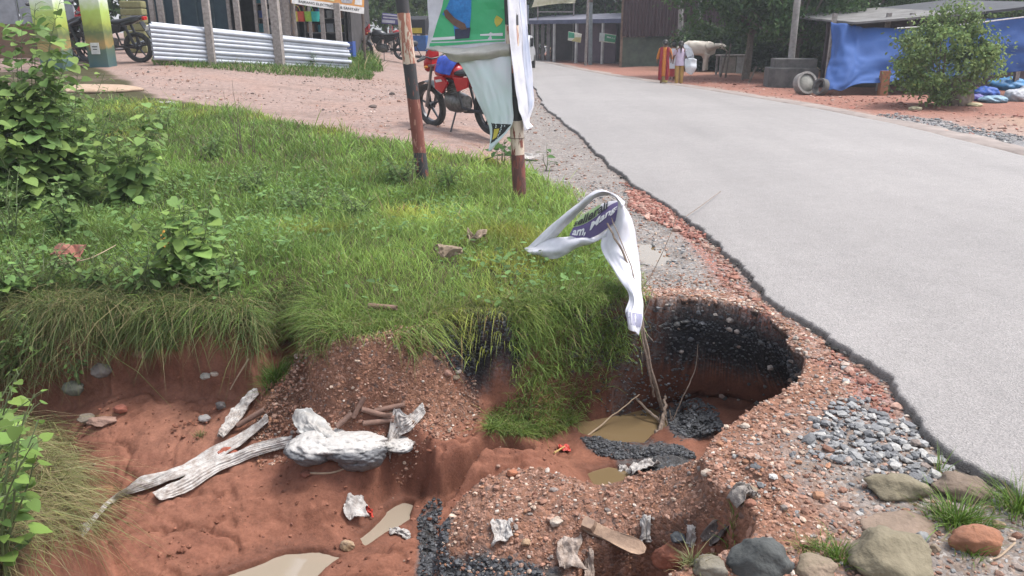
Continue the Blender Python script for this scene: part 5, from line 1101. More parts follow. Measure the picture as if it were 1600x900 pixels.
def sack_lump(name, px, py, wpx, hpx, zr, seed, rot, grey=.0):
    p = hit(px, py); d = (Vector(p) - Vector((0, 0, CAMZ))).length; a = wpx / FPX * d / 2; b = hpx / FPX * d / 2; V, F_ = _ico(5); rg = np.random.default_rng(seed); o_ = rg.uniform(0, 30, 2)
    rid = 1 - 2 * np.abs(fbm(V[:, 0] * 2.2 + V[:, 2] + o_[0], V[:, 1] * 5.0 + V[:, 2] * 3 + o_[1], 5, .62)); nz = fbm(V[:, 0] * 1.4 + o_[1], V[:, 1] * 1.6 + V[:, 2], 3)
    up = sstep(-.2, .5, V[:, 2]); V2 = V * (1 + .22 * nz + (.03 + .13 * up) * rid + (.015 + .05 * up) * (1 - 2 * np.abs(fbm(V[:, 0] * 7 + V[:, 2] * 3, V[:, 1] * 12 + V[:, 2] * 6, 3))))[:, None] * np.array([a, b * 1.3, zr]); ca, sa = math.cos(rot), math.sin(rot)
    V2 = np.stack([V2[:, 0] * ca - V2[:, 1] * sa, V2[:, 0] * sa + V2[:, 1] * ca, V2[:, 2] + zr * .5], 1) + np.array(tuple(p - Vector(sk.location)))
    t = sstep(-.12, .22, V[:, 2] * .75 + V[:, 1] * .55 + .22 * fbm(V[:, 0] * 4 + 3, V[:, 1] * 4 + V[:, 2] * 3, 4) - grey)[:, None]; c = np.array((.10, .10, .105)) * (1 - t) + np.array((.39, .37, .35)) * t; c = c * (1 - .6 * sstep(.25, .6, fbm(V[:, 0] * 6, V[:, 1] * 7 + V[:, 2] * 5, 4)))[:, None]
    return np_mesh(name, V2, F_, attr_mat("soiled_sack", rough=.5, trans=0, spec=.4, nscale=55, amt=.15), sk, attrs={"col": c})
sack_lump("sack_body", 500, 706, 78, 74, .070, 61, -.6, -.05); sack_lump("sack_body", 548, 708, 110, 52, .060, 66, .1, -.05); sack_lump("sack_body", 566, 724, 70, 46, .080, 62, .25, .30); sack_lump("sack_flap", 618, 694, 44, 50, .03, 65, .7, -.3)
x, y = scatter(9000, -3.2, .3, 2.9, 4.9, lambda x, y: (poly_sd(x, y, E) > .08) & (RNG.random(len(x)) < .3 + .7 * fbm(x * 3, y * 3, 3)) & (np.min([-poly_sd(x, y, pp_) for pp_, _ in POOLS], axis=0) > .02))
stuff(stones("mud_clods", x, y, lognorm(len(x), .009, .6, .004, .035), [(.17, .072, .047), (.20, .09, .06), (.13, .055, .036)], attr_mat("mud_clod", rough=.9, trans=0, spec=.1, nscale=60, amt=.25), .7, .25, sink=.4))
sm = Sheet([[(455, 652, 4.08), (475, 640, 4.1), (500, 650, 4.08), (520, 668, 4.05)], [(462, 668, 4.0), (480, 658, 4.0), (500, 664, 4.0), (525, 682, 3.96)], [(480, 690, 3.92), (495, 680, 3.92), (515, 684, 3.9), (530, 696, 3.88)]], 36, 30, .04, (4, 4), seed=21, crumple=.01)
keep_parent(sm.build("sack_mouth", mat("sack_plastic", (.42, .41, .39), (.28, .26, .24), rough=.5, scale=14, bump=.3)), sk)
# broken clay pipes
clay = mat("brown_clay_pipe", (.20, .115, .085), (.11, .065, .05), rough=.75, scale=18, bump=.3)
def clay_pipe(a, b, rpx, label, za=.02, zb=.02):
    P0 = hit(*a); P1 = hit(*b); d = P0.length; r = rpx / FPX * d; P0 = P0 + Vector((0, 0, r + za)); P1 = P1 + Vector((0, 0, r + zb)); m = MB(); ax = (P1 - P0)
    n = 14; t = ax.normalized(); u = t.orthogonal().normalized(); v = t.cross(u); vs = []; fs = []
    rg = random.Random(int(a[0]))
    for rr, ends in ((r, (0, 1)), (r * .72, (1, 0))):
        for e in ends:
            for k in range(n):
                an = 2 * math.pi * k / n; j = rg.uniform(-.004, .006) if e == 1 else rg.uniform(-.004, .004)
                vs.append(ax * e + t * j + (u * math.cos(an) + v * math.sin(an)) * rr)
    for q in range(4):
        for k in range(n): fs.append((q * n + k, q * n + (k + 1) % n, ((q + 1) % 4) * n + (k + 1) % n, ((q + 1) % 4) * n + k))
    m.add(vs, fs); o = m.build("clay_pipe", clay, smooth=True); o.location = P0; return tag(o, label, "pipe", "broken brown clay pipes")
clay_pipe((527, 684), (551, 668), 4.6, "broken clay pipe at the left end of the pile on the sack, pointing up right", .05, .05)
clay_pipe((553, 668), (571, 646), 4.6, "clay pipe leaning steeply behind the leftmost pipe of the pile", .05, .06)
clay_pipe((586, 653), (633, 645), 4.6, "uppermost clay pipe of the pile, farthest from the viewer", .02, .02)
clay_pipe((566, 664), (616, 674), 4.8, "clay pipe in the middle of the pile, slanting down right", .05, .04)
clay_pipe((568, 679), (616, 684), 4.8, "lowest clay pipe of the pile nearest the grey sack bottom", .05, .05)
clay_pipe((372, 672), (414, 650), 4.6, "clay pipe lying alone on the mound's left foot by the torn cloth", .01, .02)
clay_pipe((577, 489), (620, 493), 4.4, "single clay pipe sticking out of the grass edge above the mound", .03, .03)
m = MB(); m.prism([(-.055, -.01), (-.02, -.022), (.04, -.02), (.055, .0), (.045, .022), (-.03, .018)], -.006, .006); o = m.build("tile_shard", clay, bevel=.001)
o.location = hit(600, 662) + Vector((0, 0, .05)); o.rotation_euler = (R(80), 0, .1); tag(o, "flat grey brown tile shard among the clay pipes", "tile")
# the shoe
sh_p = hit(958, 858); shz = sh_p.z
sole = [(-.5, .0), (-.47, .085), (-.36, .105), (-.22, .092), (-.05, .088), (.12, .105), (.28, .12), (.40, .105), (.485, .05), (.49, -.03), (.43, -.085), (.32, -.11), (.12, -.105), (-.05, -.085), (-.22, -.088), (-.36, -.10), (-.47, -.075)]
Lsh = .29; shoe = empty("shoe", (sh_p.x, sh_p.y, shz + .035), 0, "upturned tan heeled shoe lying sole up against the fallen block", "shoe")
def shoe_layer(name, z0, z1, k0, k1, mt, bow=.0, xr=None):
    vs = []; n = len(sole)
    for zz, kk in ((z0, k0), (z1, k1)):
        for x_, y_ in sole: vs.append((x_ * Lsh * (kk * .5 + .5), y_ * Lsh * kk, zz + bow * (x_ ** 2) * Lsh + .015 * math.sin(x_ * 4)))
    fs = [tuple(range(n))[::-1], tuple(range(n, 2 * n))] + [(i, (i + 1) % n, (i + 1) % n + n, i + n) for i in range(n)]
    m = MB(); m.add(vs, fs); return m.build(name, mt, shoe, smooth=False, bevel=.002)
tan_s = mat("worn_tan_sole", (.33, .22, .15), (.17, .11, .075), rough=.6, scale=14, bump=.3); dk_s = mat("shoe_upper", (.09, .045, .035), (.05, .03, .025), rough=.6, scale=14)
shoe_layer("sole", .0, .010, 1, 1, tan_s); shoe_layer("upper", -.045, -.001, .75, 1.0, dk_s)
m = MB(); m.add([(-.135 + x_, y_, z_) for z_, k in ((.012, 1), (.05, .85)) for x_, y_ in ((0, -.026 * k), (.05 * k, -.024 * k), (.055 * k, 0), (.05 * k, .024 * k), (0, .026 * k), (-.004, 0))],
              [(0, 1, 2, 3, 4, 5), (11, 10, 9, 8, 7, 6)] + [(i, (i + 1) % 6, (i + 1) % 6 + 6, i + 6) for i in range(6)]); m.build("heel", mat("heel_stack", (.30, .2, .14), (.18, .12, .09), rough=.7, scale=20), shoe, bevel=.002)
shoe.rotation_euler = (R(38), R(10), R(-28))
# plastic and rag scraps
def scrap(px, py, wpx, hpx, label, seed, mt=None, name="plastic_scrap", cat="litter", lift=.02, crum=.014, rot=0, group="scraps of plastic and rag"):
    p = hit(px, py); d = (Vector(p) - Vector((0, 0, CAMZ))).length; a = wpx / FPX * d / 2; b = hpx / FPX * d / 2 * 1.3; rg = random.Random(seed); rows = []
    for j in (-1, -.3, .4, 1):
        r_ = []
        for i in (-1, -.4, .3, 1):
            x_ = a * i * rg.uniform(.6, 1.15); y_ = b * j * rg.uniform(.6, 1.15); x_, y_ = x_ * math.cos(rot) - y_ * math.sin(rot), x_ * math.sin(rot) + y_ * math.cos(rot)
            r_.append((x_, y_, min(.03, max(-.04, gz(p.x + x_, p.y + y_) - p.z)) + lift * rg.uniform(.3, 1.6)))
        rows.append(r_)
    S = Sheet(rows, 26, 26, crum, (5, 5), .001, seed, crum * .7, False); o = S.build(name, mt or mat("thin_plastic", (.42, .40, .38), (.26, .23, .21), rough=.5, scale=30, bump=.4)); o.location = p; return tag(o, label, cat, group)
scrap(787, 837, 38, 26, "crinkled white plastic scrap on the front face of the fallen block", 71)
scrap(888, 872, 44, 34, "dirty white crumpled rag left of the shoe's heel", 72, mat("dirty_rag", (.36, .30, .26), (.2, .15, .12), rough=.9, scale=30, bump=.5), "rag", "rag")
scrap(918, 892, 18, 34, "narrow dirty cloth end hanging below the shoe", 73, MATS["dirty_rag"], "rag", "rag")
scrap(960, 752, 30, 14, "small white tissue at the rim beside the little puddle", 74)
scrap(1005, 735, 42, 20, "bunched off-white plastic on the far rim of the fallen block", 75, lift=.035)
scrap(978, 745, 30, 14, "flattened whitish plastic left of the bunched one", 76)
scrap(1008, 838, 14, 18, "tiny white shred above the shoe's toe", 77)
scrap(1080, 848, 12, 12, "tiny white shred on the gravel left of the green sprout", 78)
scrap(1163, 778, 40, 26, "grey twisted rag hanging over the rim at the right end of the fallen block", 79, mat("grey_rag", (.28, .25, .22), (.14, .12, .11), rough=.9, scale=30, bump=.5), "rag", "rag", lift=.03)
scrap(1125, 850, 60, 22, "dark muddy rag on the near rim above the grey brown boulder", 80, mat("muddy_rag", (.14, .115, .105), (.08, .065, .06), rough=.9, scale=30, bump=.5), "rag", "rag")
scrap(556, 798, 40, 24, "crumpled pale snack wrapper at the edge of the channel pool", 81, name="wrapper", cat="wrapper", lift=.04)
scrap(577, 808, 10, 9, "small bright red end of a wrapper by the channel pool", 82, mat("red_foil", (.55, .06, .04), rough=.4), "wrapper", "wrapper", lift=.03)
scrap(625, 835, 30, 10, "white foam floating in the channel pool", 83, name="foam_piece", cat="foam", lift=.012)
scrap(882, 705, 18, 9, "red packet lying on the flat mud inside the pit", 84, MATS["red_foil"], "wrapper", "wrapper")
ground_stick([(866, 711), (884, 700)], "short yellow stick beside the red packet", .006, mt=mat("yellow_plastic", (.5, .36, .14), rough=.6), lift=.015)
scrap(745, 388, 34, 20, "brown withered leaf litter on the grass near the fallen banner", 85, mat("withered_leaf", (.26, .20, .14), (.14, .10, .07), rough=.9, scale=30), "dry_leaves", "dry leaves", lift=.10)
scrap(700, 410, 44, 10, "flattened dead leaves lower left of the withered leaf litter", 86, MATS["withered_leaf"], "dry_leaves", "dry leaves", lift=.08)
scrap(112, 420, 44, 18, "reddish brown husk lying on the grass at the left cliff top", 87, mat("red_husk", (.28, .11, .08), (.16, .08, .06), rough=.9, scale=30), "husk", "husk", lift=.10)
scrap(262, 400, 7, 18, "hanging yellow dead leaf on the rounded cliff-top plant", 88, mat("yellow_leaf", (.45, .26, .04), (.35, .17, .03), rough=.7, scale=30), "dead_leaf", "leaf", lift=.12)
scrap(828, 250, 34, 14, "white plastic litter on the shoulder behind the right post", 89, lift=.05)
scrap(260, 163, 30, 8, "pale paper scrap at the near edge of the dirt yard", 90, lift=.03)
scrap(1060, 130, 20, 5, "x", 91, lift=.02) if False else None
# ================================================================== middle distance and background
def hy(px, py): p = hit(px, py); return p
def face_cam(p): return math.atan2(p.y, p.x) - math.pi / 2
# ------------------------------------------------------------------ motorcycles
tyre_m = mat("tyre_rubber", (.022, .022, .023), (.05, .045, .04), rough=.85, scale=18)
alloy = mat("black_alloy", (.05, .05, .055), rough=.4, metal=.6); chrome = mat("chrome", (.55, .55, .56), rough=.25, metal=1); engine_m = mat("engine_metal", (.16, .155, .15), (.07, .065, .06), rough=.5, metal=.6, scale=20)
seat_m = mat("black_seat", (.025, .025, .028), rough=.6); dark_pl = mat("dark_plastic", (.03, .03, .033), rough=.45); lens_m = mat("headlight_glass", (.55, .56, .58), (.4, .4, .42), rough=.15, scale=3); tail_m = mat("tail_light_red", (.45, .02, .02), rough=.25)
plate_m = mat("number_plate_white", (.6, .6, .58), rough=.5)
def ell_tube(mb, secs, n=12):
    """loft through (x, y, z, ry, rz) cross-sections running along x"""
    vs = []; fs = []
    for x, y, z, a, b in secs:
        for k in range(n): t = 2 * math.pi * k / n; c, s = math.cos(t), math.sin(t); vs.append((x, y + a * math.copysign(abs(c) ** .8, c), z + b * math.copysign(abs(s) ** .8, s)))
    for i in range(len(secs) - 1):
        for k in range(n): fs.append((i * n + k, i * n + (k + 1) % n, (i + 1) * n + (k + 1) % n, (i + 1) * n + k))
    fs.append(tuple(range(n))[::-1]); fs.append(tuple(range((len(secs) - 1) * n, len(secs) * n))); return mb.add(vs, fs)
def wheel(parent, x, r=.305, w=.045):
    m = MB(); m.lathe([(r - .075, -w * .6), (r - .03, -w), (r - .006, -w * .75), (r, 0), (r - .006, w * .75), (r - .03, w), (r - .075, w * .6), (r - .08, 0), (r - .075, -w * .6)], 28, 'y', (x, 0, r))
    ty = m.build("wheel", tyre_m, parent, smooth=True)
    m = MB(); m.lathe([(r - .07, -.03), (r - .07, .03), (r - .09, .022), (r - .09, -.022), (r - .07, -.03)], 28, 'y', (x, 0, r)); m.lathe([(.001, -.045), (.05, -.045), (.05, .045), (.001, .045)], 12, 'y', (x, 0, r))
    for k in range(5):
        a = 2 * math.pi * k / 5 + .3; c, s = math.cos(a), math.sin(a); m.tube([(x + .04 * c, 0, r + .04 * s), (x + (r - .08) * c, 0, r + (r - .08) * s)], [.02, .013], 6)
    m.build("rim", alloy, ty, smooth=True); return ty
def motorcycle(name, label, col, loc, heading, lean=R(7), stripe=None, scale=1.0, cat="motorcycle", group="parked motorcycles", headcol=None, cloth=None):
    root = empty(name, loc, heading, label, cat, group); root.rotation_euler = (-lean if lean else 0, 0, heading); root.rotation_mode = 'XYZ'; root.scale = (scale,) * 3
    paint = mat("paint_" + name + "_%d%d%d" % tuple(int(c * 99) for c in col), col, tuple(c * .8 for c in col), rough=.28, spec=.5, scale=3)
    wheel(root, .66); wheel(root, -.62, .30, .055)
    m = MB()
    for s in (-1, 1): m.tube([(.66, s * .075, .305), (.52, s * .075, .62), (.42, s * .075, .86)], [.026, .022, .018], 8)
    m.box((.43, 0, .87), (.06, .2, .03)); m.build("fork", mat("fork_metal", (.28, .28, .29), rough=.35, metal=.8), root, smooth=True)
    m = MB(); ar = [(.66 + .345 * math.cos(a), .305 + .345 * math.sin(a)) for a in np.linspace(R(20), R(150), 9)]
    m.add([(x, y, z) for x, z in ar for y in (-.06, .06)], [(2 * i, 2 * i + 1, 2 * i + 3, 2 * i + 2) for i in range(8)]); m.add([(x * .985 + .01, y, z - .012) for x, z in ar for y in (-.06, .06)], [(2 * i + 2, 2 * i + 3, 2 * i + 1, 2 * i) for i in range(8)])
    m.build("front_mudguard", paint if headcol is None else dark_pl, root)
    m = MB(); ell_tube(m, [(.36, 0, .80, .05, .05), (.33, 0, .81, .11, .09), (.2, 0, .83, .15, .12), (.05, 0, .82, .145, .12), (-.08, 0, .79, .09, .09), (-.12, 0, .77, .05, .05)]); tk = m.build("fuel_tank", paint, root, smooth=True)
    m = MB(); ell_tube(m, [(-.05, 0, .78, .09, .03), (-.15, 0, .79, .12, .045), (-.4, 0, .80, .13, .05), (-.65, 0, .86, .11, .05), (-.78, 0, .88, .06, .035)]); m.build("seat", seat_m, root, smooth=True)
    for s in (-1, 1):
        m = MB(); m.add([(.30, s * .15, .74), (.10, s * .17, .76), (.02, s * .16, .66), (.18, s * .15, .52), (.33, s * .14, .58), (.30, s * .12, .74), (.10, s * .13, .76), (.02, s * .12, .66), (.18, s * .11, .52), (.33, s * .1, .58)],
                        [(0, 1, 2, 3, 4), (9, 8, 7, 6, 5)] + [(i, (i + 1) % 5, (i + 1) % 5 + 5, i + 5) for i in range(5)]); m.build("tank_shroud", paint, root, bevel=.006)
        m = MB(); m.add([(-.08, s * .13, .74), (-.40, s * .14, .75), (-.36, s * .13, .62), (-.14, s * .135, .56), (-.08, s * .1, .74), (-.40, s * .11, .75), (-.36, s * .1, .62), (-.14, s * .1, .56)], [(0, 1, 2, 3), (7, 6, 5, 4), (0, 4, 5, 1), (1, 5, 6, 2), (2, 6, 7, 3), (3, 7, 4, 0)]); m.build("side_panel", dark_pl if stripe is None else paint, root, bevel=.005)
    m = MB(); ell_tube(m, [(-.42, 0, .76, .12, .05), (-.62, 0, .80, .12, .05), (-.80, 0, .87, .07, .04), (-.88, 0, .90, .03, .02)]); m.build("tail_fairing", paint, root, smooth=True)
    m = MB(); m.box((-.88, 0, .86), (.05, .12, .07)); m.build("tail_light", tail_m, root, bevel=.01)
    m = MB(); m.add([(-.80, -.07, .80), (-.80, .07, .80), (-.98, .07, .48), (-.98, -.07, .48), (-.79, -.07, .78), (-.79, .07, .78), (-.96, .07, .47), (-.96, -.07, .47)], [(0, 1, 2, 3), (7, 6, 5, 4), (0, 4, 5, 1), (1, 5, 6, 2), (2, 6, 7, 3), (3, 7, 4, 0)]); m.build("rear_mudguard", dark_pl, root)
    m = MB(); m.box((-.93, 0, .68), (.012, .2, .11), (0, R(-28), 0)); m.build("number_plate", plate_m, root)
    m = MB(); ell_tube(m, [(.22, 0, .40, .09, .10), (.16, 0, .40, .12, .14), (-.02, 0, .38, .14, .13), (-.15, 0, .38, .10, .10)]); 
    for k in range(5): m.box((.14, 0, .50 + .028 * k), (.19, .2, .010), (0, R(12), 0))
    m.tube([(.14, 0, .45), (.10, 0, .66)], .075, 10); m.build("engine", engine_m, root, smooth=True)
    m = MB(); m.tube([(.20, -.10, .42), (.27, -.13, .30), (.1, -.15, .22), (-.2, -.16, .24)], .022, 8); m.tube([(-.18, -.17, .25), (-.55, -.18, .34), (-.78, -.18, .40)], [.035, .05, .045], 10); m.build("exhaust", chrome if col[0] < .1 else dark_pl, root, smooth=True)
    m = MB()
    for s in (-1, 1):
        m.tube([(.40, s * .03, .84), (.2, s * .05, .72), (-.1, s * .1, .66), (-.42, s * .11, .74), (-.80, s * .08, .84)], .016, 6); m.tube([(-.12, s * .11, .62), (-.18, s * .11, .34), (-.62, s * .09, .30)], .02, 6)
        m.tube([(-.62, s * .10, .32), (-.48, s * .11, .74)], .028, 8)
    m.tube([(.41, 0, .86), (.36, 0, .62), (.24, 0, .34), (0, 0, .26)], .022, 6); m.build("frame", dark_pl, root, smooth=True)
    m = MB(); m.tube([(-.04, .12, .28), (-.08, .30, .02)], .012, 6); m.build("side_stand", dark_pl, root)
    m = MB(); m.tube([(.32, .36, .98), (.38, .22, 1.02), (.42, .06, .96), (.42, -.06, .96), (.38, -.22, 1.02), (.32, -.36, .98)], .012, 7)
    hb = m.build("handlebar", dark_pl, root, smooth=True)
    for s in (-1, 1):
        m = MB(); m.tube([(.32, s * .24, 1.0), (.31, s * .37, .98)], .019, 8); m.build("grip", seat_m, hb)
        m = MB(); m.tube([(.37, s * .25, 1.02), (.36, s * .33, 1.18)], .006, 5); m.ell((.36, s * .35, 1.2), (.02, .065, .04), 10, 6); m.build("mirror", dark_pl, root, smooth=True)
        m = MB(); m.ell((.46, s * .14, .86), (.03, .03, .022), 8, 5); m.build("indicator", mat("amber_lens", (.5, .18, .02), rough=.3), root, smooth=True)
    m = MB(); ell_tube(m, [(.42, 0, .90, .06, .06), (.50, 0, .89, .11, .11), (.56, 0, .87, .10, .10), (.58, 0, .86, .07, .06)]); m.add([(.44, -.09, .95), (.44, .09, .95), (.56, .08, .97), (.56, -.08, .97), (.40, .07, 1.12), (.40, -.07, 1.12)], [(0, 3, 2, 1), (3, 2, 4, 5), (0, 1, 4, 5), (1, 2, 4), (0, 5, 3)])
    m.build("headlight_cowl", paint if headcol is None else mat("cowl_" + name, headcol, rough=.35), root, smooth=True)
    m = MB(); m.ell((.575, 0, .89), (.025, .07, .055), 12, 8); m.build("headlight", lens_m, root, smooth=True)
    if stripe:
        m = MB()
        for s in (-1, 1): m.add([(.28, s * .1535, .70), (.12, s * .172, .72), (.10, s * .171, .69), (.27, s * .1525, .665)], [(0, 1, 2, 3)])
        m.build("stripe", mat("stripe_" + name, stripe, rough=.4), tk)
    if cloth:
        S = Sheet([[(.22, -.17, .84), (.1, -.19, .82), (-.06, -.16, .80)], [(.26, -.05, .965), (.08, -.06, .97), (-.1, -.05, .90)], [(.26, .06, .965), (.08, .07, .97), (-.1, .05, .90)], [(.22, .18, .82), (.1, .20, .80), (-.06, .17, .78)]], 24, 24, .02, (3, 3), .003, 4, 0, False)
        S.build("tank_cover", mat("blue_cloth", cloth, tuple(c * .5 for c in cloth), rough=.8, scale=9), root)
    return root
def bike_at(name, label, col, fpx, rpx, wb=1.28, **kw):
    """place by the two wheel-contact pixels"""
    a, b = hit(*fpx), hit(*rpx); c = (a + b) / 2; h = math.atan2(a.y - b.y, a.x - b.x); return motorcycle(name, label, col, (c.x, c.y, c.z), h, **kw)
p = hit(724, 204); motorcycle("motorcycle", "red motorcycle with a blue cloth on its tank parked behind the torn banner", (.42, .012, .02), (p.x, p.y, p.z), R(133), scale=1.16, lean=R(8), stripe=(.6, .6, .6), headcol=(.40, .015, .02), cloth=(.03, .07, .38))
p = hit(601, 94); motorcycle("motorcycle", "black motorcycle with a white headlamp cowl parked left of the left post", (.025, .025, .03), (p.x, p.y, p.z), R(172), scale=1.15, headcol=(.5, .5, .52))
p = hit(628, 78); motorcycle("motorcycle", "red and black motorcycle partly behind the white-cowled black one", (.30, .02, .02), (p.x, p.y, p.z), R(160), scale=1.0)
p = hit(560, 66); motorcycle("motorcycle", "dark motorcycle standing beyond the weeds at the end of the pipes", (.03, .03, .04), (p.x, p.y, p.z), R(100), scale=1.0, headcol=(.4, .4, .42))
p = hit(178, 98); motorcycle("motorcycle", "dark motorcycle with a white number plate at the left end of the white pipes", (.02, .02, .022), (p.x, p.y, p.z), R(172), scale=1.25, headcol=(.1, .1, .11))
p = hit(112, 96); motorcycle("motorcycle", "dark motorcycle between the two painted pillars", (.022, .022, .025), (p.x, p.y, p.z), R(150), scale=1.2)

# ------------------------------------------------------------------ the hardware shop on the left
wood = mat("weathered_wood", (.30, .27, .25), (.17, .145, .13), rough=.9, scale=12, bump=.4); conc = mat("concrete", (.27, .255, .24), (.16, .15, .14), rough=.9, scale=6, bump=.5)
pvc = mat("grey_white_pvc", (.40, .42, .46), (.30, .32, .36), rough=.35, scale=3)
YA, YB_ = 19.6, 23.4
A0, B0 = at_y(240, 90, YA), at_y(549, 107, YB_)
for k in range(9):
    a = A0 + Vector((0, 0, .105 * k)); b = B0 + Vector((random.uniform(-.12, .06), 0, .092 * k))
    if k == 8: a = A0 + Vector((0, .11, .105 * 7.4)); b = B0 + Vector((-.1, .11, .092 * 7.4))
    m = MB(); ax = b - a; t = ax.normalized(); u = t.orthogonal().normalized(); v = t.cross(u); vs = []; fs = []; n = 14
    for rr, es in ((.055, (0, 1)), (.047, (1, 0))):
        for e in es:
            for q in range(n): an = 2 * math.pi * q / n; vs.append(ax * e + (u * math.cos(an) + v * math.sin(an)) * rr)
    for q in range(4):
        for j in range(n): fs.append((q * n + j, q * n + (j + 1) % n, ((q + 1) % 4) * n + (j + 1) % n, ((q + 1) % 4) * n + j))
    m.add(vs, fs); o = m.build("pipe", pvc, smooth=True); o.location = a
    w_ = ["lowest of the long grey white pipes stacked before the shop, half in the weeds", "second lowest long pipe in the stack before the hardware shop", "third pipe from the ground in the stack before the shop", "fourth pipe from the ground in the stack before the shop",
          "fifth pipe from the ground in the stack before the shop", "sixth pipe from the ground in the stack before the shop", "seventh pipe from the ground, just under the front top pipe", "top front pipe of the stack before the shop", "rearmost pipe lying behind the top front one"][k]
    tag(o, w_, "pipe", "long grey white pipes in a stack")
def post(px, top, bot, wpx, Y, label, mt=wood, H=None, grp="posts before the hardware shop"):
    b = at_y(px, bot, Y); b.z = min(b.z, gz(b.x, b.y) + .02) if bot > 60 else gz(b.x, Y); t = at_y(px, top, Y); h = (t.z if H is None else b.z + H) - b.z; wd = wpx / FPX * Y * .98
    m = MB(); n = 6; rg = random.Random(px)
    for k in range(1): m.box((0, 0, h / 2 - .05), (wd, wd * .8, h + .1), (R(rg.uniform(-.6, .6)), R(rg.uniform(-.8, .8)), R(rg.uniform(-8, 8))))
    o = m.build("post", mt, bevel=.008); o.location = b; return tag(o, label, "post", grp)
post(332, 0, 97, 10, 20.5, "grey wooden post in front of the pipe stack, the left one of two", H=2.6)
post(437, 0, 99, 13, 21.8, "thicker grey wooden post in front of the pipe stack, the right one of two", H=2.7)
for px, tp, wd, lb in ((244, 0, 7, "pale post just right of the dark motorcycle"), (257, 0, 8, "pale post close beside the one right of the dark motorcycle"), (282, 0, 8, "pale post standing alone before the teal wall"), (375, 8, 8, "short pale post between the two front posts"), (418, 8, 7, "short pale post left of the thick front post"),
                       (452, 8, 8, "short rough post right of the thick front post"), (462, 14, 6, "second short rough post right of the thick front post"), (506, 16, 6, "pale short post under the shop sign"), (530, 20, 9, "dark brown short post under the right half of the shop sign")):
    post(px, tp, 62, wd, 24.5, lb, H=2.7 if tp == 0 else 1.75)
# shop shell
def shade_box(name, parent, c, d, mt, rot=None, bevel=0): m = MB(); m.box(c, d, rot); return m.build(name, mt, parent, bevel=bevel)
SX = at_y(235, 60, 28).x; EX = at_y(545, 60, 28).x; gzl = gz((SX + EX) / 2, 27) - .15
shop = empty("hardware_shop", ((SX + EX) / 2, 29.5, gzl), 0, "open-fronted dark hardware shop behind the posts and pipes", "shop"); Wd = EX - SX
teal = mat("dark_teal_boards", (.025, .055, .07), (.015, .035, .05), rough=.7, scale=3); darkw = mat("dark_shop_wall", (.07, .065, .065), (.035, .03, .03), rough=.9, scale=3)
shade_box("back_wall", shop, (0, 2.5, 1.6), (Wd, .12, 3.4), darkw); shade_box("side_wall", shop, (-Wd / 2, 0, 1.6), (.12, 5, 3.4), darkw); shade_box("side_wall", shop, (Wd / 2, .6, 1.6), (.12, 3.7, 3.4), darkw)
shade_box("roof", shop, (0, -.4, 3.35), (Wd + 1, 6.6, .10), mat("sheet_roof", (.20, .19, .19), (.12, .11, .11), rough=.7, scale=4)); shade_box("floor", shop, (0, 0, .06), (Wd, 5.2, .2), conc)
shade_box("teal_partition", shop, (-Wd * .29, -1.7, 1.7), (Wd * .42, .06, 3.1), teal)
for k in range(6): shade_box("partition_rail", shop, (-Wd * .5 + Wd * .08 * (k + .3), -1.745, 1.7), (.05, .03, 3.1), mat("teal_rail", (.05, .08, .09), rough=.7))
for k in range(5): shade_box("roof_prop", shop, (-Wd * .05 + k * Wd * .13, -2.3, 1.6), (.09, .09, 3.2), wood)
def shelf_at(x, label):
    o = empty("shelf", (shop.location.x + x, shop.location.y + .6, gzl + .16), 0, label, "shelf", "goods shelves in the hardware shop")
    for z_ in (.45, .95, 1.45, 1.95): shade_box("board", o, (0, 0, z_), (1.5, .4, .04), wood)
    for s in (-1, 1): shade_box("upright", o, (s * .74, 0, 1.05), (.05, .4, 2.1), wood)
    return o
goods = [((.03, .20, .24), "teal"), (( .35, .36, .38), "grey"), ((.28, .30, .05), "yellow green"), ((.05, .09, .30), "blue"), ((.40, .40, .38), "white"), ((.25, .12, .06), "brown")]
for q, xx in enumerate((.4, 2.2)):
    shelf_at(xx, ("left", "right")[q] + " shelf of goods inside the dark hardware shop")
    for r_ in range(4):
        for c_ in range(4):
            g = goods[(q * 5 + r_ * 3 + c_) % 6]; m = MB(); m.lathe([(.001, 0), (.11, 0), (.13, .24), (.10, .26), (.001, .26)], 10) if (c_ + r_) % 2 else m.box((0, 0, .15), (.26, .22, .3))
            o = m.build("bucket" if (c_ + r_) % 2 else "carton", mat("goods_" + g[1].replace(" ", "_"), g[0], rough=.6, scale=5), smooth=False)
            o.location = (shop.location.x + xx - .54 + .36 * c_, shop.location.y + .55, gzl + .16 + (.02 if r_ < 0 else .47 + .5 * (r_ - 0) - .0) if r_ < 4 else 0)
            tag(o, "%s %s on the %s shop shelf, %s board, %s" % (g[1], o.name.split(".")[0], ("left", "right")[q], ("lowest", "second", "third", "top")[r_], ("far left", "left of middle", "right of middle", "far right")[c_]), "bucket" if (c_ + r_) % 2 else "carton", "goods on the shop shelves")
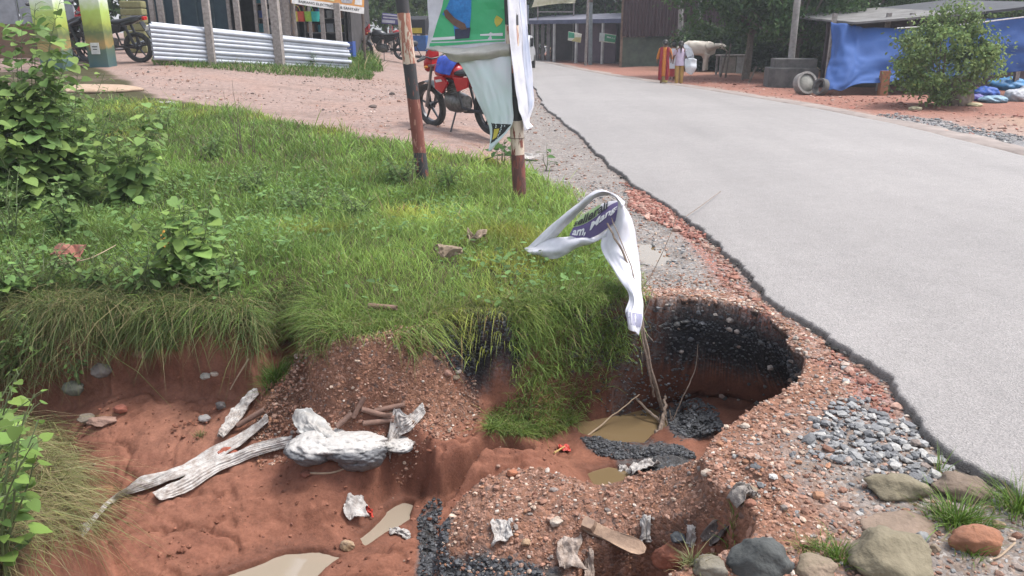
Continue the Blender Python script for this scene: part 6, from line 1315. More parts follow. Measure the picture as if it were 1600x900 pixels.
# a blue crate and hanging pails in the bay under the sign
def place_box(name, px, py, Y, d, mt, label, cat, group=None, rz=0):
    b = at_y(px, py, Y); z = gz(b.x, b.y); m = MB(); m.box((0, 0, d[2] / 2), d); o = m.build(name, mt, bevel=.02); o.location = (b.x, b.y, z); o.rotation_euler.z = rz; return tag(o, label, cat, group)
def crate(px, py, Y, d, mt, label):
    b = at_y(px, py, Y); r_ = empty("crate", (b.x, b.y, gz(b.x, b.y)), 0, label, "crate")
    for k in range(4): shade_box("slat", r_, (0, -d[1] / 2, d[2] * (k + .5) / 4), (d[0], .02, d[2] / 5), mt)
    for s in (-1, 1): shade_box("end_panel", r_, (s * d[0] / 2, 0, d[2] / 2), (.03, d[1], d[2]), mt)
    shade_box("bottom", r_, (0, 0, .03), (d[0] - .04, d[1] - .04, .03), mt); return r_
crate(515, 64, 27, (1.6, .5, .5), mat("blue_plastic", (.03, .08, .30), rough=.5), "blue plastic crate in the bay under the shop sign")
for px, c, nm in ((462, (.55, .5, .1), "yellow"), (470, (.5, .08, .05), "red"), (482, (.28, .5, .06), "lime green"), (492, (.02, .4, .36), "turquoise")):
    b = at_y(px, 18, 26); m = MB(); m.lathe([(.001, -.3), (.12, -.3), (.16, 0), (.14, 0), (.11, -.27), (.001, -.27)], 12); m.tube([(-.15, 0, 0), (-.1, 0, .14), (0, 0, .2), (.1, 0, .14), (.15, 0, 0)], .008, 5); m.tube([(0, 0, .2), (0, 0, 1.2)], .004, 4)
    o = m.build("pail", mat("pail_" + nm.replace(" ", "_"), c, rough=.45), smooth=True); o.location = b; tag(o, nm + " pail hanging in the bay under the shop sign", "pail", "pails hanging under the shop sign")
# sign board
s0, s1 = at_y(455, 5, 23.5), at_y(568, 22, 25.5); s2, s3 = at_y(569, -42, 25.5), at_y(455, -52, 23.5)
sb = empty("shop_sign", s0, 0, "orange and white shop sign board on posts above the bay right of the pipes", "sign")
SG = Sheet([[tuple(s3 - s0), tuple((s3 + s2) / 2 - s0), tuple(s2 - s0)], [tuple((s3 * .5 + s0 * .5) - s0), tuple((s3 + s2 + s0 + s1) / 4 - s0), tuple((s2 + s1) / 2 - s0)], [(0, 0, 0), tuple((s1 - s0) / 2), tuple(s1 - s0)]], 12, 12, 0, (1, 1), .02, 0, 0, False)
SG.build("board", mat("sign_orange", (.50, .24, .07), (.42, .19, .05), rough=.4, scale=2), sb)
def sgat(sheet, par, uv, mt, name, off):
    P0 = sheet.P.copy(); sheet.P = P0 + np.array(tuple(par.location)); o = region_on(sheet, uv, mt, name, None, off); sheet.P = P0; return keep_parent(o, par)
def sgtx(sheet, par, txt, u0, v0, u1, v1, mt, off, bold=.02):
    P0 = sheet.P.copy(); sheet.P = P0 + np.array(tuple(par.location)); o = text_on(sheet, txt, u0, v0, u1, v1, mt, "lettering", None, bold, off); sheet.P = P0; return keep_parent(o, par)
signw = mat("sign_white", (.58, .57, .56), rough=.4)
sgat(SG, sb, [(.0, .80), (1, .80), (1, 1), (0, 1)], signw, "name_strip", .026)
sgtx(SG, sb, "BAJRANG ELECTRICALS & SANITARY", .12, .95, .90, .85, black_ink, .030)
sgat(SG, sb, [(.40, .60), (.58, .62), (.56, .76), (.38, .74)], mat("pale_yellow_print", (.5, .48, .25), rough=.5), "product_picture", .026)
sgat(SG, sb, [(.62, .62), (.66, .56), (.76, .56), (.80, .64), (.78, .75), (.66, .77)], mat("grey_print", (.10, .11, .13), (.3, .3, .32), rough=.5, scale=9), "product_picture", .026)
sgat(SG, sb, [(.84, .55), (.95, .55), (.95, .76), (.82, .76)], signw, "product_picture", .026)
for P_, nm in ((at_y(567, 30, 25.6), "sign_post"), (at_y(457, 30, 23.6), "sign_post")):
    g_ = gz(P_.x, P_.y); m = MB(); m.tube([(0, 0, g_ - P_.z - .1), (0, 0, 3.6 - P_.z)], .045, 8); o = m.build(nm, mat("dark_steel", (.06, .05, .045), (.12, .08, .06), rough=.7, scale=9), None); o.data.transform(Matrix.Translation(P_ - Vector(sb.location))); o.parent = sb
# painted pillars
def pillar(px, wpx, bot, label):
    p = hit(px, bot); wd = wpx / FPX * p.y; m, nt, bs = newmat("painted_pillar_%d" % px); N = nt.nodes.new; tc = N("ShaderNodeTexCoord"); sp = N("ShaderNodeSeparateXYZ"); nt.links.new(tc.outputs["Object"], sp.inputs[0])
    no = N("ShaderNodeTexNoise"); no.inputs["Scale"].default_value = 5; no.inputs["Detail"].default_value = 4; nt.links.new(tc.outputs["Object"], no.inputs["Vector"])
    ad = N("ShaderNodeMath"); ad.operation = 'MULTIPLY_ADD'; nt.links.new(no.outputs["Fac"], ad.inputs[0]); ad.inputs[1].default_value = .45; nt.links.new(sp.outputs[2], ad.inputs[2])
    r = N("ShaderNodeValToRGB"); mr = N("ShaderNodeMapRange"); mr.inputs[2].default_value = 2.4; nt.links.new(ad.outputs[0], mr.inputs[0]); nt.links.new(mr.outputs[0], r.inputs[0]); e = r.color_ramp.elements
    e[0].position = .1; e[0].color = (.05, .10, .11, 1); e[1].position = .26; e[1].color = (.08, .12, .08, 1)
    for q, c in ((.30, (.30, .20, .07)), (.42, (.10, .13, .05)), (.5, (.28, .32, .06)), (.62, (.34, .45, .10)), (.74, (.55, .58, .50)), (.95, (.60, .61, .60))): x_ = e.new(q); x_.color = (*c, 1)
    nt.links.new(r.outputs[0], bs.inputs["Base Color"]); bs.inputs["Roughness"].default_value = .6
    root = empty("painted_pillar", p, 0, label, "pillar", "painted gate pillars"); b = MB(); b.box((0, 0, 1.45), (wd, wd * .9, 2.95)); b.build("shaft", m, root, bevel=.01); return root, wd
P1_, w1 = pillar(162, 29, 104, "square pillar painted white, lime and dark green beside the parked dark motorcycle")
pillar(92, 34, 110, "square painted pillar half hidden by the tall leafy shrub")
m = MB(); m.box((-.02, -w1 * .45 - .012, .42), (.20, .02, .26)); m.build("house_plate", plate_m, P1_)
m = MB(); m.box((-.02, -w1 * .45 - .024, .46), (.13, .004, .02)); m.box((-.02, -w1 * .45 - .024, .40), (.10, .004, .02)); m.build("plate_writing", black_ink, P1_)
# low masonry and sand heap behind the shrubs at the left edge
wl = empty("panelled_shop", at_y(30, 96, 21), 0, "grey panelled shop front behind the tall shrub at the left edge", "shop"); wl.location.z = gz(wl.location.x, 21) - .1
shade_box("wall", wl, (-.9, .5, .5), (4.4, .15, 1.0), mat("brown_dado", (.16, .10, .06), (.10, .06, .04), rough=.9, scale=4))
for k in range(6): shade_box("shutter_panel", wl, (-2.7 + k * .75, .52, 2.0), (.68, .08, 2.0), mat("grey_shutter", (.25, .26, .28), (.15, .155, .17), rough=.6, scale=3))
shade_box("lintel", wl, (-.9, .5, 3.05), (4.5, .25, .12), darkw)
rb = at_y(212, 40, 23); m = MB()
for k in range(7): m.box((0, 0, .1 + .2 * k), (.62, .34, .19), None)
o = m.build("yellow_bag_stack", mat("yellow_sacking", (.22, .21, .10), (.15, .14, .06), rough=.9, scale=6), bevel=.04); o.location = (rb.x, rb.y, gz(rb.x, rb.y)); tag(o, "stack of yellowish cement bags behind the dark motorcycle", "bags")
hp_ = hit(150, 140); V = ICO4 * np.array([1.1, .8, .22]) * (1 + .12 * fbm(ICO4[:, 0] * 2, ICO4[:, 1] * 2, 3))[:, None]; V = V * np.array([.8, .8, .45]); o = np_mesh("sand_heap", V, ICF4, mat("pale_sand", (.36, .26, .19), (.27, .19, .13), rough=1, scale=12, bump=.8, bscale=60)); o.location = hp_; tag(o, "low heap of pale orange sand behind the leafy weeds", "sand heap")

# ------------------------------------------------------------------ trees
trunk_m = mat("tree_bark", (.17, .14, .11), (.09, .07, .055), rough=.95, scale=10, bump=.6)
def tree(px, bot, Y, Hc, rad, label, ncl=70, nlf=90, ls=.16, col=(.05, .10, .028), seed=1, trunk_r=.14, name="tree", cat="tree", group="trees", base_z=None, kind='quad', clr=.42, low=.2, parts=("crown", "trunk")):
    rg = np.random.default_rng(seed); b = at_y(px, bot, Y); z0 = gz(b.x, b.y) if base_z is None else base_z; root = empty(name, (b.x, b.y, z0), 0, label, cat, group)
    m = MB(); th = Hc * low + .3 if parts[1] == "trunk" else .15; m.tube([(0, 0, -.1), (.03 * th, .02, th * .5), (.06, 0, th), (0, .05, Hc * .55)], [trunk_r * 1.2, trunk_r, trunk_r * .8, trunk_r * .4], 8)
    cs = []
    for k in range(ncl):
        d = rg.normal(size=3); d /= np.linalg.norm(d); rr = rg.uniform(.35, 1.0) ** .6; h0 = (Hc + Hc * low) / 2; c = d * rr * np.array([rad[0], rad[1], (Hc - Hc * low) / 2 * rad[2]]) + np.array([0, 0, h0]); c[:2] *= 1 + .25 * math.sin(3 * math.atan2(d[1], d[0]) + seed); cs.append(c)
        if k % 6 == 0: m.tube([(0, 0, th * .9), tuple(c * .5 + np.array([0, 0, th * .45])), tuple(c)], [trunk_r * .5, trunk_r * .25, trunk_r * .07], 5)
    cs = np.array(cs); n = ncl * nlf; ci = rg.integers(0, ncl, n); sz = (clr * rg.uniform(.6, 1.4, ncl))[ci]
    P = cs[ci] + rg.normal(0, 1, (n, 3)) * sz[:, None] * np.array([.55, .55, .38]); P[:, 2] = np.maximum(P[:, 2], .06)
    D = rg.normal(0, 1, (n, 3)) + np.array([0, 0, -.4]); U = rg.normal(0, .6, (n, 3)) + np.array([0, 0, 1]); v = rg.normal(1, .2, n) * (rg.uniform(.7, 1.3, ncl))[ci]
    c = np.array(col)[None] * v.clip(.35, 1.9)[:, None] * (1 + rg.uniform(0, 1, (n, 1)) * np.array([.4, .12, -.05]))
    leaves(parts[0], P, D, U, ls * rg.uniform(.6, 1.3, n), c, leaf_mat, root, kind); m.build(parts[1], trunk_m, root, smooth=True); return root
# the round roadside bush
tree(1465, 163, 18.6, 2.2, (1.15, .95, 1.0), "large round bush at the roadside in front of the blue tarpaulins", 70, 170, .085, (.125, .20, .075), 3, .04, "bush", "bush", None, kind='oval', clr=.26, low=.03, parts=("foliage", "stem"))
# shade trees on the right
tree(1165, 118, 31, 6.2, (3.0, 2.2, 1.0), "spreading shade tree over the white cow", 120, 150, .17, (.055, .115, .035), 5, .14, low=.24, clr=.5)
tree(1240, 96, 29, 5.6, (2.6, 2.0, 1.0), "dark-leaved tree around the leaning concrete pole", 110, 140, .17, (.05, .10, .035), 6, .14, low=.18, clr=.5)
tree(1345, 60, 33, 6.0, (3.2, 2.0, 1.0), "tree rising behind the left blue tarpaulin", 110, 130, .18, (.05, .10, .035), 7, .15, low=.15, clr=.5)
tree(1470, 60, 36, 6.6, (3.8, 2.2, 1.0), "tree rising behind the tarpaulin shed roof", 120, 130, .19, (.045, .095, .03), 8, .15, low=.15, clr=.55)
tree(1600, 60, 34, 6.2, (3.4, 2.2, 1.0), "tree at the right edge behind the shed", 110, 130, .19, (.05, .10, .03), 9, .15, low=.15, clr=.55)
for k, (px, Y, H, rx, sd_, lb) in enumerate(((835, 62, 9, 4.5, 10, "pale green tree beyond the far end of the stall row"), (880, 56, 8.5, 4.5, 11, "dense tree behind the torn sign frame"), (945, 54, 9.5, 5, 12, "broad dark tree behind the stall row's middle"), (1010, 56, 10, 5, 13, "tall tree behind the lattice mast"),
                                            (1090, 46, 9, 4.5, 14, "dark tree behind the maroon sheet wall"), (1170, 44, 9, 5, 15, "tall dark tree behind the shade tree"), (1270, 44, 8.5, 5, 16, "dark tree behind the leaning concrete pole"), (1390, 46, 10, 6, 17, "tall tree far behind the left tarpaulin"), (1520, 46, 10, 6, 18, "tall tree far behind the right tarpaulin"), (1650, 44, 10, 6, 19, "tall tree cut by the right edge of the photo"))):
    tree(px, 56, Y, H, (rx, 3, 1.05), lb, 90, 120, .34, (.045, .095, .035) if k else (.08, .13, .06), sd_, .2, low=.06, clr=.95, group="trees behind the stalls")
for px, Y, H, rx, sd_, lb in ((600, 52, 9, 4, 20, "tree behind the parked motorcycles"), (660, 60, 10, 5, 21, "tree behind the auto rickshaw"), (715, 66, 10, 5, 22, "tree behind the torn banner"), (775, 75, 10, 5, 23, "tree far down the road behind the right post"), (530, 46, 9, 4.5, 24, "tree behind the shop sign"), (400, 46, 10, 6, 25, "tree behind the hardware shop"), (250, 42, 9, 6, 26, "tree behind the shop's left end"), (90, 40, 9, 6, 27, "tree behind the painted pillars"), (-60, 38, 9, 6, 28, "tree behind the shop front at the left edge")):
    tree(px, 50, Y, H, (rx, 3, 1.05), lb, 80, 110, .34, (.05, .10, .035), sd_, .2, low=.08, clr=.95, group="trees behind the yard")

for k, (px, Y, H, lb) in enumerate(((1120, 38, 2.2, "dark undergrowth bush left of the cow's table"), (1185, 37, 2.6, "dark undergrowth bush under the shade tree"), (1250, 36, 2.6, "dark undergrowth bush behind the concrete block"), (1310, 37, 2.4, "dark undergrowth bush behind the left tarpaulin"), (1060, 45, 2.0, "dark undergrowth bush at the foot of the maroon wall"), (1400, 38, 2.6, "dark undergrowth bush behind the shed, left part"), (1560, 38, 2.6, "dark undergrowth bush behind the shed, right part"))):
    tree(px, 56, Y, H, (1.9, 1.2, 1.0), lb, 60, 110, .2, (.03, .06, .022), 40 + k, .04, "bush", "bush", "undergrowth bushes behind the stalls", clr=.45, low=.0, parts=("foliage", "stem"))
# ------------------------------------------------------------------ right side: poles, walls, stalls
def pole(px, top, bot, wpx, label, lean=0, mt=conc, taper=.8, Y=None, H=7.5, extras=True, group="utility poles"):
    p = hit(px, bot) if Y is None else Vector((at_y(px, bot, Y).x, Y, gz(at_y(px, bot, Y).x, Y))); q = at_y(top[0], top[1], p.y); d = (q - p) / max(q.z - p.z, .1); wd = wpx / FPX * p.y / 2
    root = empty("utility_pole", p, 0, label, "pole", group); m = MB(); m.tube([d * 0 - Vector((0, 0, .2)), d * H * .5, d * H], [wd * 1.05, wd * .92, wd * taper], 10); m.build("shaft", mt, root, smooth=True)
    if extras: e = d * (H - .4); shade_box("cross_arm", root, tuple(e), (1.3, .09, .09), mat("dark_steel", (.06, .05, .045))); shade_box("cable_box", root, tuple(d * (H * .45) + Vector((0, -wd - .06, 0))), (.18, .12, .3), mat("dark_steel", (.06, .05, .045)))
    return root
pole(1236, (1246, 0), 96, 10, "leaning concrete pole standing in the grey concrete block", Y=hit(1240, 137).y + .45)
pole(1066, (1064, 0), 66, 8, "grey concrete pole in front of the maroon sheet wall", Y=38)
pole(923, (923, 0), 84, 6, "dark steel pole in front of the stall row", mt=mat("steel_grey", (.20, .23, .24), (.13, .15, .16), rough=.6), Y=44)
pole(915, (919, 0), 86, 4, "thin pale pole close beside the dark steel pole", mt=wood, Y=43, extras=False)
pole(829, (827, 0), 60, 4, "thin concrete pole far down the road beside the right post", Y=60)
pole(571, (571, 0), 60, 7, "concrete pole behind the shop sign's right end", Y=38)
pole(1092, (1094, 0), 66, 6, "second grey pole between the maroon wall and the shade tree", Y=40, extras=False)
# lattice mast
bs_ = at_y(988, 88, 42); mast = empty("lattice_mast", (bs_.x, 42, gz(bs_.x, 42)), 0, "rusty brown lattice mast standing in front of the stall row", "mast"); rust = mat("rusty_steel", (.24, .16, .11), (.13, .085, .06), rough=.9, scale=5)
m = MB(); hw = .48
for sx in (-1, 1):
    for sy in (-1, 1): m.tube([(sx * hw, sy * hw, -.2), (sx * hw * .85, sy * hw * .85, 7)], .05, 6)
m.build("legs", rust, mast) if False else None
for sx in (-1, 1):
    for sy in (-1, 1): q = MB(); q.tube([(sx * hw, sy * hw, -.2), (sx * hw * .85, sy * hw * .85, 7)], .065, 6); q.build("leg", rust, mast)
for k in range(8):
    z0, z1 = .9 * k, .9 * k + .9
    for sy in (-1, 1):
        q = MB(); q.tube([(-hw * .97, sy * hw, z0), (hw * .97, sy * hw, z1)], .035, 5); q.tube([(hw * .97, sy * hw, z0), (-hw * .97, sy * hw, z1)], .03, 5); q.tube([(-hw * .97, sy * hw, z1), (hw * .97, sy * hw, z1)], .03, 5); q.build("brace", rust, mast)
# maroon sheet wall
c_ = at_y(1040, 56, 41); mw = empty("sheet_wall", (c_.x + .4, 41, gz(c_.x, 41)), 0, "tall maroon sheet-metal wall behind the walking women", "wall"); m = MB(); n = 60; wW = 5.2
vs = [(-wW / 2 + wW * k / n, (.04 if k % 2 else -.04) + yy, z) for z in (1.5, 6) for k in range(n + 1) for yy in (0,)]
vs2 = [(x, y + .03, z) for x, y, z in vs]; fs = [(k, k + 1, k + n + 2, k + n + 1) for k in range(n)]; m.add(vs, fs); m.add(vs2, [f[::-1] for f in fs])
m.build("sheeting", mat("maroon_sheet", (.06, .03, .033), (.045, .022, .026), rough=.6, scale=2), mw)
for x in (-2.6, 0, 2.6): shade_box("wall_post", mw, (x, .2, 2.8), (.12, .12, 6), rust)
shade_box("lower_wall", mw, (0, .3, .7), (wW, .12, 1.5), mat("mossy_wall", (.10, .12, .09), (.05, .06, .045), rough=.95, scale=2))
o = place_box("low_wall", 994, 90, 43, (1.7, .3, 1.0), mat("pinkish_plaster", (.32, .27, .27), (.24, .2, .2), rough=.9, scale=3), "low pinkish plaster wall right of the lattice mast", "wall")
# stall row
L0, L1 = at_y(832, 84, 52), at_y(1008, 92, 44); st_o = empty("stall_row", ((L0.x + L1.x) / 2, 48, -.05), math.atan2(L1.y - L0.y, L1.x - L0.x), "long dark roadside stall row with a lean-to roof and white props", "stall"); LW = (L1 - L0).length
stm_ = mat("dark_boarding", (.075, .055, .06), (.04, .03, .033), rough=.9, scale=1.5)
shade_box("back_wall", st_o, (0, 1.6, 1.2), (LW, .15, 2.4), stm_); shade_box("roof", st_o, (0, .3, 2.55), (LW + .8, 3.4, .08), mat("grey_sheet_roof", (.20, .20, .24), (.11, .11, .14), rough=.6, scale=2), (R(7), 0, 0)); shade_box("fascia", st_o, (0, -1.42, 2.30), (LW + .8, .06, .22), mat("blue_grey_fascia", (.09, .10, .17), (.05, .06, .1), rough=.7, scale=2))
for k in range(5): shade_box("slatted_front", st_o, (-LW / 2 + .5 + .55 * k, -.9, 1.1), (.30, .05, 2.2), mat("grey_planks", (.16, .145, .14), (.09, .08, .08), rough=.9, scale=4))
shade_box("partition", st_o, (LW * .16, -.6, 1.1), (LW * .34, .08, 2.1), mat("plum_boarding", (.085, .055, .075), (.055, .035, .05), rough=.8, scale=2))
for k, t in enumerate((-.33, -.12, .08, .30, .47)): shade_box("roof_prop", st_o, (LW * t, -1.35, 1.15), (.12, .12, 2.3), mat("white_prop", (.5, .49, .47), (.36, .35, .34), rough=.8, scale=4))
def hanging_sign(name, px4, Y, label, cols, cat="banner"):
    P = [at_y(a, b, Y) for a, b in px4]; r_ = empty(name, P[0], 0, label, cat); o_ = Vector(P[0]); P = [q - o_ for q in P]
    S = Sheet([[tuple(P[0]), tuple((P[0] + P[1]) / 2), tuple(P[1])], [tuple((P[0] + P[3]) / 2), tuple((P[0] + P[1] + P[2] + P[3]) / 4), tuple((P[1] + P[2]) / 2)], [tuple(P[3]), tuple((P[3] + P[2]) / 2), tuple(P[2])]], 14, 10, .02, (3, 2), .006, 2, 0, False)
    S.build("cloth", mat(name + "_base", cols[0], rough=.5), r_)
    for uv, c in cols[1:]: sgat(S, r_, uv, mat("print_%d_%d_%d" % tuple(int(q * 99) for q in c), c, tuple(q * .7 for q in c), rough=.5, scale=5), "print", .012)
    return r_
hanging_sign("hanging_banner", [(888, 49), (909, 53), (907, 67), (887, 63)], 42.5, "small green and cream banner hanging left of the dark steel pole", [(.50, .48, .40), ([(.02, .05), (.45, .05), (.5, .6), (.05, .7)], (.03, .25, .14)), ([(.55, .5), (.98, .4), (.98, .95), (.3, .95)], (.35, .30, .12))])
hanging_sign("hanging_banner", [(937, 51), (963, 55), (961, 68), (936, 65)], 43.2, "green banner with a white left panel and pink hem right of the dark steel pole", [(.45, .30, .30), ([(.0, .0), (.34, .0), (.34, .85), (0, .85)], (.42, .46, .44)), ([(.34, .05), (1, .05), (1, .85), (.34, .85)], (.02, .19, .08)), ([(.45, .3), (.9, .35), (.9, .5), (.45, .45)], (.5, .52, .5))])
# torn sign frame
f0 = at_y(868, 42, 50); fr = empty("sign_frame", (f0.x, 50, gz(f0.x, 50)), 0, "empty sign frame on thin posts with a tattered cream board above the stall row", "sign")
for s in (-1, 1): shade_box("upright", fr, (s * 1.1, 0, 1.9), (.07, .07, 4.2), wood)
for z in (2.9, 3.95): shade_box("rail", fr, (0, 0, z), (2.3, .06, .06), wood)
o = Sheet([[(-1.3, -.05, 4.0), (0, -.1, 4.05), (1.2, -.05, 4.0)], [(-1.35, -.1, 3.5), (0, -.05, 3.45), (1.2, -.1, 3.6)], [(-1.5, -.08, 3.15), (.1, -.08, 3.35), (1.15, -.05, 3.4)]], 20, 14, .12, (4, 3), .01, 3, 0, False).build("tattered_board", mat("cream_tatter", (.50, .47, .34), (.38, .34, .2), rough=.8, scale=3), fr)
shade_box("grey_sign_panel", fr, (-2.1, 0, 2.75), (.9, .06, 1.1), mat("bluish_board", (.22, .25, .30), rough=.6))
# concrete block at the leaning pole's foot, culvert ring
b = hit(1240, 137); blk_o = empty("concrete_block", (b.x, b.y + .4, b.z), R(-8), "stepped grey concrete block around the foot of the leaning pole", "plinth")
k_ = b.y / FPX; shade_box("lower_step", blk_o, (0, 0, .30), (72 * k_, .9, .62), mat("grimy_concrete", (.13, .125, .12), (.07, .068, .065), rough=.95, scale=4, bump=.6), None, .03); shade_box("upper_step", blk_o, (.05, 0, .74), (62 * k_, .75, .30), MATS["grimy_concrete"], None, .03)
p = hit(1256, 148); rg_ = MB(); rr = 17 / FPX * p.y; rg_.lathe([(rr, -.12), (rr, .12), (rr * .80, .12), (rr * .80, -.12), (rr, -.12)], 28, 'y'); ring = empty("culvert_ring", (p.x, p.y, p.z + rr * .96), R(14), "round concrete culvert ring with a pale plug leaning on the concrete block", "culvert"); ring.rotation_euler = (R(-16), 0, R(14))
rg_.build("ring", conc, ring, smooth=True); m = MB(); m.ell((0, -.02, 0), (rr * .80, .10, rr * .80), 20, 10); m.build("plug", mat("pale_cement", (.30, .29, .26), (.15, .15, .13), rough=.95, scale=3), ring, smooth=True)
p = hit(1281, 149); m = MB(); m.lathe([(.24, -.09), (.24, .09), (.18, .09), (.18, -.09), (.24, -.09)], 20, 'x'); o = m.build("culvert_ring", MATS["grimy_concrete"], smooth=True); o.location = (p.x, p.y, p.z + .23); o.rotation_euler = (0, R(12), R(20)); tag(o, "small dark concrete ring right of the plugged culvert ring", "culvert")
# blue tarpaulin shed
tarp = mat("blue_tarpaulin", (.020, .062, .21), (.028, .08, .25), rough=.8, scale=1.2, bump=.3, bscale=8); tarp2 = mat("faded_tarpaulin", (.03, .075, .24), (.07, .11, .24), rough=.6, scale=1.5, bump=.3, bscale=8)
shd = empty("tarpaulin_shed", at_y(1450, 130, 24), 0, "low dark shed hung with blue tarpaulins behind the round bush", "shed"); shd.location.z = -.05
def shpart(name, rows, mt, **kw): S = Sheet(rows, kw.get('nu', 40), kw.get('nv', 24), kw.get('fold', .20), kw.get('ff', (4, 3)), .006, kw.get('seed', 1)); return keep_parent(S.build(name, mt), shd)
shpart("tarpaulin", [[(1300, 38, 24), (1330, 42, 23.6), (1365, 46, 23.4), (1500, 48, 23.2)], [(1298, 80, 23.5), (1330, 84, 22.9), (1368, 86, 22.8), (1500, 84, 22.8)], [(1292, 112, 23), (1325, 116, 22.5), (1370, 110, 22.6), (1500, 108, 22.6)], [(1286, 145, 22.4), (1312, 143, 22.3), (1350, 132, 22.4), (1500, 126, 22.5)]], tarp, seed=3, nv=34)
shpart("tarpaulin", [[(1475, 44, 23), (1520, 36, 22.9), (1560, 30, 22.8), (1640, 22, 22.7)], [(1475, 80, 22.8), (1520, 72, 22.5), (1560, 70, 22.4), (1640, 66, 22.4)], [(1490, 118, 22.6), (1530, 122, 22.3), (1570, 114, 22.4), (1640, 108, 22.4)]], tarp, seed=6, nv=30)
def sh_box(name, a, b, Ya, Yb2, t, h, mt):
    A, B = at_y(*a, Ya), at_y(*b, Yb2); m = MB(); d = B - A; m.add([A, B, B + Vector((0, 0, h)), A + Vector((0, 0, h)), A + Vector((0, t, .3)), B + Vector((0, t, .3)), B + Vector((0, t, h + .3)), A + Vector((0, t, h + .3))], [(0, 1, 2, 3), (7, 6, 5, 4), (0, 4, 5, 1), (1, 5, 6, 2), (2, 6, 7, 3), (3, 7, 4, 0)]); return keep_parent(m.build(name, mt), shd)
sh_box("roof", (1335, 38), (1530, 22), 23.2, 22.8, 6, .06, mat("old_sheet_roof", (.17, .165, .16), (.09, .085, .08), rough=.9, scale=2)); sh_box("roof", (1520, 24), (1660, 8), 22.7, 22.6, 6, .07, mat("dark_roof", (.05, .052, .06), (.03, .03, .035), rough=.8, scale=2))
for px, Y in ((1300, 24.5), (1384, 24), (1420, 24), (1500, 24), (1600, 24)): q = at_y(px, 60, Y); m = MB(); m.box((q.x, Y, 1.05), (.12, .12, 2.3)); keep_parent(m.build("shed_post", wood), shd)
q0, q1 = at_y(1290, 60, 26), at_y(1680, 60, 26); m = MB(); m.box(((q0.x + q1.x) / 2, 26, 1.0), (q1.x - q0.x, .15, 2.2)); keep_parent(m.build("back_wall", stm_), shd)
m = MB(); q0, q1 = at_y(1402, 44, 22.6), at_y(1620, 24, 22.4); m.tube([q0, (q0 + q1) / 2 + Vector((0, 0, -.06)), q1], .02, 5); keep_parent(m.build("rope", signw), shd)
m = MB(); q = at_y(1378, 150, 22.4); m.box((q.x, 22.4, .25), (.22, .2, .75)); keep_parent(m.build("orange_prop", mat("orange_wood", (.28, .12, .06), (.2, .09, .05), rough=.8, scale=6)), shd)
# rubbish bags and heap beside the bush
for px, py, w_, h_, c, lb, sd_ in ((1540, 150, 30, .16, (.03, .10, .40), "deep blue plastic bag at the left of the rubbish by the round bush", 91), (1572, 140, 44, .22, (.04, .22, .48), "bright blue plastic bag topmost in the rubbish by the round bush", 92), (1590, 158, 34, .18, (.42, .43, .46), "whitish plastic bag at the right edge of the photo", 93),
                                   (1552, 160, 34, .10, (.20, .32, .42), "pale blue flattened bag low in the rubbish", 94), (1525, 158, 18, .10, (.12, .10, .35), "small violet bag at the foot of the rubbish", 95), (1612, 150, 30, .2, (.35, .37, .42), "grey white bag cut by the right edge", 96), (1520, 166, 22, .05, (.42, .36, .2), "yellowish torn carton by the small violet bag", 97), (1430, 172, 16, .05, (.4, .35, .22), "crumpled yellowish paper in front of the round bush", 98)):
    lump("plastic_bag" if sd_ < 97 else "carton", px, py, w_, w_ * .7, h_, lb, c, tuple(q * .5 for q in c), sd_, "plastic bag" if sd_ < 97 else "litter", .25, .12)
lump("soil_heap", 1492, 164, 40, 26, .42, "brown heap of dry twigs and soil at the right foot of the round bush", (.17, .13, .10), (.09, .07, .055), 99, "heap", .2, .1)
# table and box by the cow
def table(px, py, Y, d, label):
    b = at_y(px, py, Y); r_ = empty("stall_table", (b.x, Y, gz(b.x, Y)), R(4), label, "table")
    shade_box("top", r_, (0, 0, d[2]), (d[0], d[1], .06), wood)
    for sx in (-1, 1):
        for sy in (-1, 1): shade_box("leg", r_, (sx * (d[0] / 2 - .06), sy * (d[1] / 2 - .06), d[2] / 2 - .02), (.07, .07, d[2] - .03), wood)
    shade_box("front_panel", r_, (-.25, -d[1] / 2 + .05, d[2] * .52), (d[0] * .5, .03, d[2] * .8), mat("tan_board", (.30, .26, .22), (.2, .17, .14), rough=.8, scale=4)); shade_box("front_panel", r_, (.35, -d[1] / 2 + .06, d[2] * .52), (d[0] * .4, .03, d[2] * .85), mat("pale_board", (.38, .37, .35), (.25, .24, .22), rough=.8, scale=4)); return r_
table(1143, 110, 33, (1.25, .6, .78), "box-like stall table under the shade tree where the cow feeds")
def stake(px, py, tx, ty, Y, lb): a = at_y(px, py, Y); a.z = gz(a.x, Y) - .05; b = at_y(tx, ty, Y); m = MB(); m.tube([Vector((0, 0, 0)), b - a], [.04, .03], 6); o = m.build("wooden_stake", trunk_m); o.location = a; tag(o, lb, "stake", "stakes under the shade tree")
stake(1134, 114, 1142, 68, 31.5, "dark stake nearest the cow's muzzle"); stake(1160, 122, 1172, 60, 30, "dark thin trunk left of the crooked stake"); stake(1169, 133, 1182, 104, 28, "short crooked stake leaning by the roadside"); stake(1126, 112, 1136, 80, 31.8, "second dark stake at the stall table")
# drain cover strips by the road
for a, b_, lb in (((976, 130), (1005, 133), "long dark wet drain slab at the road's far edge"), ((1006, 133), (1030, 138), "shorter dark drain slab next to the long one")):
    A_, B_ = hit(*a), hit(*b_); m = MB(); d = B_ - A_; m.box(tuple(d / 2 + Vector((0, 0, .03))), (d.length, .22, .07), (0, 0, math.atan2(d.y, d.x))); o = m.build("drain_slab", mat("wet_dark_concrete", (.06, .055, .055), (.03, .028, .028), rough=.5, scale=5)); o.location = A_; tag(o, lb, "drain slab")

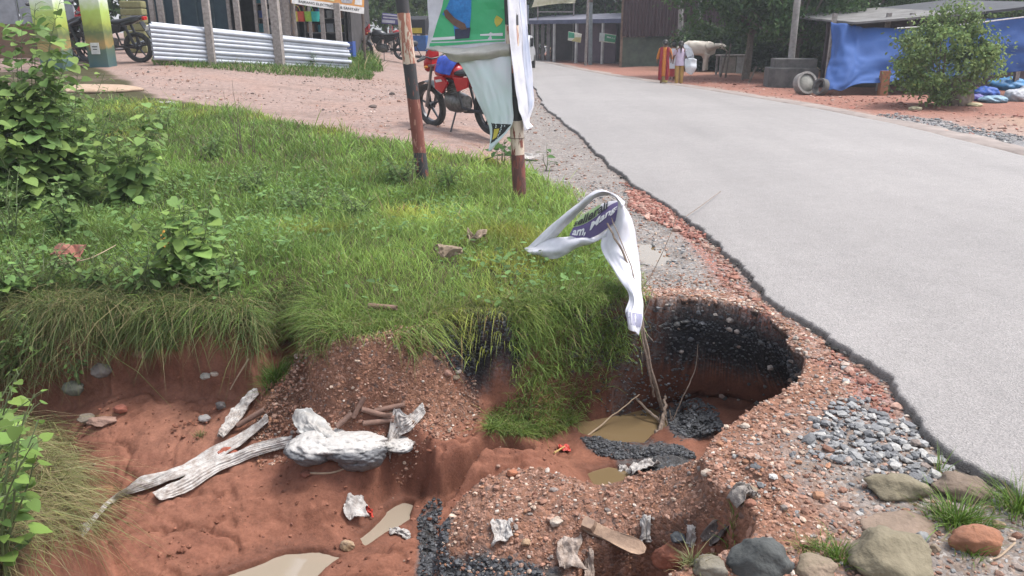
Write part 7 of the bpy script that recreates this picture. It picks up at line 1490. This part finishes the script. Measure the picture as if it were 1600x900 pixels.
# ------------------------------------------------------------------ car, auto rickshaw, far sign
def car(px, Y, label):
    b = at_y(px, 80, Y); root = empty("car", (b.x, Y, .03), R(84), label, "car"); wp = mat("car_white_paint", (.60, .61, .63), rough=.25, spec=.6)
    m = MB(); prof = [(-2.0, .35), (-2.05, .75), (-1.95, 1.0), (-1.6, 1.42), (-.9, 1.5), (.1, 1.48), (.8, 1.05), (1.6, .92), (1.95, .72), (2.0, .35)]; m.prism(prof, -.82, .82); m.build("body", wp, root, bevel=.05)
    m = MB(); m.box((-.5, 0, 1.2), (1.5, 1.68, .36)); m.build("side_window", mat("car_glass", (.02, .025, .03), rough=.08), root, bevel=.02); m = MB(); m.box((-1.82, 0, 1.2), (.10, 1.3, .36), (0, R(38), 0)); m.build("rear_window", MATS["car_glass"], root)
    for s in (-1, 1): m = MB(); m.box((-1.98, s * .68, .95), (.16, .2, .3)); m.build("tail_light", tail_m, root, bevel=.02)
    for x in (-1.25, 1.25):
        for s in (-1, 1): m = MB(); m.lathe([(.001, -.1), (.2, -.1), (.31, -.09), (.32, 0), (.31, .09), (.2, .1), (.001, .1)], 18, 'y', (x, s * .76, .3)); m.build("wheel", tyre_m, root, smooth=True)
    m = MB(); m.box((-2.07, 0, .62), (.02, .5, .12)); m.build("number_plate", plate_m, root); return root
car(804, 37, "white hatchback on the road mostly hidden behind the torn cloth")
b = at_y(664, 72, 36); ar = empty("auto_rickshaw", (b.x, b.y, gz(b.x, b.y)), R(70), "blue auto rickshaw with a black canopy behind the left post", "auto rickshaw")
m = MB(); m.prism([(-1.1, .3), (-1.15, .95), (.5, .95), (.9, .95), (1.2, .6), (1.2, .3)], -.62, .62); m.build("body", mat("rickshaw_blue", (.04, .12, .32), rough=.35), ar, bevel=.04); m = MB(); m.prism([(-1.15, .98), (-1.1, 1.6), (-.8, 1.75), (.6, 1.78), (.85, 1.7), (.8, 1.62), (-.2, 1.6), (-.35, .98)], -.6, .6); m.build("canopy", mat("black_canvas", (.025, .025, .03), rough=.7), ar, bevel=.03)
m = MB(); m.box((.88, 0, 1.35), (.04, 1.1, .6), (0, R(-14), 0)); m.build("windscreen", mat("car_glass", (.02, .025, .03)), ar)
for x, y in ((1.0, 0), (-.75, .55), (-.75, -.55)): m = MB(); m.lathe([(.001, -.05), (.21, -.05), (.22, 0), (.21, .05), (.001, .05)], 16, 'y', (x, y, .22)); m.build("wheel", tyre_m, ar, smooth=True)
m = MB(); m.box((-1.17, 0, 1.15), (.02, .9, .22)); m.build("number_plate", mat("yellow_plate", (.5, .4, .05), rough=.5), ar)
hanging_sign("notice_board", [(597, 20), (626, 23), (625, 39), (596, 37)], 34, "purple and white notice board behind the parked motorcycles", [(.09, .08, .22), ([(.05, .1), (.9, .1), (.9, .22), (.05, .22)], (.5, .5, .55)), ([(.1, .35), (.85, .35), (.85, .47), (.1, .47)], (.5, .5, .55)), ([(.05, .6), (.7, .6), (.7, .85), (.05, .85)], (.45, .45, .5))], "sign")
ppost = at_y(611, 60, 34.1); m = MB(); m.box((0, 0, .75), (.09, .06, 1.5)); o = m.build("notice_post", wood); o.location = (ppost.x, 34.15, gz(ppost.x, 34)); tag(o, "short wooden post holding the purple notice board", "post")

# ------------------------------------------------------------------ people and the cow (grown from skeletons)
def skin(name, joints, edges, mt, parent=None, sub=2, root=0, RS=1.12):
    me = bpy.data.meshes.new(name); me.from_pydata([j[:3] for j in joints], edges, []); o = bpy.data.objects.new("tmp", me); COL.objects.link(o)
    sk_ = o.modifiers.new("s", 'SKIN'); ss = o.modifiers.new("u", 'SUBSURF'); ss.levels = sub; ss.render_levels = sub
    if not me.skin_vertices: me.attributes.new  # layer is made with the modifier
    bm = bmesh.new(); bm.from_mesh(me); ly = bm.verts.layers.skin.verify(); bm.verts.ensure_lookup_table()
    for i, j in enumerate(joints):
        v = bm.verts[i][ly]; r_ = j[3] * RS; v.radius = (r_, j[4] * RS if len(j) > 4 else r_); v.use_root = (i == root)
    bm.to_mesh(me); bm.free(); dg = bpy.context.evaluated_depsgraph_get(); m2 = bpy.data.meshes.new_from_object(o.evaluated_get(dg)); bpy.data.objects.remove(o); bpy.data.meshes.remove(me); m2.name = name
    m2.polygons.foreach_set("use_smooth", [True] * len(m2.polygons)); m2.materials.clear(); m2.materials.append(mt); ob = bpy.data.objects.new(name, m2); COL.objects.link(ob)
    if parent: ob.parent = parent
    return ob
skin_m = mat("brown_skin", (.20, .10, .06), (.15, .075, .045), rough=.6, scale=6); hair_m = mat("black_hair", (.015, .013, .013), (.03, .025, .022), rough=.5, scale=20)
def body(root, H, arms, stride=.1, knee=.03, sh_w=.17):
    """arms: two lists of (x, y, z) for elbow, wrist, fingertip (fractions of height); faces +y"""
    h = H; J = [(0, 0, .53 * h, .085 * h, .065 * h), (0, 0, .62 * h, .075 * h, .055 * h), (0, .0, .72 * h, .085 * h, .06 * h), (0, 0, .81 * h, .07 * h, .05 * h), (0, .005 * h, .86 * h, .032 * h), (0, .01 * h, .90 * h, .052 * h, .058 * h), (0, .01 * h, .945 * h, .055 * h, .062 * h), (0, .0, .985 * h, .035 * h)]
    Ed = [(0, 1), (1, 2), (2, 3), (3, 4), (4, 5), (5, 6), (6, 7)]
    for s, ar in ((-1, arms[0]), (1, arms[1])):
        k = len(J); J += [(s * sh_w * .62 * h * .9, 0, .81 * h, .035 * h)] + [(a * h, b * h, c * h, r_ * h) for (a, b, c), r_ in zip(ar, (.024, .017, .013))]; Ed += [(3, k), (k, k + 1), (k + 1, k + 2), (k + 2, k + 3)]
        k = len(J); st = s * stride; J += [(s * .055 * h, 0, .47 * h, .052 * h), (s * .055 * h, st * .5 * h + knee * h, .27 * h, .034 * h), (s * .055 * h, st * h, .045 * h, .02 * h), (s * .06 * h, (st + .07) * h, .015 * h, .016 * h)]; Ed += [(0, k), (k, k + 1), (k + 1, k + 2), (k + 2, k + 3)]
    return skin("body", J, Ed, skin_m, root, 2)
def lathe_cloth(root, name, prof, mt, n=20, folds=6, amp=.04, off=(0, 0)):
    """prof rows: (z, rx, ry, x shift, y shift)"""
    vs = []; fs = []
    for i, (z, rx, ry_2, ox, oy) in enumerate(prof):
        for k in range(n): a = 2 * math.pi * k / n; f = 1 + amp * math.sin(folds * a + i * .5) * (i / len(prof)); vs.append((rx * f * math.cos(a) + ox + off[0], ry_2 * f * math.sin(a) + oy + off[1], z))
    for i in range(len(prof) - 1):
        for k in range(n): fs.append((i * n + k, i * n + (k + 1) % n, (i + 1) * n + (k + 1) % n, (i + 1) * n + k))
    m = MB(); m.add(vs, fs); o = m.build(name, mt, root, smooth=True); return o
def sleeve(root, pts, rad, mt, name="sleeve"): m = MB(); m.tube(pts, rad, 10); return m.build(name, mt, root, smooth=True)
def hair(root, H, tail=None, bun=False):
    m = MB(); m.ell((0, -.012 * H, .95 * H), (.068 * H, .070 * H, .072 * H), 14, 10)
    if bun: m.ell((0, -.065 * H, .93 * H), (.04 * H, .032 * H, .04 * H), 10, 8)
    if tail: m.tube([(0, -.05 * H, .95 * H), (.0, -.085 * H, .91 * H), (0, -.08 * H, .86 * H), (0, -.075 * H, tail * H)], [.022 * H, .028 * H, .024 * H, .008 * H], 8)
    return m.build("hair", hair_m, root, smooth=True)
def person_at(px, bot, top, label, rz):
    p = hit(px, bot); t = at_y(px, top, p.y); H = (t.z - p.z) * .985; return empty("person", p, rz, label, "person"), H
# woman in orange with a maroon shawl, seen from behind
w1_, H = person_at(1036, 132, 62, "woman walking away in an orange kurta with a long maroon shawl", R(-12))
body(w1_, H, (((-.155, .03, .66), (-.17, .07, .54), (-.165, .10, .48)), ((.15, .01, .66), (.155, .05, .55), (.15, .08, .49))), .09)
org = mat("orange_kurta", (.52, .19, .03), (.42, .13, .02), rough=.8, scale=7); mrn = mat("maroon_shawl", (.26, .018, .03), (.18, .012, .02), rough=.8, scale=7)
lathe_cloth(w1_, "kurta", [(z * H, a * H, b_ * H, 0, 0) for z, a, b_ in ((.845, .05, .045), (.82, .10, .06), (.76, .112, .075), (.64, .098, .078), (.52, .115, .095), (.36, .125, .10), (.20, .135, .11), (.19, .12, .10))], org)
for s in (-1, 1): sleeve(w1_, [(s * .10 * H, 0, .81 * H), (s * .145 * H, .02 * H, .68 * H), (s * .163 * H, .055 * H, .58 * H)], [.042 * H, .035 * H, .03 * H], org)
for x0, lb in ((-.075, 0), (.075, 0)):
    S = Sheet([[((x0 - .03) * H, -.055 * H, .85 * H), (x0 * H, -.07 * H, .85 * H), ((x0 + .03) * H, -.06 * H, .85 * H)], [((x0 - .035) * H, -.088 * H, .66 * H), (x0 * H, -.098 * H, .66 * H), ((x0 + .03) * H, -.09 * H, .66 * H)], [((x0 * 1.1 - .04) * H, -.115 * H, .4 * H), (x0 * 1.1 * H, -.125 * H, .4 * H), ((x0 * 1.1 + .035) * H, -.115 * H, .4 * H)], [((x0 * 1.1 - .045) * H, -.13 * H, .12 * H), (x0 * 1.1 * H, -.14 * H, .10 * H), ((x0 * 1.1 + .04) * H, -.13 * H, .13 * H)]], 10, 40, .02, (2, 6), .004, 4, 0, False); S.build("shawl", mrn, w1_)
lathe_cloth(w1_, "trousers", [(.20 * H, .085 * H, .07 * H, 0, 0), (.05 * H, .07 * H, .06 * H, .03 * H, .0)], mat("pale_yellow_cloth", (.45, .36, .14), (.36, .28, .1), rough=.85, scale=8), folds=2, amp=.15); hair(w1_, H, bun=True)
# girl in a lilac top and ochre trousers carrying things
w2_, H = person_at(1060, 133, 64, "girl in a lilac top and ochre trousers with a black ponytail, seen from behind", R(-4))
body(w2_, H, (((-.145, .01, .67), (-.16, .04, .55), (-.155, .07, .49)), ((.15, .03, .66), (.21, .10, .60), (.245, .13, .585))), .04)
lil = mat("lilac_top", (.50, .42, .52), (.40, .33, .42), rough=.8, scale=8); och = mat("ochre_cloth", (.42, .26, .08), (.33, .2, .06), rough=.85, scale=8)
lathe_cloth(w2_, "top", [(z * H, a * H, b_ * H, 0, 0) for z, a, b_ in ((.85, .048, .045), (.82, .10, .06), (.74, .112, .075), (.62, .10, .08), (.50, .115, .095), (.455, .12, .10), (.45, .10, .09))], lil)
for s in (-1, 1): sleeve(w2_, [(s * .10 * H, 0, .81 * H), (s * .13 * H, .01 * H, .73 * H), (s * .143 * H, .02 * H, .69 * H)], [.045 * H, .04 * H, .036 * H], lil)
for s in (-1, 1): m = MB(); m.tube([(s * .055 * H, 0, .48 * H), (s * .058 * H, s * .02 * H, .27 * H), (s * .057 * H, s * .038 * H, .05 * H)], [.062 * H, .052 * H, .045 * H], 12); m.build("trouser_leg", och, w2_, smooth=True)
hair(w2_, H, tail=.74)
p = w2_.location
m = MB(); m.lathe([(.001, 0), (.2, -.03), (.36, -.12), (.46, -.26), (.45, -.262), (.35, -.135), (.2, -.045), (.001, -.015)], 8); um = m.build("umbrella", mat("grey_umbrella", (.20, .21, .24), (.14, .15, .17), rough=.6, scale=4)); um.location = (p.x + .50, p.y + .25, p.z + 1.02); um.rotation_euler = (R(8), R(70), 0); tag(um, "grey umbrella held low at the right side of the girl in lilac", "umbrella")
S = Sheet([[(-.19, 0, .24), (0, -.06, .26), (.2, 0, .22)], [(-.18, -.04, 0), (.0, -.10, 0), (.2, -.04, .02)], [(-.12, 0, -.16), (.05, -.03, -.27), (.17, 0, -.14)]], 16, 16, .03, (3, 3), .03, 5, 0, False); o = S.build("shopping_bag", mat("white_plastic_bag", (.58, .60, .62), (.45, .48, .5), rough=.4, scale=5)); o.location = (p.x + .34, p.y - .05, p.z + .62); tag(o, "white plastic shopping bag in the right hand of the girl in lilac", "bag")
# child or woman in white between them
w3_, H = person_at(1050, 124, 66, "person in a white top walking between the woman in orange and the girl in lilac", R(-8))
body(w3_, H, (((-.14, .01, .67), (-.15, .04, .55), (-.145, .07, .49)), ((.14, .01, .67), (.15, .04, .55), (.145, .07, .49))), .07); wh = mat("white_cotton", (.55, .55, .57), (.45, .45, .47), rough=.85, scale=8)
lathe_cloth(w3_, "top", [(z * H, a * H, b_ * H, 0, 0) for z, a, b_ in ((.85, .048, .045), (.82, .10, .06), (.74, .112, .075), (.62, .10, .08), (.45, .12, .10), (.30, .13, .11))], wh); hair(w3_, H)
lathe_cloth(w3_, "skirt", [(.32 * H, .115 * H, .10 * H, 0, 0), (.08 * H, .13 * H, .11 * H, 0, 0)], mat("red_cloth", (.35, .04, .04), rough=.85, scale=8))
# two people by the stall row
w4_, H = person_at(869, 90, 60, "man in a pale blue checked shirt standing at the roadside by the stall row", R(10))
body(w4_, H, (((-.14, .04, .67), (-.12, .12, .60), (-.08, .16, .60)), ((.14, .04, .67), (.12, .12, .60), (.08, .16, .60))), .05); bl = mat("pale_blue_cotton", (.30, .34, .50), (.20, .24, .40), rough=.85, scale=20)
lathe_cloth(w4_, "shirt", [(z * H, a * H, b_ * H, 0, 0) for z, a, b_ in ((.85, .048, .045), (.82, .11, .065), (.74, .125, .08), (.60, .115, .085), (.44, .12, .10))], bl); lathe_cloth(w4_, "lungi", [(.46 * H, .12 * H, .10 * H, 0, 0), (.08 * H, .14 * H, .11 * H, 0, 0)], mat("grey_blue_cotton", (.28, .30, .38), (.2, .22, .3), rough=.85, scale=9)); hair(w4_, H)
w5_, H = person_at(895, 89, 66, "person in a yellow cloth sitting low beside the stacked bundles", R(20))
body(w5_, H, (((-.14, .04, .67), (-.12, .12, .60), (-.08, .16, .60)), ((.14, .04, .67), (.12, .12, .60), (.08, .16, .60))), .02); lathe_cloth(w5_, "wrap", [(z * H, a * H, b_ * H, 0, 0) for z, a, b_ in ((.84, .05, .045), (.80, .13, .08), (.5, .16, .13), (.1, .19, .16))], mat("yellow_cotton", (.50, .32, .06), (.4, .25, .04), rough=.85, scale=8)); hair(w5_, H)
for px, py, c, lb, sd_ in ((885, 86, (.08, .20, .45), "blue bundle heaped left of the sitting person in yellow", 101), (903, 87, (.14, .3, .35), "bluish green bundle right of the sitting person in yellow", 102), (843, 84, (.4, .42, .46), "pale sack by the far end of the stall row", 103), (1020, 92, (.2, .18, .16), "brown rubble lump by the low pinkish wall", 104)):
    lump("bundle", px, py, 20, 16, .45, lb, c, tuple(q * .6 for q in c), sd_, "bundle", .25, .1)
# the cow
p = hit(1085, 112); cow = empty("cow", (p.x, p.y, p.z), R(-6), "white humped cow standing with its head over the stall table under the shade tree", "cow")
ch_ = mat("white_cow_hide", (.50, .46, .40), (.40, .36, .31), rough=.9, scale=4)
J = [(0, 0, 1.02, .27, .25), (-.38, 0, 1.06, .25, .24), (-.68, 0, 1.08, .20, .20), (.32, 0, 1.02, .26, .22), (.52, 0, 1.10, .22, .18), (.50, 0, 1.33, .08, .09), (.80, 0, 1.10, .13, .10), (1.02, 0, 1.14, .10, .085), (1.20, 0, 1.10, .10, .085), (1.38, 0, .98, .07, .06), (1.48, 0, .92, .055, .055),
     (-.82, 0, 1.05, .04), (-.90, 0, .75, .025), (-.90, 0, .45, .03)]
Ed = [(0, 1), (1, 2), (0, 3), (3, 4), (4, 5), (4, 6), (6, 7), (7, 8), (8, 9), (9, 10), (2, 11), (11, 12), (12, 13)]
for s in (-1, 1):
    k = len(J); J += [(.46, s * .13, .78, .11), (.47 + .05 * s, s * .14, .45, .075), (.46 + .07 * s, s * .14, .10, .06), (.49 + .07 * s, s * .14, .03, .065)]; Ed += [(3, k), (k, k + 1), (k + 1, k + 2), (k + 2, k + 3)]
    k = len(J); J += [(-.60, s * .13, .80, .13), (-.54, s * .14, .62, .08), (-.70, s * .14, .42, .055), (-.67 - .04 * s, s * .14, .10, .042), (-.64 - .04 * s, s * .14, .03, .052)]; Ed += [(2, k), (k, k + 1), (k + 1, k + 2), (k + 2, k + 3), (k + 3, k + 4)]
    k = len(J); J += [(1.10, s * .10, 1.20, .03), (1.02, s * .24, 1.17, .035), (1.0, s * .30, 1.14, .015)]; Ed += [(8, k), (k, k + 1), (k + 1, k + 2)]
skin("body", J, Ed, ch_, cow, 2, 0, 1.35)
m = MB(); m.add([(.50, -.012, .92), (.90, -.012, 1.02), (.85, -.012, .78), (.55, -.012, .66), (.50, .012, .92), (.90, .012, 1.02), (.85, .012, .78), (.55, .012, .66)], [(0, 1, 2, 3), (7, 6, 5, 4), (0, 4, 5, 1), (1, 5, 6, 2), (2, 6, 7, 3), (3, 7, 4, 0)]); m.build("dewlap", ch_, cow, bevel=.008)
for s in (-1, 1): m = MB(); m.tube([(1.12, s * .07, 1.20), (1.08, s * .16, 1.30), (1.06, s * .17, 1.42)], [.028, .02, .006], 7); m.build("horn", mat("horn_grey", (.12, .11, .10), rough=.6), cow, smooth=True); m = MB(); m.ell((1.24, s * .095, 1.10), (.02, .015, .02), 8, 6); m.build("eye", black_ink, cow)
m = MB(); m.ell((1.53, 0, .90), (.03, .05, .045), 10, 8); m.build("muzzle", mat("grey_muzzle", (.10, .085, .08), rough=.6), cow, smooth=True)

# ------------------------------------------------------------------ the damp air: one closed, even volume round the scene
m = MB(); m.box((0, 194, 6.6), (524, 420, 18.8)); hm = bpy.data.materials.new("haze_air"); hm.use_nodes = True; hn = hm.node_tree; hn.nodes.clear()
ho = hn.nodes.new("ShaderNodeOutputMaterial"); pv = hn.nodes.new("ShaderNodeVolumePrincipled"); pv.inputs["Color"].default_value = (.86, .90, .96, 1); pv.inputs["Density"].default_value = .0013; pv.inputs["Anisotropy"].default_value = .2
hn.links.new(pv.outputs[0], ho.inputs["Volume"]); tag(m.build("haze", hm), kind="stuff")
